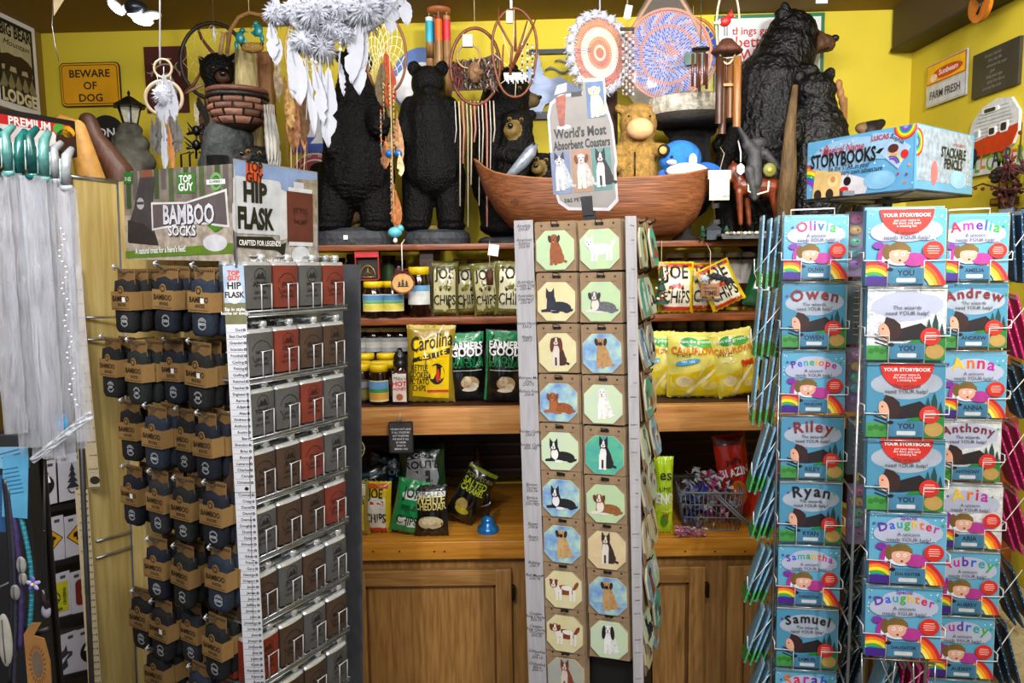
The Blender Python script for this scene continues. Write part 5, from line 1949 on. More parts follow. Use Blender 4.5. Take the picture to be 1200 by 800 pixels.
def cauli(label, px0, px1, py0, py1, Y, sd, roll, red=False):
 sh = [([(-.98, .03), (-.95, .35), (0, .42), (.95, .6), (.98, .03)], cyl), (E2(-.3, .86, .33, .07), gl('#2f9a48')), (E2(.3, .84, .42, .065), gl('#4aac3c')), (E2(-.45, .26, .3, .09), gl('#e8dca8')),
          (E2(.3, .32, .45, .035, .35), gl('#e8e0b0')), (E2(.1, .38, .4, .03, .6), gl('#d8c878')), (E2(.45, .2, .3, .08), gl('#e0d070')), (E2(-.2, .12, .3, .05, .4), gl('#e8dc98'))]
 sh.append((RR(.6, .10, .04, .45, .50), gl('#c83820')) if red else (E2(-.35, .56, .42, .045, .08), gl('#48a8d8')))
 bag(label, px0, px1, py0, py1, Y, lem, sh, [('CAULIFLOWER', 0, .68, .034 * (px1 - px0) / 62, gl('#d87818'), dict(bold=.025, sx=.95)), ('STALKS', -.5, .635, .014, DK), ('sea salt', -.35, .55, .016, WHITE), ('from the ground up', 0, .845, .016, WHITE, dict(bold=.01))],
  puff=.04, ztop=zb1, seed=sd, roll=roll, pinch=-.02)


cauli('yellow cauliflower snack bag cut off by the coaster rack', 748, 790, 393, 470, 2.72, 14, 0)
cauli('yellow cauliflower snack bag with blue oval, standing upright in the middle', 781, 846, 393, 470, 2.68, 15, .02)
cauli('yellow cauliflower snack bag with red flash, leaning right beside the books rack', 842, 892, 393, 471, 2.66, 16, -.18, True)
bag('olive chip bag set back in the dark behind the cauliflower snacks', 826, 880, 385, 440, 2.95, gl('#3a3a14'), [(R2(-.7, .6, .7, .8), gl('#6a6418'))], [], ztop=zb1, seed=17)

# --- bags on the counter
zk = zct + .001
bag('yellow and cream kettle chip bag at the left end of the counter', 403, 435, 565, 632, 2.58, gl('#8a7a30'), [([(-.9, .1), (-.9, .5), (.7, .72), (.6, .1)], gl('#e0bc10')), (R2(-.8, .75, .8, .92), gl('#c8c0a0')), (E2(-.15, .3, .5, .13), gl('#7a2a10')), (R2(-.7, .1, .5, .13), gl('#c83018'))],
 [('Carolina', -.1, .58, .046, DK, dict(bold=.01, sx=.7, rot=.15, shear=.3))], ztop=zk, seed=21, roll=0)
bag('white chip bag with yellow top and red car, second from left on the counter', 427, 460, 569, 632, 2.6, gl('#d8b818'), [(RR(1.5, .6, .1, -.1, .42), gl('#d8d4cc')), (R2(-.8, .88, .8, .97), gl('#c85818')), (R2(-.7, .58, .5, .66), rd), (R2(-.9, .03, .7, .12), rd)],
 [('JOE', -.1, .71, .046, DK, dict(bold=.02, sx=.7)), ('CHIPS', -.1, .24, .046, DK, dict(bold=.02, sx=.62))], ztop=zk, seed=22, roll=.03)
bag('bright green truck chip bag leaning on the counter between the white and black bags', 455, 494, 566, 632, 2.57, gl('#128a4a'), [(E2(0, .74, .6, .08), gl('#d0dcd0')), (R2(-.5, .46, .5, .56), gl('#0c5a30')), (R2(-.6, .15, .6, .32), gl('#d0dcd0'))],
 [('JOE', 0, .70, .05, DK, dict(bold=.02, sx=.7)), ('CHIPS', 0, .19, .046, DK, dict(bold=.02, sx=.62))], ztop=zk, seed=23, roll=.22)
bag('black WHITE CHEDDAR chip bag with pale chip heap, front of the counter', 485, 527, 568, 631, 2.56, blk, [(E2(0, .30, .75, .14), gl('#c8b890')), (E2(-.1, .33, .4, .08), gl('#e0d4b0')), ([(-.3, .12), (.05, .04), (.4, .14), (.3, .2), (-.2, .2)], blk), (R2(-.9, .8, .9, .9), gl('#c8ccc8'))],
 [('WHITE', 0, .68, .042, gl('#d8c878'), dict(bold=.02, sx=.8)), ('CHEDDAR', 0, .56, .036, gl('#d8c878'), dict(bold=.02, sx=.7)), ('PIRATES', 0, .82, .028, DK)], ztop=zk, seed=24)
bag('black bag with a yellow-green edge leaning right behind the white cheddar bag', 518, 556, 556, 626, 2.66, blk, [(R2(-1, .93, 1, .99), gl('#7a8418')), (E2(-.3, .3, .4, .12), gl('#a89050')), (E2(-.1, .2, .5, .06), gl('#b8b020'))],
 [('SALTED', -.1, .66, .034, gl('#b8c820'), dict(bold=.02)), ('CARAMEL', -.1, .55, .03, gl('#b8c820'), dict(bold=.02)), ('POPPYCORN', 0, .80, .022, mat('#8a8c58', .5))], ztop=zk, seed=25, roll=.5)
bag('grey route shield chip bag reading ROUTE 11 propped behind the front bags', 470, 527, 533, 615, 2.72, gl('#16321c'), [([(-.6, .80), (-.75, .5), (-.5, .25), (0, .12), (.5, .25), (.75, .5), (.6, .80), (0, .9)], gl('#8a8c90')), ([(-.7, .84), (0, .92), (.7, .84), (.6, .76), (0, .80), (-.6, .76)], gl('#1a1c1c'))],
 [('ROUTE', 0, .64, .038, DK, dict(bold=.03, sx=1.1)), ('11', 0, .40, .07, DK, dict(bold=.05, sx=1.3)), ('CHIPS', 0, .80, .022, gl('#b8bcc0'))], ztop=zk + .03, seed=26, roll=-.05, tilt=-.15)
for i, (a, b, c, d, Y, r, l) in enumerate(((398, 462, 536, 582, 2.74, -.1, 'dark teal-black chip bag lying at the back left of the counter, upper'), (425, 478, 545, 600, 2.8, .2, 'dark blue-black chip bag slumped behind the green chip bag'))):
 bag(l, a, b, c, d, Y, gl('#0c1216'), [(R2(-.9, .78, .9, .86), gl('#1c4a5c')), (R2(-.5, .2, -.35, .5), gl('#2a5a9a')), (R2(.1, .2, .25, .5), gl('#2a5a9a'))], [('GOOD', 0, .56, .035, mat('#6a8088', .5), dict(bold=.01))], seed=30 + i, roll=r, ztop=zk + .05)
# right side of the counter
bag('lime green chip bag at the left of the candy basket', 765, 789, 534, 628, 2.56, gl('#a8c818'), [(R2(-.9, .3, .9, .52), gl('#c8dc40')), (E2(0, .18, .4, .09), gl('#4a8a20')), (E2(.2, .24, .2, .05), gl('#a86830'))],
 [('es', .1, .72, .05, DK, dict(bold=.01)), ('ENO', 0, .42, .05, WHITE, dict(bold=.04)), ('LIME', 0, .58, .02, DK)], ztop=zk, seed=33)
for i, (a, b, c, d, Y, r, q) in enumerate(((846, 886, 520, 622, 2.7, -.15, 'red cheese puff bag with dark top, left of two behind the candy basket'), (876, 920, 532, 626, 2.6, .08, 'red and orange cheese puff bag, right of two near the books rack'))):
 bag(q, a, b, c, d, Y, gl('#b82410'), [(E2(0, .3, .6, .16), gl('#d87018')), (E2(-.2, .24, .3, .08), gl('#e08a28')), (R2(-.9, .88, .9, .97), gl('#6a1410'))],
  [('BLAZIN', 0, .52, .04, WHITE, dict(bold=.03, sx=.8, rot=.1)), ('puffs', 0, .66, .03, DK, dict(bold=.01))], ztop=zk, seed=34 + i, roll=r)

# --- jars
HONEY = mat('#1c0a06', .12, var=.3, coat=.6)


def jar_mesh(r, h, lidh, lid, lab=None, lab2=None, z0=.15, z1=.62, glass=HONEY, text=None):
 body = MB()
 body.lathe([(0, 0), (r * .92, 0), (r, r * .12), (r, (h - lidh) * .82), (r * .86, (h - lidh) * .97), (r * .84, h - lidh)], glass, n=20)
 l = MB()
 l.lathe([(r * .84, h - lidh), (r * .90, h - lidh), (r * .90, h - lidh * .1), (r * .84, h), (0, h)], lid, n=22)
 lb = None
 if lab:
  lb = MB()
  H = h - lidh
  lb.lathe([(r * 1.01, H * z0), (r * 1.01, H * z1)], lab, n=14, a0=pi * 1.12, a1=pi * 1.88)
  if lab2:
   for (a, b, m) in lab2:
    lb.lathe([(r * 1.02, H * (z0 + (z1 - z0) * a)), (r * 1.02, H * (z0 + (z1 - z0) * b))], m, n=14, a0=pi * 1.15, a1=pi * 1.85)
  if text:
   for q, z, sz_, m in text:
    lb.text(q, 0, H * z, sz_, 0, m, bold=.02, fn=lambda X, Z: (r * 1.035 * sin(X / r), -r * 1.035 * cos(X / r), Z))
 return body.mesh('jar'), l.mesh('lid'), lb.mesh('jar_label') if lb else None


def jar(meshes, label, px, Y, zbase, group=None, name='honey_jar', cat='jar', yaw=0):
 t = thing(name, label, cat, TM(V((P(px, 400, Y).x, Y, zbase)), yaw), group)
 part('glass_jar', meshes[0], t)
 part('lid', meshes[1], t)
 if meshes[2]:
  part('jar_label', meshes[2], t)
 return t


S8 = 2.85 / 900
lab_w = mat('#c8cac8', .6)
lb2 = [(.62, .95, mat('#4a80a8', .6)), (.45, .6, mat('#5a9a50', .6)), (.05, .42, mat('#c8b840', .6))]
big = jar_mesh(13.5 * S8, 58 * S8, 9 * S8, YELLOWLID, lab_w, [(.7, 1, mat('#5a90b8', .6))], .3, .75)
med = jar_mesh(13 * S8, 42 * S8, 7 * S8, YELLOWLID, lab_w, lb2, .22, .78)
tall = jar_mesh(12.5 * S8, 60 * S8, 7 * S8, YELLOWLID, mat('#e0a418', .5), [(0, .18, mat('#1c3a8a', .5)), (.3, .7, mat('#c8b8a0', .5)), (.4, .6, RED)], .05, .65, text=[('HONEY', .52, .02, DK)])
jar(tall, 'tall dark honey jar with orange-yellow HONEY label at the left end of the second board', 408, 2.84, z2)
jar(big, 'largest honey jar with yellow lid and pale blue label beside the chip bags', 493, 2.84, z2)
jar(med, 'squat honey jar with blue and yellow label under the boxed ornament', 440, 2.83, z2)
jar(med, 'squat honey jar with blue and yellow label behind the hanging wood slice', 463, 2.83, z2)
# small jars under the second board (back rows on a dark riser)
ris = MB()
rz = P(430, 414, 2.98).z
ris.box((P(445, 400, 2.98).x, 2.99, (zb + rz) / 2), (.36, .14, rz - zb), DARKW)
solo('shelf_riser', ris, 'dark riser step carrying the row of small preserve jars', 'shelf')
sj = jar_mesh(11 * 2.95 / 900, 32 * 2.95 / 900, 5 * 2.95 / 900, mat('#b8b4a0', .4), mat('#9aa0a8', .6), [(.3, .7, mat('#c8c8c4', .6))], .15, .75)
for i, px in enumerate((402, 420, 438, 456, 470)):
 jar(sj, ['leftmost', 'second', 'third', 'fourth', 'rightmost'][i] + ' of the five small dark preserve jars with pale lids on the riser', px, 2.95, rz, 'small preserve jars on the riser', 'preserve_jar')
mj = jar_mesh(12.5 * 2.85 / 900, 38 * 2.85 / 900, 7 * 2.85 / 900, YELLOWLID, mat('#6a6030', .6), [(.5, .9, mat('#8a8478', .6))], .15, .7)
rz2 = P(430, 451, 2.86).z
ris = MB()
ris.box((P(440, 400, 2.86).x, 2.865, (zb + rz2) / 2), (.32, .09, rz2 - zb), DARKW)
solo('shelf_riser', ris, 'dark riser step carrying the middle row of yellow lidded jars', 'shelf')
for i, px in enumerate((404, 427, 452)):
 jar(mj, 'yellow lidded honey jar in the dark middle row, ' + ['left', 'centre', 'right'][i], px, 2.86, rz2, 'middle row honey jars')
fj = jar_mesh(12 * 2.7 / 900, 46 * 2.7 / 900, 8 * 2.7 / 900, YELLOWLID, mat('#d8c890', .6), [(.6, .95, mat('#5a90c0', .6)), (.42, .6, mat('#3a8a40', .6)), (.1, .4, mat('#d09838', .6))], .1, .75)
fj2 = jar_mesh(12 * 2.72 / 900, 45 * 2.72 / 900, 8 * 2.72 / 900, YELLOWLID, mat('#4a4630', .6), [(.6, .9, mat('#7a7c80', .6)), (.1, .5, mat('#6a6420', .6))], .1, .75)
jar(fj, 'front honey jar with rainbow landscape label left of the hot honey bottle', 443, 2.66, zb)
jar(fj2, 'honey jar with dull olive label beside the landscape label jar', 422, 2.70, zb)
jar(fj, 'honey jar with price label partly hidden by the hip flask rack', 404, 2.66, zb)
for i, px in enumerate((398, 420, 441, 455)):
 jar(fj2, 'yellow lid honey jar directly behind the front jars, number %s from the left' % ['one', 'two', 'three', 'four'][i], px + 3, 2.765, zb, 'second row honey jars')
# hot honey bottle
s = 2.66 / 900
t = thing('hot_honey_bottle', 'square dark bottle with white HOT HONEY label and black ribbed cap', 'bottle', TM(V((P(468, 400, 2.66).x, 2.66, zb))))
mb = MB()
mb.box((0, 0, 19 * s), (20 * s, 20 * s, 38 * s), mat('#2a0c06', .12, coat=.6), bev=.006)
mb.lathe([(9 * s, 37 * s), (6 * s, 43 * s), (6 * s, 46 * s)], mat('#2a0c06', .12, coat=.6), n=16)
part('bottle_body', mb, t)
mb = MB()
mb.lathe([(8 * s, 44 * s), (8.5 * s, 50 * s), (7 * s, 52 * s), (8 * s, 54 * s), (6.5 * s, 58 * s), (4 * s, 62 * s), (2 * s, 66 * s), (0, 66 * s)], mat('#101014', .3), n=16)
part('cap', mb, t)
mb = MB()
mb.box((0, -10.2 * s, 20 * s), (16 * s, .001, 33 * s), mat('#d4ccc4', .6))
mb.text('Mike\'s', 0, 29 * s, 6 * s, -10.5 * s - .0005, DK, shear=.3)
mb.text('HOT', 0, 22 * s, 8 * s, -10.5 * s - .0005, RED, bold=.04)
mb.text('HONEY', 0, 17 * s, 5 * s, -10.5 * s - .0005, RED, bold=.03, sx=.9)
mb.flat(E2(0, 9 * s, 4 * s), -10.5 * s - .0005, mat('#b05a38', .5))
part('jar_label', mb, t)
# back row jars above chip bags (upper gap), both sides
bj = jar_mesh(10 * 3.05 / 900, 62 * 3.05 / 900, 5 * 3.05 / 900, mat('#c8a860', .4), mat('#c8ccd0', .6), [(.0, .3, mat('#2a4a9a', .6)), (.6, .9, mat('#d8a838', .6))], .5, .95, glass=mat('#b08a50', .3))
for i, px in enumerate((542, 559, 578, 595)):
 jar(bj, 'pale jar with white and blue label peeking over the four olive chip bags', px, 3.04, z2, 'jars behind the chip bags')
wj = jar_mesh(11 * 3.05 / 900, 66 * 3.05 / 900, 6 * 3.05 / 900, mat('#d8d4cc', .5), mat('#d0ccc4', .6), None, .5, .95, glass=mat('#5a3020', .4))
for i, px in enumerate((790, 815, 836, 856, 876)):
 jar(wj, 'white topped jar in the dark gap above the right hand truck chip bags', px, 3.04, z2, 'white topped jars on the right')
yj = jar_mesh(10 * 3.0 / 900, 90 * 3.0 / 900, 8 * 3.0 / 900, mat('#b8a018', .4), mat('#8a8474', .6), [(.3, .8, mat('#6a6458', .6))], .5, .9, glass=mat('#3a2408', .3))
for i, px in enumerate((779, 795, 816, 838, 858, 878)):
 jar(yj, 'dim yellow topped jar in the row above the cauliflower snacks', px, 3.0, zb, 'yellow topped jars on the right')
# dim goods left upper gap
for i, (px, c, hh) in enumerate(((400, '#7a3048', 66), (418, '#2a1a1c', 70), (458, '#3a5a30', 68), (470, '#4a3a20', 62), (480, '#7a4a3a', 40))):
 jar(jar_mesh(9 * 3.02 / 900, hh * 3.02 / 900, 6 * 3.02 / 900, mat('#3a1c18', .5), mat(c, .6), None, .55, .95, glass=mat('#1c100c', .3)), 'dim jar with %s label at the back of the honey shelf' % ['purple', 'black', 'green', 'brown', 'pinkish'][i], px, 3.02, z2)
# boxed ornament
f, s = pxf(2.72)
Yb = 2.80
o = P(434, 327, Yb)
o.z = z2 + 42 * S8 + .004
t = thing('ornament_box', 'small red topped window box with a gold arch ornament on the squat honey jars', 'box', TM(V((P(434, 400, 2.83).x, 2.83, o.z))))
s = Yb / 900
W_, H_ = 28 * s, 36 * s
mb = MB()
for x in (-W_ / 2 + .002, W_ / 2 - .002):
 mb.box((x, 0, H_ / 2), (.004, .035, H_), mat('#8a1418', .5))
mb.box((0, 0, .002), (W_, .035, .004), mat('#8a1418', .5))
mb.box((0, .016, H_ / 2), (W_, .003, H_), mat('#1a1008', .5))
mb.box((0, 0, H_ - .014), (W_, .036, .028), mat('#c41c20', .4))
part('carton', mb, t)
mb = MB()
mb.tube([(.028 * cos(a), -.004, .012 + .042 * max(0, sin(a))) for a in [pi * k / 14 for k in range(15)]], .002, mat('#a8863c', .3, .6), n=6)
mb.tube([(-.028, -.004, .012), (.028, -.004, .012)], .002, mat('#a8863c', .3, .6))
mb.tube([(0, -.004, .012), (.0, -.004, .048)], .0016, mat('#a8863c', .3, .6))
mb.tube([(-.012, -.004, .02), (0, -.004, .035), (.012, -.004, .02)], .0016, mat('#a8863c', .3, .6))
part('arch_ornament', mb, t)
# hanging wood slice ornament
o = P(472, 331, 2.74)
s = 2.74 / 900
t = thing('wood_slice_ornament', 'round wood slice ornament with black trees and burgundy bow hanging on white cord', 'ornament', TM(o))
mb = MB()
mb.prism(E2(0, 0, 14 * s, 13 * s, n=26), 0, .008, mat('#6a3c1c', .7, bump=.4))
mb.prism(E2(0, 0, 12.4 * s, 11.4 * s, n=26), -.001, 0, mat('#c89858', .6))
for x, h in ((-4, 7), (0, 10), (4.5, 8)):
 for q in range(3):
  mb.flat([((x - 3 + q * .7) * s, (-5 + q * h * .3) * s), ((x + 3 - q * .7) * s, (-5 + q * h * .3) * s), (x * s, (-5 + h * .35 + q * h * .3) * s)], -.002, mat('#1c2220', .6))
part('wood_slice', mb, t)
mb = MB()
for sd in (-1, 1):
 mb.tube([(0, -.004, 12 * s), (sd * 6 * s, -.006, 16 * s), (sd * 8 * s, -.004, 12 * s), (0, -.004, 12 * s)], .0035, mat('#5a0f1c', .6), n=6)
 mb.tube([(sd * 3 * s, -.002, 12 * s), (sd * 10 * s, -.002, 8 * s), (sd * 13 * s, 0, 2 * s)], .003, mat('#5a0f1c', .6), n=6)
part('bow', mb, t)
mb = MB()
mb.tube([(0, 0, 12 * s), (0, 0, 45 * s), (.004, .05, 47 * s + .01)], .0022, mat('#d8d4cc', .8), n=6)
part('cord', mb, t)
# tag and brown charm at 573
o = P(574, 325, 2.76)
s = 2.76 / 900
t = thing('wood_charm', 'small brown bark charm with white paper tag hanging over the olive chip bags', 'ornament', TM(o))
mb = MB(); mb.tube([(0, 0, -9 * s), (0, 0, 8 * s)], [4 * s, 4.6 * s], mat('#4a2012', .7, bump=.5), n=10); part('charm', mb, t)
mb = MB(); mb.box((0, 0, 32 * s), (12 * s, .001, 13 * s), WHITE, T=Matrix.Rotation(.15, 4, 'Y')); mb.tube([(0, 0, 8 * s), (0, 0, 28 * s), (0, .04, 42 * s)], .0012, TWINE); part('paper_tag', mb, t)
# TIME sign
o = P(832, 340, 2.72)
s = 2.72 / 900
t = thing('mini_sign', 'mini brown wooden sign reading TIME with grey pompoms hanging before the chip bags', 'ornament', TM(o))
mb = MB(); mb.box((0, 0, 0), (22 * s, .008, 15 * s), mat('#8a5a38', .6, bump=.3), bev=.001)
mb.text('RELAXING', 0, 1.5 * s, 3.4 * s, -.005, DK, bold=.02); mb.text('TIME', 0, -5.5 * s, 7 * s, -.005, DK, bold=.03); part('sign_board', mb, t)
mb = MB(); mb.box((0, 0, -11 * s), (30 * s, .014, 2.6 * s), mat('#4a4038', .6), bev=.001); part('base_bar', mb, t)
part('pompom', tuft(7 * s, WF, 60, 2), t, T=Matrix.Translation((-8 * s, -.012, 14 * s)))
part('garland', (lambda mb: [mb.add(*(lambda q: (q.v, q.f))(tuft(6 * s, K, 40, k)), mat('#24262a', .8), Matrix.Translation(((-2 + k * 6) * s, -.003, (17 - abs(k - 1) * 2) * s))) for k in range(5)] and mb)(MB()), t)
mb = MB(); mb.tube([(0, 0, 8 * s), (0, 0, 45 * s), (0, .06, 52 * s + .01)], .0012, TWINE); part('cord', mb, t)
# christmas tree ornament right of coaster rack
o = P(775, 336, 2.788)
t = thing('tree_ornament', 'small dark green tree ornament with pale berries right of the coaster rack', 'ornament', TM(o))
s = 2.788 / 900
mb = MB()
for q in range(5):
 mb.lathe([((9 - q * 1.5) * s, (-20 + q * 8) * s), (1.5 * s, (-8 + q * 8) * s)], mat('#143c2a', .7, bump=.6, bscale=80), n=12)
part('tree', mb, t)
mb = MB()
rr = random.Random(4)
for k in range(16):
 mb.ell((rr.uniform(-8, 8) * s, -6 * s, rr.uniform(-18, 24) * s), 1.6 * s, mat(['#d8ccb0', '#a83a28'][k % 2], .4), n=7)
part('berries', mb, t)
cord(t, (0, 0, 18 * s), zt)
# plaque hanging on beam
o = P(470, 512, 2.53)
s = 2.53 / 900
t = thing('hanging_plaque', 'small dark slate plaque with white lines of text tied by twine to the pine beam', 'plaque', TM(o))
mb = MB()
mb.prism(RR(29 * s, 38 * s, .006), -.004, .004, mat('#26282a', .5, var=.3))
mb.prism(RR(26 * s, 35 * s, .004), -.005, -.004, mat('#3a3c3e', .5, var=.3))
for k, q in enumerate(('WE MAY NOT HAVE', 'IT ALL TOGETHER', 'BUT TOGETHER', 'WE HAVE IT ALL', 'SO NEVER', 'WHAT IS', 'BEHIND YOU')):
 mb.text(q, 0, (9 - k * 4) * s, 3.1 * s, -.006, WHITE, bold=.02, sx=.85)
part('plaque_face', mb, t)
mb = MB()
mb.tube([(-4 * s, -.002, 17 * s), (-1 * s, -.006, 24 * s), (0, -.006, 30 * s)], .0016, TWINE)
mb.tube([(4 * s, -.002, 17 * s), (1 * s, -.006, 24 * s), (0, -.006, 30 * s)], .0016, TWINE)
for a in (-1, 1):
 mb.tube([(0, -.006, 24 * s), (a * 5 * s, -.008, 27 * s), (a * 6 * s, -.008, 23 * s), (0, -.006, 24 * s), (a * 7 * s, -.006, 19 * s)], .0012, TWINE)
part('twine', mb, t)
# netted glass ball
o = P(414, 526, 2.46)
s = 2.46 / 900
t = thing('glass_float', 'dark green glass ball in a cream rope net hanging at the flask rack edge', 'glass ball', TM(o))
mb = MB(); mb.ell((0, 0, 0), 13 * s, mat('#1c2a1c', .06, coat=1), n=24); part('ball', mb, t)
mb = MB()
for k in range(4):
 a = pi * k / 4
 mb.tube([(13.4 * s * cos(b) * cos(a), 13.4 * s * cos(b) * sin(a), 13.4 * s * sin(b)) for b in [2 * pi * j / 24 for j in range(24)]], .0016, mat('#b8b08a', .8), n=5, closed=True)
mb.tube([(13.6 * s * cos(b), 13.6 * s * sin(b), 0) for b in [2 * pi * j / 24 for j in range(24)]], .0016, mat('#b8b08a', .8), n=5, closed=True)
mb.tube([(0, 0, 13 * s), (-4 * s, 0, 30 * s), (-8 * s, .08, 50 * s)], .0016, mat('#b8b08a', .8), n=5)
part('rope_net', mb, t)
# small note and dim figurines at the nook back
mb = MB(); mb.box((0, 0, 0), (.026, .002, .026), mat('#7ab0c8', .6)); solo('note_card', mb, 'tiny pale blue card at the dark back of the counter nook', 'card', TM(P(490, 523, 3.172)))
f, s = pxf(2.95)
o = V((P(560, 590, 2.95).x, 2.95, zct))
mb = MB()
H = P(560, 520, 2.95).z - zct
mb.lathe([(10 * s, 0), (9 * s, H * .3), (11 * s, H * .45), (5 * s, H * .7), (3 * s, H * .95), (0, H)], mat('#4a3416', .4, bump=.6, var=.5), n=14)
solo('carved_figurine', mb, 'dim bronze cone-shaped figurine in the counter nook behind the bell', 'figurine', TM(o))
o = V((P(517, 590, 2.98).x, 2.98, zct))
mb = MB()
H = P(517, 512, 2.98).z - zct
mb.lathe([(6 * s, 0), (5 * s, H * .5), (2 * s, H * .8), (4 * s, H * .9), (0, H)], mat('#8a8478', .2, .6), n=12)
solo('slim_figurine', mb, 'slim silvery figurine in the dark behind the route shield bag', 'figurine', TM(o))
# blue bell
s = 2.6 / 900
t = thing('hand_bell', 'bright blue hand bell with black handle standing on the counter', 'bell', TM(V((P(568, 400, 2.6).x, 2.6, zct))))
mb = MB()
mb.lathe([(13 * s, 0), (13.4 * s, 2 * s), (12.5 * s, 6 * s), (8 * s, 9 * s), (7.5 * s, 14 * s), (6 * s, 18 * s), (2 * s, 20 * s), (0, 20 * s)], mat('#1a78c8', .25, .3, coat=.5), n=24)
part('bell_cup', mb, t)
mb = MB()
mb.lathe([(2.2 * s, 20 * s), (2.2 * s, 24 * s), (3.6 * s, 25 * s), (3.4 * s, 44 * s), (2.4 * s, 48 * s), (0, 49 * s)], mat('#101012', .3), n=14)
part('handle', mb, t)
mb = MB()
mb.tube([(-8 * s, -2 * s, 32 * s), (-4 * s, -4 * s, 33 * s), (2 * s, -4 * s, 35 * s), (4 * s, -4 * s, 38 * s)], 1 * s, WIRE, n=6)
part('ribbon', mb, t)

# candy basket
s = 2.6 / 900
T = TM(V((P(832, 400, 2.66).x, 2.66, zct)), -.1)
t = thing('wire_basket', 'grey plastic basket of wrapped candy with a folded handle on the counter', 'basket', T)
mb = MB()
G = mat('#6c747c', .3)
w1, d1, h1 = 76 * s, .2, 48 * s
for z, k in ((.004, .84), (h1 * .35, .9), (h1 * .68, .95), (h1, 1.0)):
 mb.tube([(x * w1 / 2 * k, y * d1 / 2 * k, z) for x, y in ((-1, -.8), (-.9, -1), (.9, -1), (1, -.8), (1, .8), (.9, 1), (-.9, 1), (-1, .8))], .0022 if z < h1 else .004, G, n=6, closed=True)
for k in range(15):
 x = -1 + 2 * k / 14
 for y in (-1, 1):
  mb.tube([(x * w1 / 2 * .84, y * d1 / 2 * .84, .004), (x * w1 / 2 * .98, y * d1 / 2, h1)], .0016, G, n=5)
for k in range(7):
 y = -1 + 2 * k / 6
 for x in (-1, 1):
  mb.tube([(x * w1 / 2 * .84, y * d1 / 2 * .84, .004), (x * w1 / 2 * .98, y * d1 / 2, h1)], .0016, G, n=5)
part('basket_frame', mb, t)
mb = MB()
for q in (0, .012):
 mb.tube([(2 * s + q, -d1 / 2 - .008, h1 - .004), (24 * s + q, -d1 / 2 - .03, h1 * .55), (40 * s + q, -d1 / 2 - .035, h1 * .28)], .0035, G, n=6)
part('handle', mb, t)
rr = random.Random(9)
mb = MB()
cm = [mat('#2a3a8a', .3), mat('#b02a70', .3), mat('#c8ccd4', .1, alpha=.5), mat('#7a80a0', .1, alpha=.6), mat('#5a2a4a', .3), mat('#d8dce4', .15, alpha=.7)]
for k in range(420):
 x, y = rr.uniform(-.92, .92), rr.uniform(-.85, .85)
 top = h1 * (1.1 + .35 * (1 - x * x) * rr.random())
 z = rr.uniform(.01, top)
 p = V((x * w1 / 2 * .88, y * d1 / 2 * .86, z))
 m_ = cm[(0 if x < -.1 else 1 if x < .5 else 4) if rr.random() < .45 else rr.choice((2, 3, 5))]
 q = [p + V((rr.uniform(-1, 1), rr.uniform(-1, 1), rr.uniform(-1, 1))) * .014 for _ in range(4)]
 mb.add(q, [(0, 1, 2), (0, 2, 3), (0, 3, 1), (1, 3, 2)], m_)
o = solo('wrapped_candy', mb, 'heap of glittering cellophane wrapped candy filling the grey basket', 'candy', T)
o['kind'] = 'stuff'
mb = MB()
for k in range(160):
 p = V((rr.uniform(-1, 1) * .05, rr.uniform(-.03, .0), rr.uniform(.004, .034)))
 q = [p + V((rr.uniform(-1, 1), rr.uniform(-1, 1), rr.uniform(-.3, .3))) * .009 for _ in range(4)]
 q = [V((a.x, a.y, max(a.z, .001))) for a in q]
 mb.add(q, [(0, 1, 2), (0, 2, 3), (0, 3, 1), (1, 3, 2)], mat(['#c04a90', '#d878b0', '#d8d0dc'][k % 3], .2))
o = solo('pink_candy', mb, 'small pile of pink wrapped sweets in front of the grey basket', 'candy', TM(V((P(808, 400, 2.56).x, 2.535, zct))))
o['kind'] = 'stuff'
# ============================================================ SOCK AND FLASK SPINNER
A35 = radians(30)
CX, CY = -.520, 1.45
LEAN = -.028 * -1
SOCK = frame((CX, CY, 1.2), (cos(A35), -sin(A35)), lean=LEAN)
FLASK = frame((CX, CY, 1.2), (.46, .89), lean=LEAN)
RACK = thing('sock_and_flask_rack', 'tall wood and steel spinner rack holding bamboo socks and hip flasks', 'display rack', TM((CX, CY + .1, 0)))
RO = RACK.matrix_world.inverted()
BAMB = wood('#b09a5c', '#c8b478', 'z', .5, fine=10, bump=.02)
STEEL = mat('#8e9092', .38, .2, var=.3, scale=25)


def quad_slab(pts, th, n, m):
 """board whose front face is the four given points"""
 mb = MB()
 b = [p - n * th for p in pts]
 mb.add(list(pts) + b, [(0, 1, 2, 3), (7, 6, 5, 4), (0, 4, 5, 1), (1, 5, 6, 2), (2, 6, 7, 3), (3, 7, 4, 0)], m, RO)
 return mb


# bamboo backing behind the socks
u, v, n = SOCK[1], SOCK[2], SOCK[3]
BK = -.10
pl = hit(SOCK, 141, 300, BK)
pr = hit(SOCK, 276, 300, BK)
zs = lambda p, z: p + v * ((z - p.z) / v.z)
ztop = P(148, 204, 1.65).z
part('sock_backboard', quad_slab([zs(pl, .12), zs(pr, .12), zs(pr, ztop), zs(pl, ztop)], .015, n, BAMB), RACK)
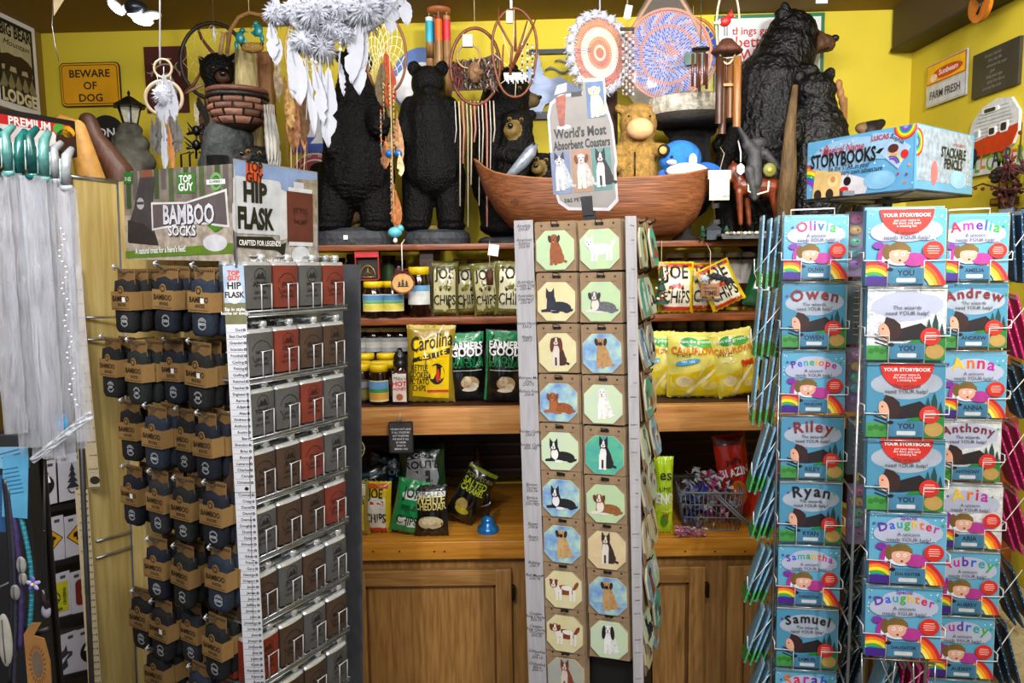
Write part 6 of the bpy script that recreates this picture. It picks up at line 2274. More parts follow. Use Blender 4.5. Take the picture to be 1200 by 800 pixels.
# projecting side board on the left
SIDE = frame(pl, (.30, .955), lean=LEAN)
a = hit(SIDE, 81, 204)
b = zs(pl, a.z)
a0, b0 = a + SIDE[2] * ((.12 - a.z) / SIDE[2].z), zs(pl, .12)
part('side_board', quad_slab([a0, b0, zs(pl, ztop), a0 + SIDE[2] * ((ztop - .12) / SIDE[2].z)], .012, SIDE[3], BAMB), RACK)
mb = MB()
tp = a0 + SIDE[2] * ((ztop - .12) / SIDE[2].z)
mb.tube([tp, zs(pl, ztop)], .005, WIRE, n=6, T=RO)
mb.tube([a0, tp], .006, mat('#5a5a5e', .3, .8), n=6, T=RO)
mb.tube([zs(pl, .12), zs(pl, ztop)], .004, mat('#8a90a8', .3, .8), n=6, T=RO)
part('edge_trim', mb, RACK)
for py in (372, 398):
 mb = MB()
 p0, p1 = hit(SIDE, 92, py, .003), hit(SOCK, 150, py - 1, BK + .01)
 mb.tube([p0, p1], .003, WIRE, n=6, T=RO)
 part('cross_wire', mb, RACK)
for py, q in ((634, 622), (654, 640)):
 mb = MB()
 mb.tube([hit(SIDE, 113, py, .003), hit(SIDE, 165, q - 3, .003)], .003, WIRE, n=6, T=RO)
 part('cross_wire', mb, RACK)


# name strips
def name_strip(fr, pxa, pya, pxb, pyb, wpx, names, m, parent, left=False, ink=DK, off=.0, rows=None, header=None, breakat=None, ring_=True, sz_=None):
 top, bot = hit(fr, pxa, pya, off), hit(fr, pxb, pyb, off)
 u, n = fr[1], fr[3]
 v = (top - bot).normalized()
 n = u.cross(v).normalized()
 M = Matrix((u, -n, v)).transposed().to_4x4()
 M.translation = (top + bot) / 2
 H = (top - bot).length
 W_ = wpx * top.y / FPX
 mb = MB()
 mb.prism(R2(-W_ / 2, -H / 2, W_ / 2, H / 2), 0, .003, m)
 z = H / 2
 if header:
  z = header(mb, W_, H)
 N = len(names)
 st = (z + H / 2) / N
 for k, q in enumerate(names):
  zz = z - st * (k + .7)
  if q == '*':
   mb.flat(E2(W_ * .1, zz + st * .2, st * .34, st * .3), -.0006, ink)
   mb.box((0, -.0003, zz - st * .4), (W_, .0008, .0014), mat('#6a6a70', .5))
   continue
  if q == '':
   continue
  L = sz_ or min(st * .62, W_ * .20)
  if '\n' in q:
   mb.text(q, 0, zz + st * .2, L, -.0006, ink, bold=.005, shear=.35)
   continue
  tx = text_mesh(q, 'CENTER', .0, 0)
  wd0 = max(p[0] for p in tx[0]) * 2
  sx = min(1, W_ * .62 / (wd0 * L))
  mb.text(q, W_ * .28, zz, L, -.0006, ink, align='RIGHT', bold=.01, sx=sx)
  if ring_:
   mb.flat(arc2(W_ * .38, zz + L * .3, L * .14, L * .36, 0, 1.98 * pi, 12), -.0006, ink)
  mb.box((-W_ * .05, -.0002, zz - st * .22), (W_ * .8, .0005, .0006), mat('#8a8a90', .5))
 o = part('name_strip', mb, parent)
 o.matrix_world = M
 o.matrix_local = RACK.matrix_world.inverted() @ M if parent is RACK else parent.matrix_world.inverted() @ M
 return o


NAMES = ['Dad', 'Best Dad', 'Grandad', 'The Great Outdoors', 'Football', 'Cycling', 'Fishing', 'Golfing', 'Retired', 'Teacher', 'Engineer', 'Aaron', 'Adam', 'Alex', 'Andrew', 'Anthony', 'Austin', 'Ben', 'Brandon', 'Brian', 'Bryan', 'Cameron', 'Charles', 'Chris', 'Christian', '*',
         'Connor', 'Craig', 'Daniel', 'David', 'Dennis', 'Douglas', 'Dustin', 'Dylan', 'Edward', 'Eric', 'Ethan', 'Frank', 'Gary', 'George', 'Gregory', 'Jacob', 'James', 'Jason', 'Jeffrey', 'Jeremy', 'John', 'Jonathan', 'Jordan', 'Jose', 'Joseph', 'Joshua', 'Juan', 'Justin', 'Keith', 'Kenneth', 'Kevin', 'Kyle', 'Logan', 'Louis', 'Lucas', 'Luke']
SW = mat('#c9cbd2', .5, var=.04)


def hdr(mb, W_, H):
 z = H / 2
 mb.flat(R2(-W_ / 2, z - .085, W_ / 2, z), -.0004, mat('#9ab0c8', .5))
 mb.flat(R2(-W_ / 2, z - .11, W_ / 2, z - .07), -.0005, mat('#6a6a48', .5))
 mb.flat(E2(0, z - .05, W_ * .42, .022), -.0008, mat('#c8ccd0', .5))
 mb.text('TOP\nGUY', 0, z - .018, .012, -.0012, mat('#d84a18', .5), bold=.04)
 mb.text('HIP', 0, z - .044, .018, -.0012, DK, bold=.03)
 mb.text('FLASK', 0, z - .060, .015, -.0012, DK, bold=.03, sx=.9)
 mb.text('Sip in style,\nhome or away!', 0, z - .085, .009, -.0012, WHITE, bold=.02)
 return z - .115


FRONTF = frame((CX, CY - .01, 1.2), (1, -.05), lean=LEAN)
name_strip(FRONTF, 265, 311, 308, 830, 25, NAMES, SW, RACK, header=hdr)
LS = frame(a, (1, .12), lean=LEAN)
TANS = mat('#a89878', .6, var=.06)
name_strip(LS, 82, 312, 116, 570, 13, [''] + NAMES[11:26], TANS, RACK, ring_=True)
name_strip(LS, 92, 574, 118, 850, 15, NAMES[26:60], TANS, RACK)
mb = MB()
p0 = hit(LS, 74, 200, .0)

# ---- header boards
# socks header
a, b = hit(SOCK, 148, 300), hit(SOCK, 274, 300)
Wd = (b - a).dot(u)
zt0, zt1 = hit(SOCK, 148, 306).z, hit(SOCK, 148, 203).z
Hh = zt1 - zt0
c = (a + b) / 2
c = zs(c, (zt0 + zt1) / 2)
HS = thing('sock_header_sign', 'printed BAMBOO SOCKS header board with a grey sock and green band', 'sign', FM(SOCK, c))
mb = panel(Wd, Hh, .004, mat('#7a7068', .6, var=.3, scale=30))
X, Z = Wd / 2, Hh / 2
mb.flat(R2(-X, -Z, X, -Z * .0), -.0005, mat('#a09488', .6, var=.3, scale=60))
for k in range(14):
 x = -X + .01 + k * Wd / 14.5
 mb.flat(R2(x, Z * (.15 + .2 * (k % 3)), x + Wd / 22, Z), -.0007, mat(['#3c4a2c', '#5a5450', '#4a5a38', '#6a6460'][k % 4], .6))
part('board', mb, HS)
mb = MB()
mb.flat([(-.62 * X, Z), (-.42 * X, Z), (-.40 * X, .80 * Z), (-.66 * X, .80 * Z)], -.001, mat('#7a4a38', .6))
mb.flat([(-.66 * X, .84 * Z), (-.36 * X, .84 * Z), (-.44 * X, .1 * Z), (-.44 * X, -.2 * Z), (-.35 * X, -.6 * Z), (-.95 * X, -.6 * Z), (-.93 * X, -.25 * Z), (-.8 * X, .15 * Z)], -.0012, mat('#3a3638', .7, var=.2))
mb.flat([(-.93 * X, -.62 * Z), (-.93 * X, -.1 * Z), (-.6 * X, -.2 * Z), (-.38 * X, -.45 * Z), (-.33 * X, -.68 * Z)], -.0014, mat('#2a2422', .7, var=.2))
mb.flat(E2(-.66 * X, .26 * Z, .012, .012), -.0016, mat('#a8a4a4', .6))
mb.flat(R2(-.73 * X, .24 * Z, -.59 * X, .30 * Z), -.0018, mat('#3a3638', .6))
mb.flat([(-X, -.82 * Z), (X, -.62 * Z), (X, -.84 * Z), (-X, -Z * .98)], -.0014, mat('#5a7a24', .5))
mb.flat(R2(-.98 * X, .72 * Z, -.80 * X, .98 * Z), -.0016, mat('#2c6a28', .5))
mb.flat(R2(.05 * X, .45 * Z, .38 * X, .88 * Z), -.0016, mat('#3c7a2c', .5))
mb.flat(arc2(.74 * X, .66 * Z, .011, .017, 0, 1.99 * pi, 20), -.0016, mat('#6aa060', .5))
mb.flat(E2(.74 * X, .66 * Z, .009), -.0016, mat('#4a7a48', .5))
mb.flat(R2(.58 * X, .60 * Z, .9 * X, .70 * Z), -.002, WHITE)
mb.flat([(-.45 * X, .28 * Z), (.2 * X, .26 * Z), (.92 * X, .50 * Z), (.95 * X, -.30 * Z), (.3 * X, -.2 * Z), (-.45 * X, -.35 * Z)], -.0018, mat('#d0ced0', .5))
mb.flat([(-.42 * X, .23 * Z), (.2 * X, .22 * Z), (.89 * X, .44 * Z), (.92 * X, -.25 * Z), (.3 * X, -.15 * Z), (-.42 * X, -.30 * Z)], -.0020, mat('#5a5254', .5))
mb.flat([(.55 * X, -.22 * Z), (.85 * X, -.30 * Z), (.7 * X, -.40 * Z)], -.0021, mat('#4a7a24', .5))
mb.flat(E2(.70 * X, -.62 * Z, .21 * X, .18 * Z), -.0022, mat('#bfc0c8', .5))
part('print', mb, HS)
mb = MB()
mb.text('TOP', .21 * X, .68 * Z, .019, -.0026, WHITE, bold=.03)
mb.text('GUY', .21 * X, .50 * Z, .021, -.0026, WHITE, bold=.03)
mb.text('7-12', -.89 * X, .78 * Z, .011, -.0026, WHITE, bold=.02)
mb.text('ECO-FRIENDLY', .74 * X, .63 * Z, .007, -.0026, mat('#2c5a28', .5), bold=.02, sx=.75)
mb.text('BAMBOO', .24 * X + .0012, -.20 * Z - .001, .052, -.0024, DK, bold=.055, sx=.70)
mb.text('BAMBOO', .24 * X, -.20 * Z, .052, -.0028, mat('#c6c8d2', .5), bold=.03, sx=.70)
mb.text('SOCKS', .12 * X + .001, -.46 * Z - .001, .027, -.0024, DK, bold=.06)
mb.text('SOCKS', .12 * X, -.46 * Z, .027, -.0028, mat('#d2d4dc', .5), bold=.03)
mb.text('A natural treat for a hero\'s feet!', -.30 * X, -.84 * Z, .017, -.0028, WHITE, bold=.02, sx=.72, rot=.04)
part('lettering', mb, HS)
# flask header
uf, vf, nf = FLASK[1], FLASK[2], FLASK[3]
a, b = hit(FLASK, 276, 250), hit(FLASK, 372, 250)
Wd = (b - a).dot(uf)
zt1 = hit(FLASK, 276, 188).z
zt0 = hit(FLASK, 276, 314).z
Hh = zt1 - zt0
c = (a + b) / 2
c = c + vf * (((zt0 + zt1) / 2 - c.z) / vf.z)
HF = thing('flask_header_sign', 'printed HIP FLASK header board with a brown flask on stony ground', 'sign', FM(FLASK, c))
X, Z = Wd / 2, Hh / 2
mb = panel(Wd, Hh, .004, mat('#9a948e', .6, var=.3, scale=60))
mb.flat(R2(-X, .1 * Z, X, Z), -.0005, mat('#7a90b8', .5))
mb.flat([(-.0 * X, .1 * Z), (.2 * X, .5 * Z), (.45 * X, .8 * Z), (X, .85 * Z), (X, -.1 * Z), (0, -.1 * Z)], -.0007, mat('#8a8070', .6, var=.3, scale=60))
mb.tube([(-X, .001, -Z), (-X, .001, Z), (X, .001, Z), (X, .001, -Z)], .0025, mat('#a8acb8', .3, .7), n=6)
part('board', mb, HF)
mb = MB()
mb.flat([(-.78 * X, .62 * Z), (-.42 * X, .62 * Z), (-.38 * X, .98 * Z), (-.75 * X, .98 * Z)], -.0012, mat('#c84a20', .5))
mb.flat(RR(1.1 * X, .62 * Z, .01, -.5 * X, .40 * Z), -.0010, mat('#b8bcc4', .5))
mb.flat(RR(1.25 * X, .62 * Z, .012, -.45 * X, -.05 * Z), -.0011, mat('#b8bcc4', .5))
mb.flat(arc2(.0 * X, .05 * Z, .0, .05, -pi / 2, pi / 2, 12), -.0012, mat('#c0c2c8', .5))
mb.flat([(-X, -.42 * Z), (-.2 * X, -.40 * Z), (.0 * X, -.55 * Z), (.15 * X, -.5 * Z), (.1 * X, -.78 * Z), (-.1 * X, -.66 * Z), (-X, -.62 * Z)], -.0016, DK)
mb.flat(RR(.34 * X * 2, 1.08 * Z, .006, .52 * X, .02 * Z), -.0016, mat('#5a2a20', .5, var=.15))
mb.flat(R2(.22 * X, .54 * Z, .84 * X, .62 * Z), -.0018, mat('#c8ccd4', .3))
mb.flat(R2(.36 * X, .62 * Z, .62 * X, .74 * Z), -.0018, mat('#b8bcc8', .3))
mb.flat(R2(.22 * X, -.56 * Z, .84 * X, -.48 * Z), -.0018, mat('#c8ccd4', .3))
mb.flat(arc2(.52 * X, .05 * Z, .016, .0175, 0, 1.99 * pi, 22), -.002, mat('#35140e', .5))
mb.flat(E2(.52 * X, -.76 * Z, .24 * X, .2 * Z), -.002, mat('#bfc2ca', .5))
part('print', mb, HF)
mb = MB()
mb.text('TOP\nGUY', -.58 * X, .83 * Z, .026, -.0024, DK, bold=.03, sx=.8)
mb.text('HIP', -.58 * X, .26 * Z, .050, -.0024, DK, bold=.05, sx=.80)
mb.text('FLASK', -.58 * X, -.25 * Z, .054, -.0024, DK, bold=.05, sx=.60)
mb.text('CRAFTED FOR LEGENDS', -.48 * X, -.58 * Z, .014, -.0026, WHITE, bold=.02, sx=.7)
mb.text('personalized and pocket-sized', -.1 * X, -.92 * Z, .016, -.0024, WHITE, bold=.02, sx=.7)
mb.text('STYLE', .52 * X, .1 * Z, .016, -.0024, mat('#35140e', .5), bold=.03)
mb.text('THE BEST', .52 * X, -.1 * Z, .010, -.0024, mat('#35140e', .5), bold=.03)
part('lettering', mb, HF)

# ---- flask side: steel panel, tiers
pa = hit(FLASK, 279, 330, -.075)
pb = hit(FLASK, 396, 330, -.075)
zv = lambda p, z: p + vf * ((z - p.z) / vf.z)
Lf = .30
ztopf = hit(FLASK, 276, 312).z
part('steel_panel', quad_slab([zv(pa, .12), zv(pa + uf * (Lf + .02), .12), zv(pa + uf * (Lf + .02), ztopf), zv(pa, ztopf)], .01, nf, STEEL), RACK)
mb = MB()
q = pa + uf * (Lf + .02)
mb.add([zv(q, .12), zv(q + nf * .05 + uf * .0, .12), zv(q + nf * .05, ztopf), zv(q, ztopf), zv(q + uf * .004, .12), zv(q + nf * .05 + uf * .004, .12), zv(q + nf * .05 + uf * .004, ztopf), zv(q + uf * .004, ztopf)],
       [(0, 1, 2, 3), (7, 6, 5, 4), (0, 4, 5, 1), (1, 5, 6, 2), (2, 6, 7, 3)], mat('#54565c', .4, .2), RO)
part('end_flange', mb, RACK)
for px, w0 in ((0, 0),):
 mb = MB()
 c0 = RACK.matrix_world.translation
 cp = V((0.10, .06, 0))
 mb.lathe([(.0, .0), (.30, .0), (.30, .02), (.04, .05), (.025, .1), (.025, 1.95), (0, 1.95)], mat('#3a3c40', .3, .8), n=24, T=Matrix.Translation((-.1, .12, 0)))
 part('pole_and_base', mb, RACK)

# flask meshes
FCOL = {'r': ('russet', mat('#743026', .45, bump=.15, bscale=300, var=.12)), 'g': ('grey', mat('#505153', .45, bump=.15, bscale=300, var=.12)), 'b': ('dark brown', mat('#46352d', .45, bump=.15, bscale=300, var=.12)),
  'x': ('bright red-brown', mat('#7a2a18', .45, bump=.15, bscale=300))}
FW_, FH_, FD_ = .066, .086, .02
INK = {'r': mat('#3a120e', .5), 'g': mat('#1c1d1f', .5), 'b': mat('#1c110e', .5), 'x': mat('#3a100a', .5)}


def flask_meshes(c):
 mb = MB()
 n = 10
 pts = []
 for k in range(n + 1):
  x = -FW_ / 2 + FW_ * k / n
  pts.append((x, -FD_ * .5 * (1 - .35 * (2 * k / n - 1) ** 2)))
 back = [(x, y + FD_ * .8) for x, y in pts[::-1]]
 loop = pts + back
 L_ = len(loop)
 vs = [(x, y, 0.004) for x, y in loop] + [(x, y, FH_) for x, y in loop]
 mb.add(vs, [(i, (i + 1) % L_, (i + 1) % L_ + L_, i + L_) for i in range(L_)] + [tuple(range(L_, 2 * L_)), tuple(range(L_ - 1, -1, -1))], FCOL[c][1], None, False)
 steel = MB()
 lp = [(x * 1.0, y) for x, y in loop]
 vs = [(x * .99, y, FH_) for x, y in lp] + [(x * .95, y * .8 + .001, FH_ + .007) for x, y in lp]
 steel.add(vs, [(i, (i + 1) % L_, (i + 1) % L_ + L_, i + L_) for i in range(L_)] + [tuple(range(L_, 2 * L_))], CHROME, None, True)
 steel.lathe([(.006, FH_ + .006), (.006, FH_ + .010), (.009, FH_ + .010), (.009, FH_ + .020), (.006, FH_ + .022), (0, FH_ + .022)], CHROME, n=14, T=Matrix.Translation((.016, .004, 0)))
 steel.box((.004, .004, FH_ + .018), (.03, .006, .003), CHROME)
 return mb.mesh('flask_wrap'), steel.mesh('flask_cap')


def emboss(c, nm, style):
 e = MB()
 y = -FD_ * .5 - .0006
 ink = INK[c]
 nmw = min(.042 / max(len(nm), 1) * 1.3, .013)
 e.text(nm, 0, .046, nmw, y, ink, bold=.03)
 if style % 2:
  e.flat(arc2(0, .045, .025, .0262, .25, pi - .25, 14), y, ink)
  e.flat(arc2(0, .050, .025, .0262, pi + .25, 2 * pi - .25, 14), y, ink)
 else:
  e.flat(arc2(0, .066, .014, .0152, 0, 1.99 * pi, 16), y, ink)
  e.flat([(-.012, .060), (-.004, .072), (0, .067), (.006, .074), (.013, .060)], y, ink)
 e.text('LEGEND', 0, .032, .008, y, ink, bold=.03)
 e.text('EST. FOREVER', 0, .022, .006, y, ink, bold=.02)
 return e.mesh('embossing')


FM_ = {c: flask_meshes(c) for c in FCOL}
tierpy = [352, 419, 478, 538, 595, 657, 717, 773]
rows = ['grgr', 'grbb', 'ggrg', 'bbrg', 'gbbr', 'bgbg', 'xbgb', 'xbbg']
names_ = ['ADAM', 'JAMES', 'BEST DAD', 'ERIC', 'RETIRED', 'CRAIG', 'SEAN', 'DANNY', 'TOMMY', 'BEN', 'GARY', 'KEN', 'NEIL', 'ALEX', 'STEVE', 'MIKE', 'MATT', 'NEIL', 'SCOTT', 'RYAN', 'KEVIN', 'JOHN', 'LIAM', 'LUKE', 'MILES', 'KEITH', 'IAN', 'MARK', 'PAUL', 'LOUIS', 'ROB', 'JACK']
ORD = ['first', 'second', 'third', 'fourth', 'fifth', 'sixth', 'seventh', 'eighth', 'ninth', 'tenth']
PR = frame(hit(FLASK, 399, 352, .0), (uf.x, uf.y), lean=LEAN)
ns = 0
for r, (py, row) in enumerate(zip(tierpy, rows)):
 pend = hit(FLASK, 398 + r * 3.4, py + 2, 0.0)
 zr = pend.z
 base = hit(FLASK, 276, 330, 0)
 org = base + vf * ((zr - base.z) / vf.z)
 # shelf pocket wires
 mb = MB()
 e0, e1 = org + uf * .012, org + uf * Lf
 for o_, zoff, rr_ in ((.018, -.002, .0022), (.018, -.012, .0016), (-.06, -.004, .0018)):
  mb.tube([e0 + nf * o_ + vf * zoff, e1 + nf * o_ + vf * zoff], rr_, WIRE, n=5, T=RO)
 for k in range(0, 17):
  q = e0 + uf * (k * (Lf - .012) / 16)
  mb.tube([q + nf * .018 - vf * .002, q - nf * .065 - vf * .004], .0013, WIRE, n=4, T=RO)
 part('tier_wire', mb, RACK)
 tray = MB()
 g = [e0 + nf * .016 - vf * .006, e1 + nf * .016 - vf * .006, e1 - nf * .074 - vf * .006, e0 - nf * .074 - vf * .006]
 tray.add(g + [x - vf * .004 for x in g], [(0, 1, 2, 3), (7, 6, 5, 4), (0, 4, 5, 1), (1, 5, 6, 2), (2, 6, 7, 3), (3, 7, 4, 0)], STEEL, RO)
 part('tier_tray', tray, RACK)
 for k, c in enumerate(row):
  uc = .044 + k * .0715
  bc = org + uf * uc
  # wire loop in front of each flask
  mb = MB()
  q0 = bc + nf * .019
  for du in (.014,):
   mb.tube([q0 + uf * (du - .012) - vf * .004, q0 + uf * (du - .014) + vf * .048 + nf * .002, q0 + uf * (du + .012) + vf * .050 + nf * .002, q0 + uf * (du + .014) - vf * .004], .0014, WHITEWIRE, n=5, T=RO)
   mb.tube([q0 + uf * (du - .014) + vf * .048, q0 + uf * (-.034) + vf * .046 - nf * .06], .0011, WHITEWIRE, n=5, T=RO)
  part('pocket_loop', mb, RACK)
  # flasks in the pocket, front one plus those behind
  for d in range(2 if (k + r) % 3 else 3):
   off = .008 - d * .024
   M = FM(FLASK, bc + nf * off + vf * (-.001) - uf * (d * .003), tilt=.0)
   fo = thing('hip_flask', '%s hip flask, %s on the %s tier from the top%s' % (FCOL[c][0], ['leftmost', 'second', 'third', 'rightmost'][k], ORD[r], ['', ', behind the front one', ', last in its pocket'][d]), 'hip flask', M, 'hip flasks on the steel tiers')
   part('leather_wrap', FM_[c][0], fo)
   part('steel_cap', FM_[c][1], fo)
   if d == 0:
    part('embossing', emboss(c, names_[(r * 4 + k) % 32], r + k), fo)
  if r % 1 == 0 and k < 3:
   mb = MB()
   c_ = bc + vf * .108 - nf * .0735 + uf * .03
   mb.tube([c_ + uf * .006 * cos(a) + vf * .006 * sin(a) for a in [2 * pi * j / 12 for j in range(12)]], .0016, K, n=4, closed=True, T=RO)
   part('panel_hole', mb, RACK)

# ---- socks
SB = mat('#8a6a3c', .7, var=.06)
SBH = mat('#7a5c34', .7)
SCOL = {'k': ('charcoal', mat('#151417', .9, bump=.4, bscale=250)), 'n': ('navy', mat('#0a1122', .9, bump=.4, bscale=250)), 'b': ('slate blue', mat('#1a2638', .9, bump=.4, bscale=250)),
  'd': ('black', mat('#0d0f12', .9, bump=.4, bscale=250)), 'e': ('dark green', mat('#101a18', .9, bump=.4, bscale=250)), 'g': ('dark grey', mat('#222228', .9, bump=.4, bscale=250))}
SKW, SKH = .068, .125


def sock_mesh(c):
 m = SCOL[c][1]
 mb = MB()
 # folded sock: rounded slab with cuff rolls
 prof = [(-.031, -.125), (-.022, -.134), (.022, -.134), (.031, -.122), (.033, -.02), (.030, -.004), (.010, -.010), (-.012, -.002), (-.030, -.006), (-.033, -.03)]
 fr_, bk = [], []
 n = len(prof)
 def ring_(k, y):
  return [(x * k, y, -.07 + (z + .07) * k) for x, z in prof]
 R_ = [ring_(.86, -.013), ring_(.97, -.010), ring_(1.0, 0), ring_(.97, .010), ring_(.86, .013)]
 vs = [p for r in R_ for p in r]
 fs = [tuple(range(n))] + [tuple(range(5 * n - 1, 4 * n - 1, -1))]
 for j in range(4):
  for i in range(n):
   k = (i + 1) % n
   fs.append((j * n + i, (j + 1) * n + i, (j + 1) * n + k, j * n + k))
 mb.add(vs, fs, m, None, True)
 return mb


def band_mesh():
 mb = MB()
 out = [(-.036, -.072), (.036, -.072), (.036, -.033), (.012, -.033)]
 arch = [( .011 * cos(a), -.033 + .014 * sin(a)) for a in [pi * k / 8 for k in range(9)]]
 poly = [(-.036, -.078), (.036, -.078), (.036, -.033)] + arch + [(-.036, -.033)]
 mb.prism(poly, -.0165, -.0155, SB)
 mb.box((-.0358, 0, -.0555), (.001, .032, .044), SB)
 mb.box((.0358, 0, -.0555), (.001, .032, .044), SB)
 mb.box((0, .016, -.0555), (.072, .001, .044), SB)
 mb.text('BAMBOO', 0, -.056, .0175, -.0172, mat('#1a1008', .6), bold=.03, sx=.83)
 mb.text('SOCKS', .004, -.068, .010, -.0172, mat('#1a1008', .6), bold=.03)
 mb.flat(arc2(0, -.030, .005, .008, 0, 1.98 * pi, 12), -.0172, mat('#3a2410', .6))
 mb.box((0, -.0168, -.0735), (.06, .0006, .0012), mat('#3a2410', .6))
 return mb.mesh('card_band')


def card_mesh():
 mb = MB()
 mb.prism(R2(-.032, -.03, .032, .022), 0, .0014, SBH)
 for k in range(9):
  mb.flat([(-.03 + k * .0068, .012), (-.027 + k * .0068, .020), (-.0245 + k * .0068, .012)], -.0005, mat('#1c140a', .6))
 return mb.mesh('hanger_card')


def logo_mesh(nm, i):
 mb = MB()
 wc = mat('#8e9298', .6)
 mb.flat(arc2(.006, -.104, .0105, .0145, .35, pi - .35, 10), -.0142, wc)
 mb.flat(arc2(.006, -.104, .0105, .0145, pi + .35, 2 * pi - .35, 10), -.0142, wc)
 mb.text(nm, .006, -.1075, .0088, -.0146, mat('#b8bcc2', .6), bold=.05, sx=min(1, 4.6 / len(nm)))
 if i % 2:
  mb.flat([(-.002, -.098), (.006, -.092), (.014, -.098)], -.0142, wc)
 return mb.mesh('printed_logo')


SM = {c: sock_mesh(c).mesh('sock') for c in SCOL}
BM, CM = band_mesh(), card_mesh()
STICK = MB().box((0, -.018, -.052), (.0105, .0008, .0115), WHITE, T=None).mesh('price_sticker')
SOCKS = [  # row, centre px, hook py, colour, name, stack, sticker
 (1, 148, 318, 'k', 'STEVEN', 3, 1), (1, 196, 315, 'n', 'JOHN', 4, 0), (1, 239, 317, 'b', 'SIMON', 3, 1),
 (2, 132, 398, 'd', 'LEVI', 2, 0), (2, 163, 402, 'e', 'LEVI', 4, 0), (2, 206, 401, 'n', 'JOSHUA', 2, 1), (2, 234, 404, 'k', 'JOE', 4, 1),
 (3, 155, 472, 'd', 'CARL', 2, 0), (3, 183, 478, 'b', 'KENNETH', 3, 0), (3, 219, 482, 'd', 'JOSE', 2, 0), (3, 244, 487, 'n', 'KYLE', 4, 0),
 (4, 157, 548, 'n', 'LARRY', 2, 1), (4, 188, 554, 'g', 'LUCAS', 3, 0), (4, 217, 562, 'e', 'MAX', 4, 0), (4, 252, 567, 'n', 'MARK', 3, 0),
 (5, 186, 632, 'n', 'NATHAN', 3, 0), (5, 216, 640, 'e', 'NICK', 5, 0), (5, 258, 642, 'b', 'NOAH', 3, 0),
 (6, 168, 692, 'd', 'PATRICK', 3, 0), (6, 190, 704, 'k', 'PETER', 3, 1), (6, 226, 707, 'g', 'PHILIP', 2, 0), (6, 254, 723, 'd', 'RYAN', 3, 0),
 (7, 186, 758, 'd', 'ROBERT', 3, 0), (7, 204, 775, 'n', 'SAM', 2, 0), (7, 234, 779, 'b', 'SEAN', 3, 0), (7, 262, 790, 'k', 'SCOTT', 2, 0)]
rowc = {}
cname = {1: 'top', 2: 'second', 3: 'third', 4: 'fourth', 5: 'fifth', 6: 'sixth', 7: 'lowest'}
for (row, px, py, c, nm, st, stick) in SOCKS:
 rowc[row] = rowc.get(row, 0) + 1
 k = rowc[row]
 p = hit(SOCK, px, py + 4, .035 if st > 2 else .0)
 front = (p - SOCK[0]).dot(n)
 mb = MB()
 L = front - BK
 mb.tube([p + n * .03 + v * .018, p + n * .018 + v * .014, p + n * .01 + v * .006, p - n * (L) + v * .004], .0019, WIRE, n=6, T=RO)
 mb.tube([p + n * .024 + v * .010, p + n * .030 + v * .018, p + n * .022 + v * .022], .0019, CHROME, n=6, T=RO)
 part('hook', mb, RACK)
 st = min(st, int((L - .01) / .029) + 1)
 for d in range(st):
  M = FM(SOCK, p - n * (.0295 * d) - v * .006 + u * (.004 * sin(d * 2 + px)), roll=radians(2 * sin(px + d)), yaw=radians(3 * sin(px * 2 + d))) @ Matrix.Scale(.84, 4)
  t = thing('sock_pack', '%s socks, %s hook from left, %s row, %s' % (SCOL[c][0], ORD[k - 1], cname[row], 'front of its hook' if d == 0 else ORD[d] + ' behind the front pack'),
                  'socks', M, 'sock packs on the hooks')
  part('sock', SM[c], t)
  part('card_band', BM, t)
  part('hanger_card', CM, t)
  if d == 0:
   part('printed_logo', logo_mesh(nm, k), t)
   if stick:
    part('price_sticker', STICK, t, T=Matrix.Translation((.012, 0, 0)) @ Matrix.Rotation(.0, 4, 'Y'), label='white price sticker')

# ============================================================ COASTER SPINNER
CLEAN = -.0
ZC = 2.02
CF = frame(P(600, 300, 2.11), (cos(radians(19)), -sin(radians(19))), lean=-.016)
CR = thing('coaster_rack', 'tall black spinner rack of pet coasters with grey printed breed strips', 'display rack', TM((.2, 2.2, 0)))
CO = CR.matrix_world.inverted()
uc, vc, nc = CF[1], CF[2], CF[3]
zvc = lambda p, z: p + vc * ((z - p.z) / vc.z)
pL, pR = hit(CF, 601, 262, -.03), hit(CF, 768, 262, -.03)
cL, cR = hit(CF, 603, 262), hit(CF, 741, 262)
Wc = (cR - cL).dot(uc)
ztc = cL.z
DEP = .30
mb = MB()
core = [cL + uc * .045 - nc * .05, cR - uc * .01 - nc * .05, cR - uc * .01 - nc * (DEP - .02), cL + uc * .045 - nc * (DEP - .02)]
vs = [zvc(p, .12) for p in core] + [zvc(p, ztc - .01) for p in core]
mb.add(vs, [(0, 1, 5, 4), (1, 2, 6, 5), (2, 3, 7, 6), (3, 0, 4, 7), (4, 5, 6, 7), (3, 2, 1, 0)], mat('#101012', .5), CO)
part('core_panel', mb, CR)
mb = MB()
for p in (cL + uc * .050 - nc * .03, cL + uc * .175 - nc * .03, cR - uc * .012 - nc * .03, cR - uc * .012 - nc * DEP):
 mb.tube([zvc(p, .12), zvc(p, ztc + .0)], .004, BLACKWIRE, n=6, T=CO)
for k in range(11):
 z = ztc - .005 - k * .135
 mb.tube([zvc(cL + uc * .050 - nc * .03, z), zvc(cR - uc * .02 - nc * .03, z), zvc(cR - uc * .02 - nc * DEP, z)], .003, BLACKWIRE, n=6, T=CO)
part('wire_frame', mb, CR)
cc = (core[0] + core[2]) / 2
mb = MB()
mb.lathe([(0, 0), (.24, 0), (.24, .02), (.03, .05), (.02, .12), (.02, ztc), (0, ztc)], mat('#141416', .4, .4), n=24, T=CO @ Matrix.Translation((cc.x, cc.y, 0)))
part('pole_and_base', mb, CR)
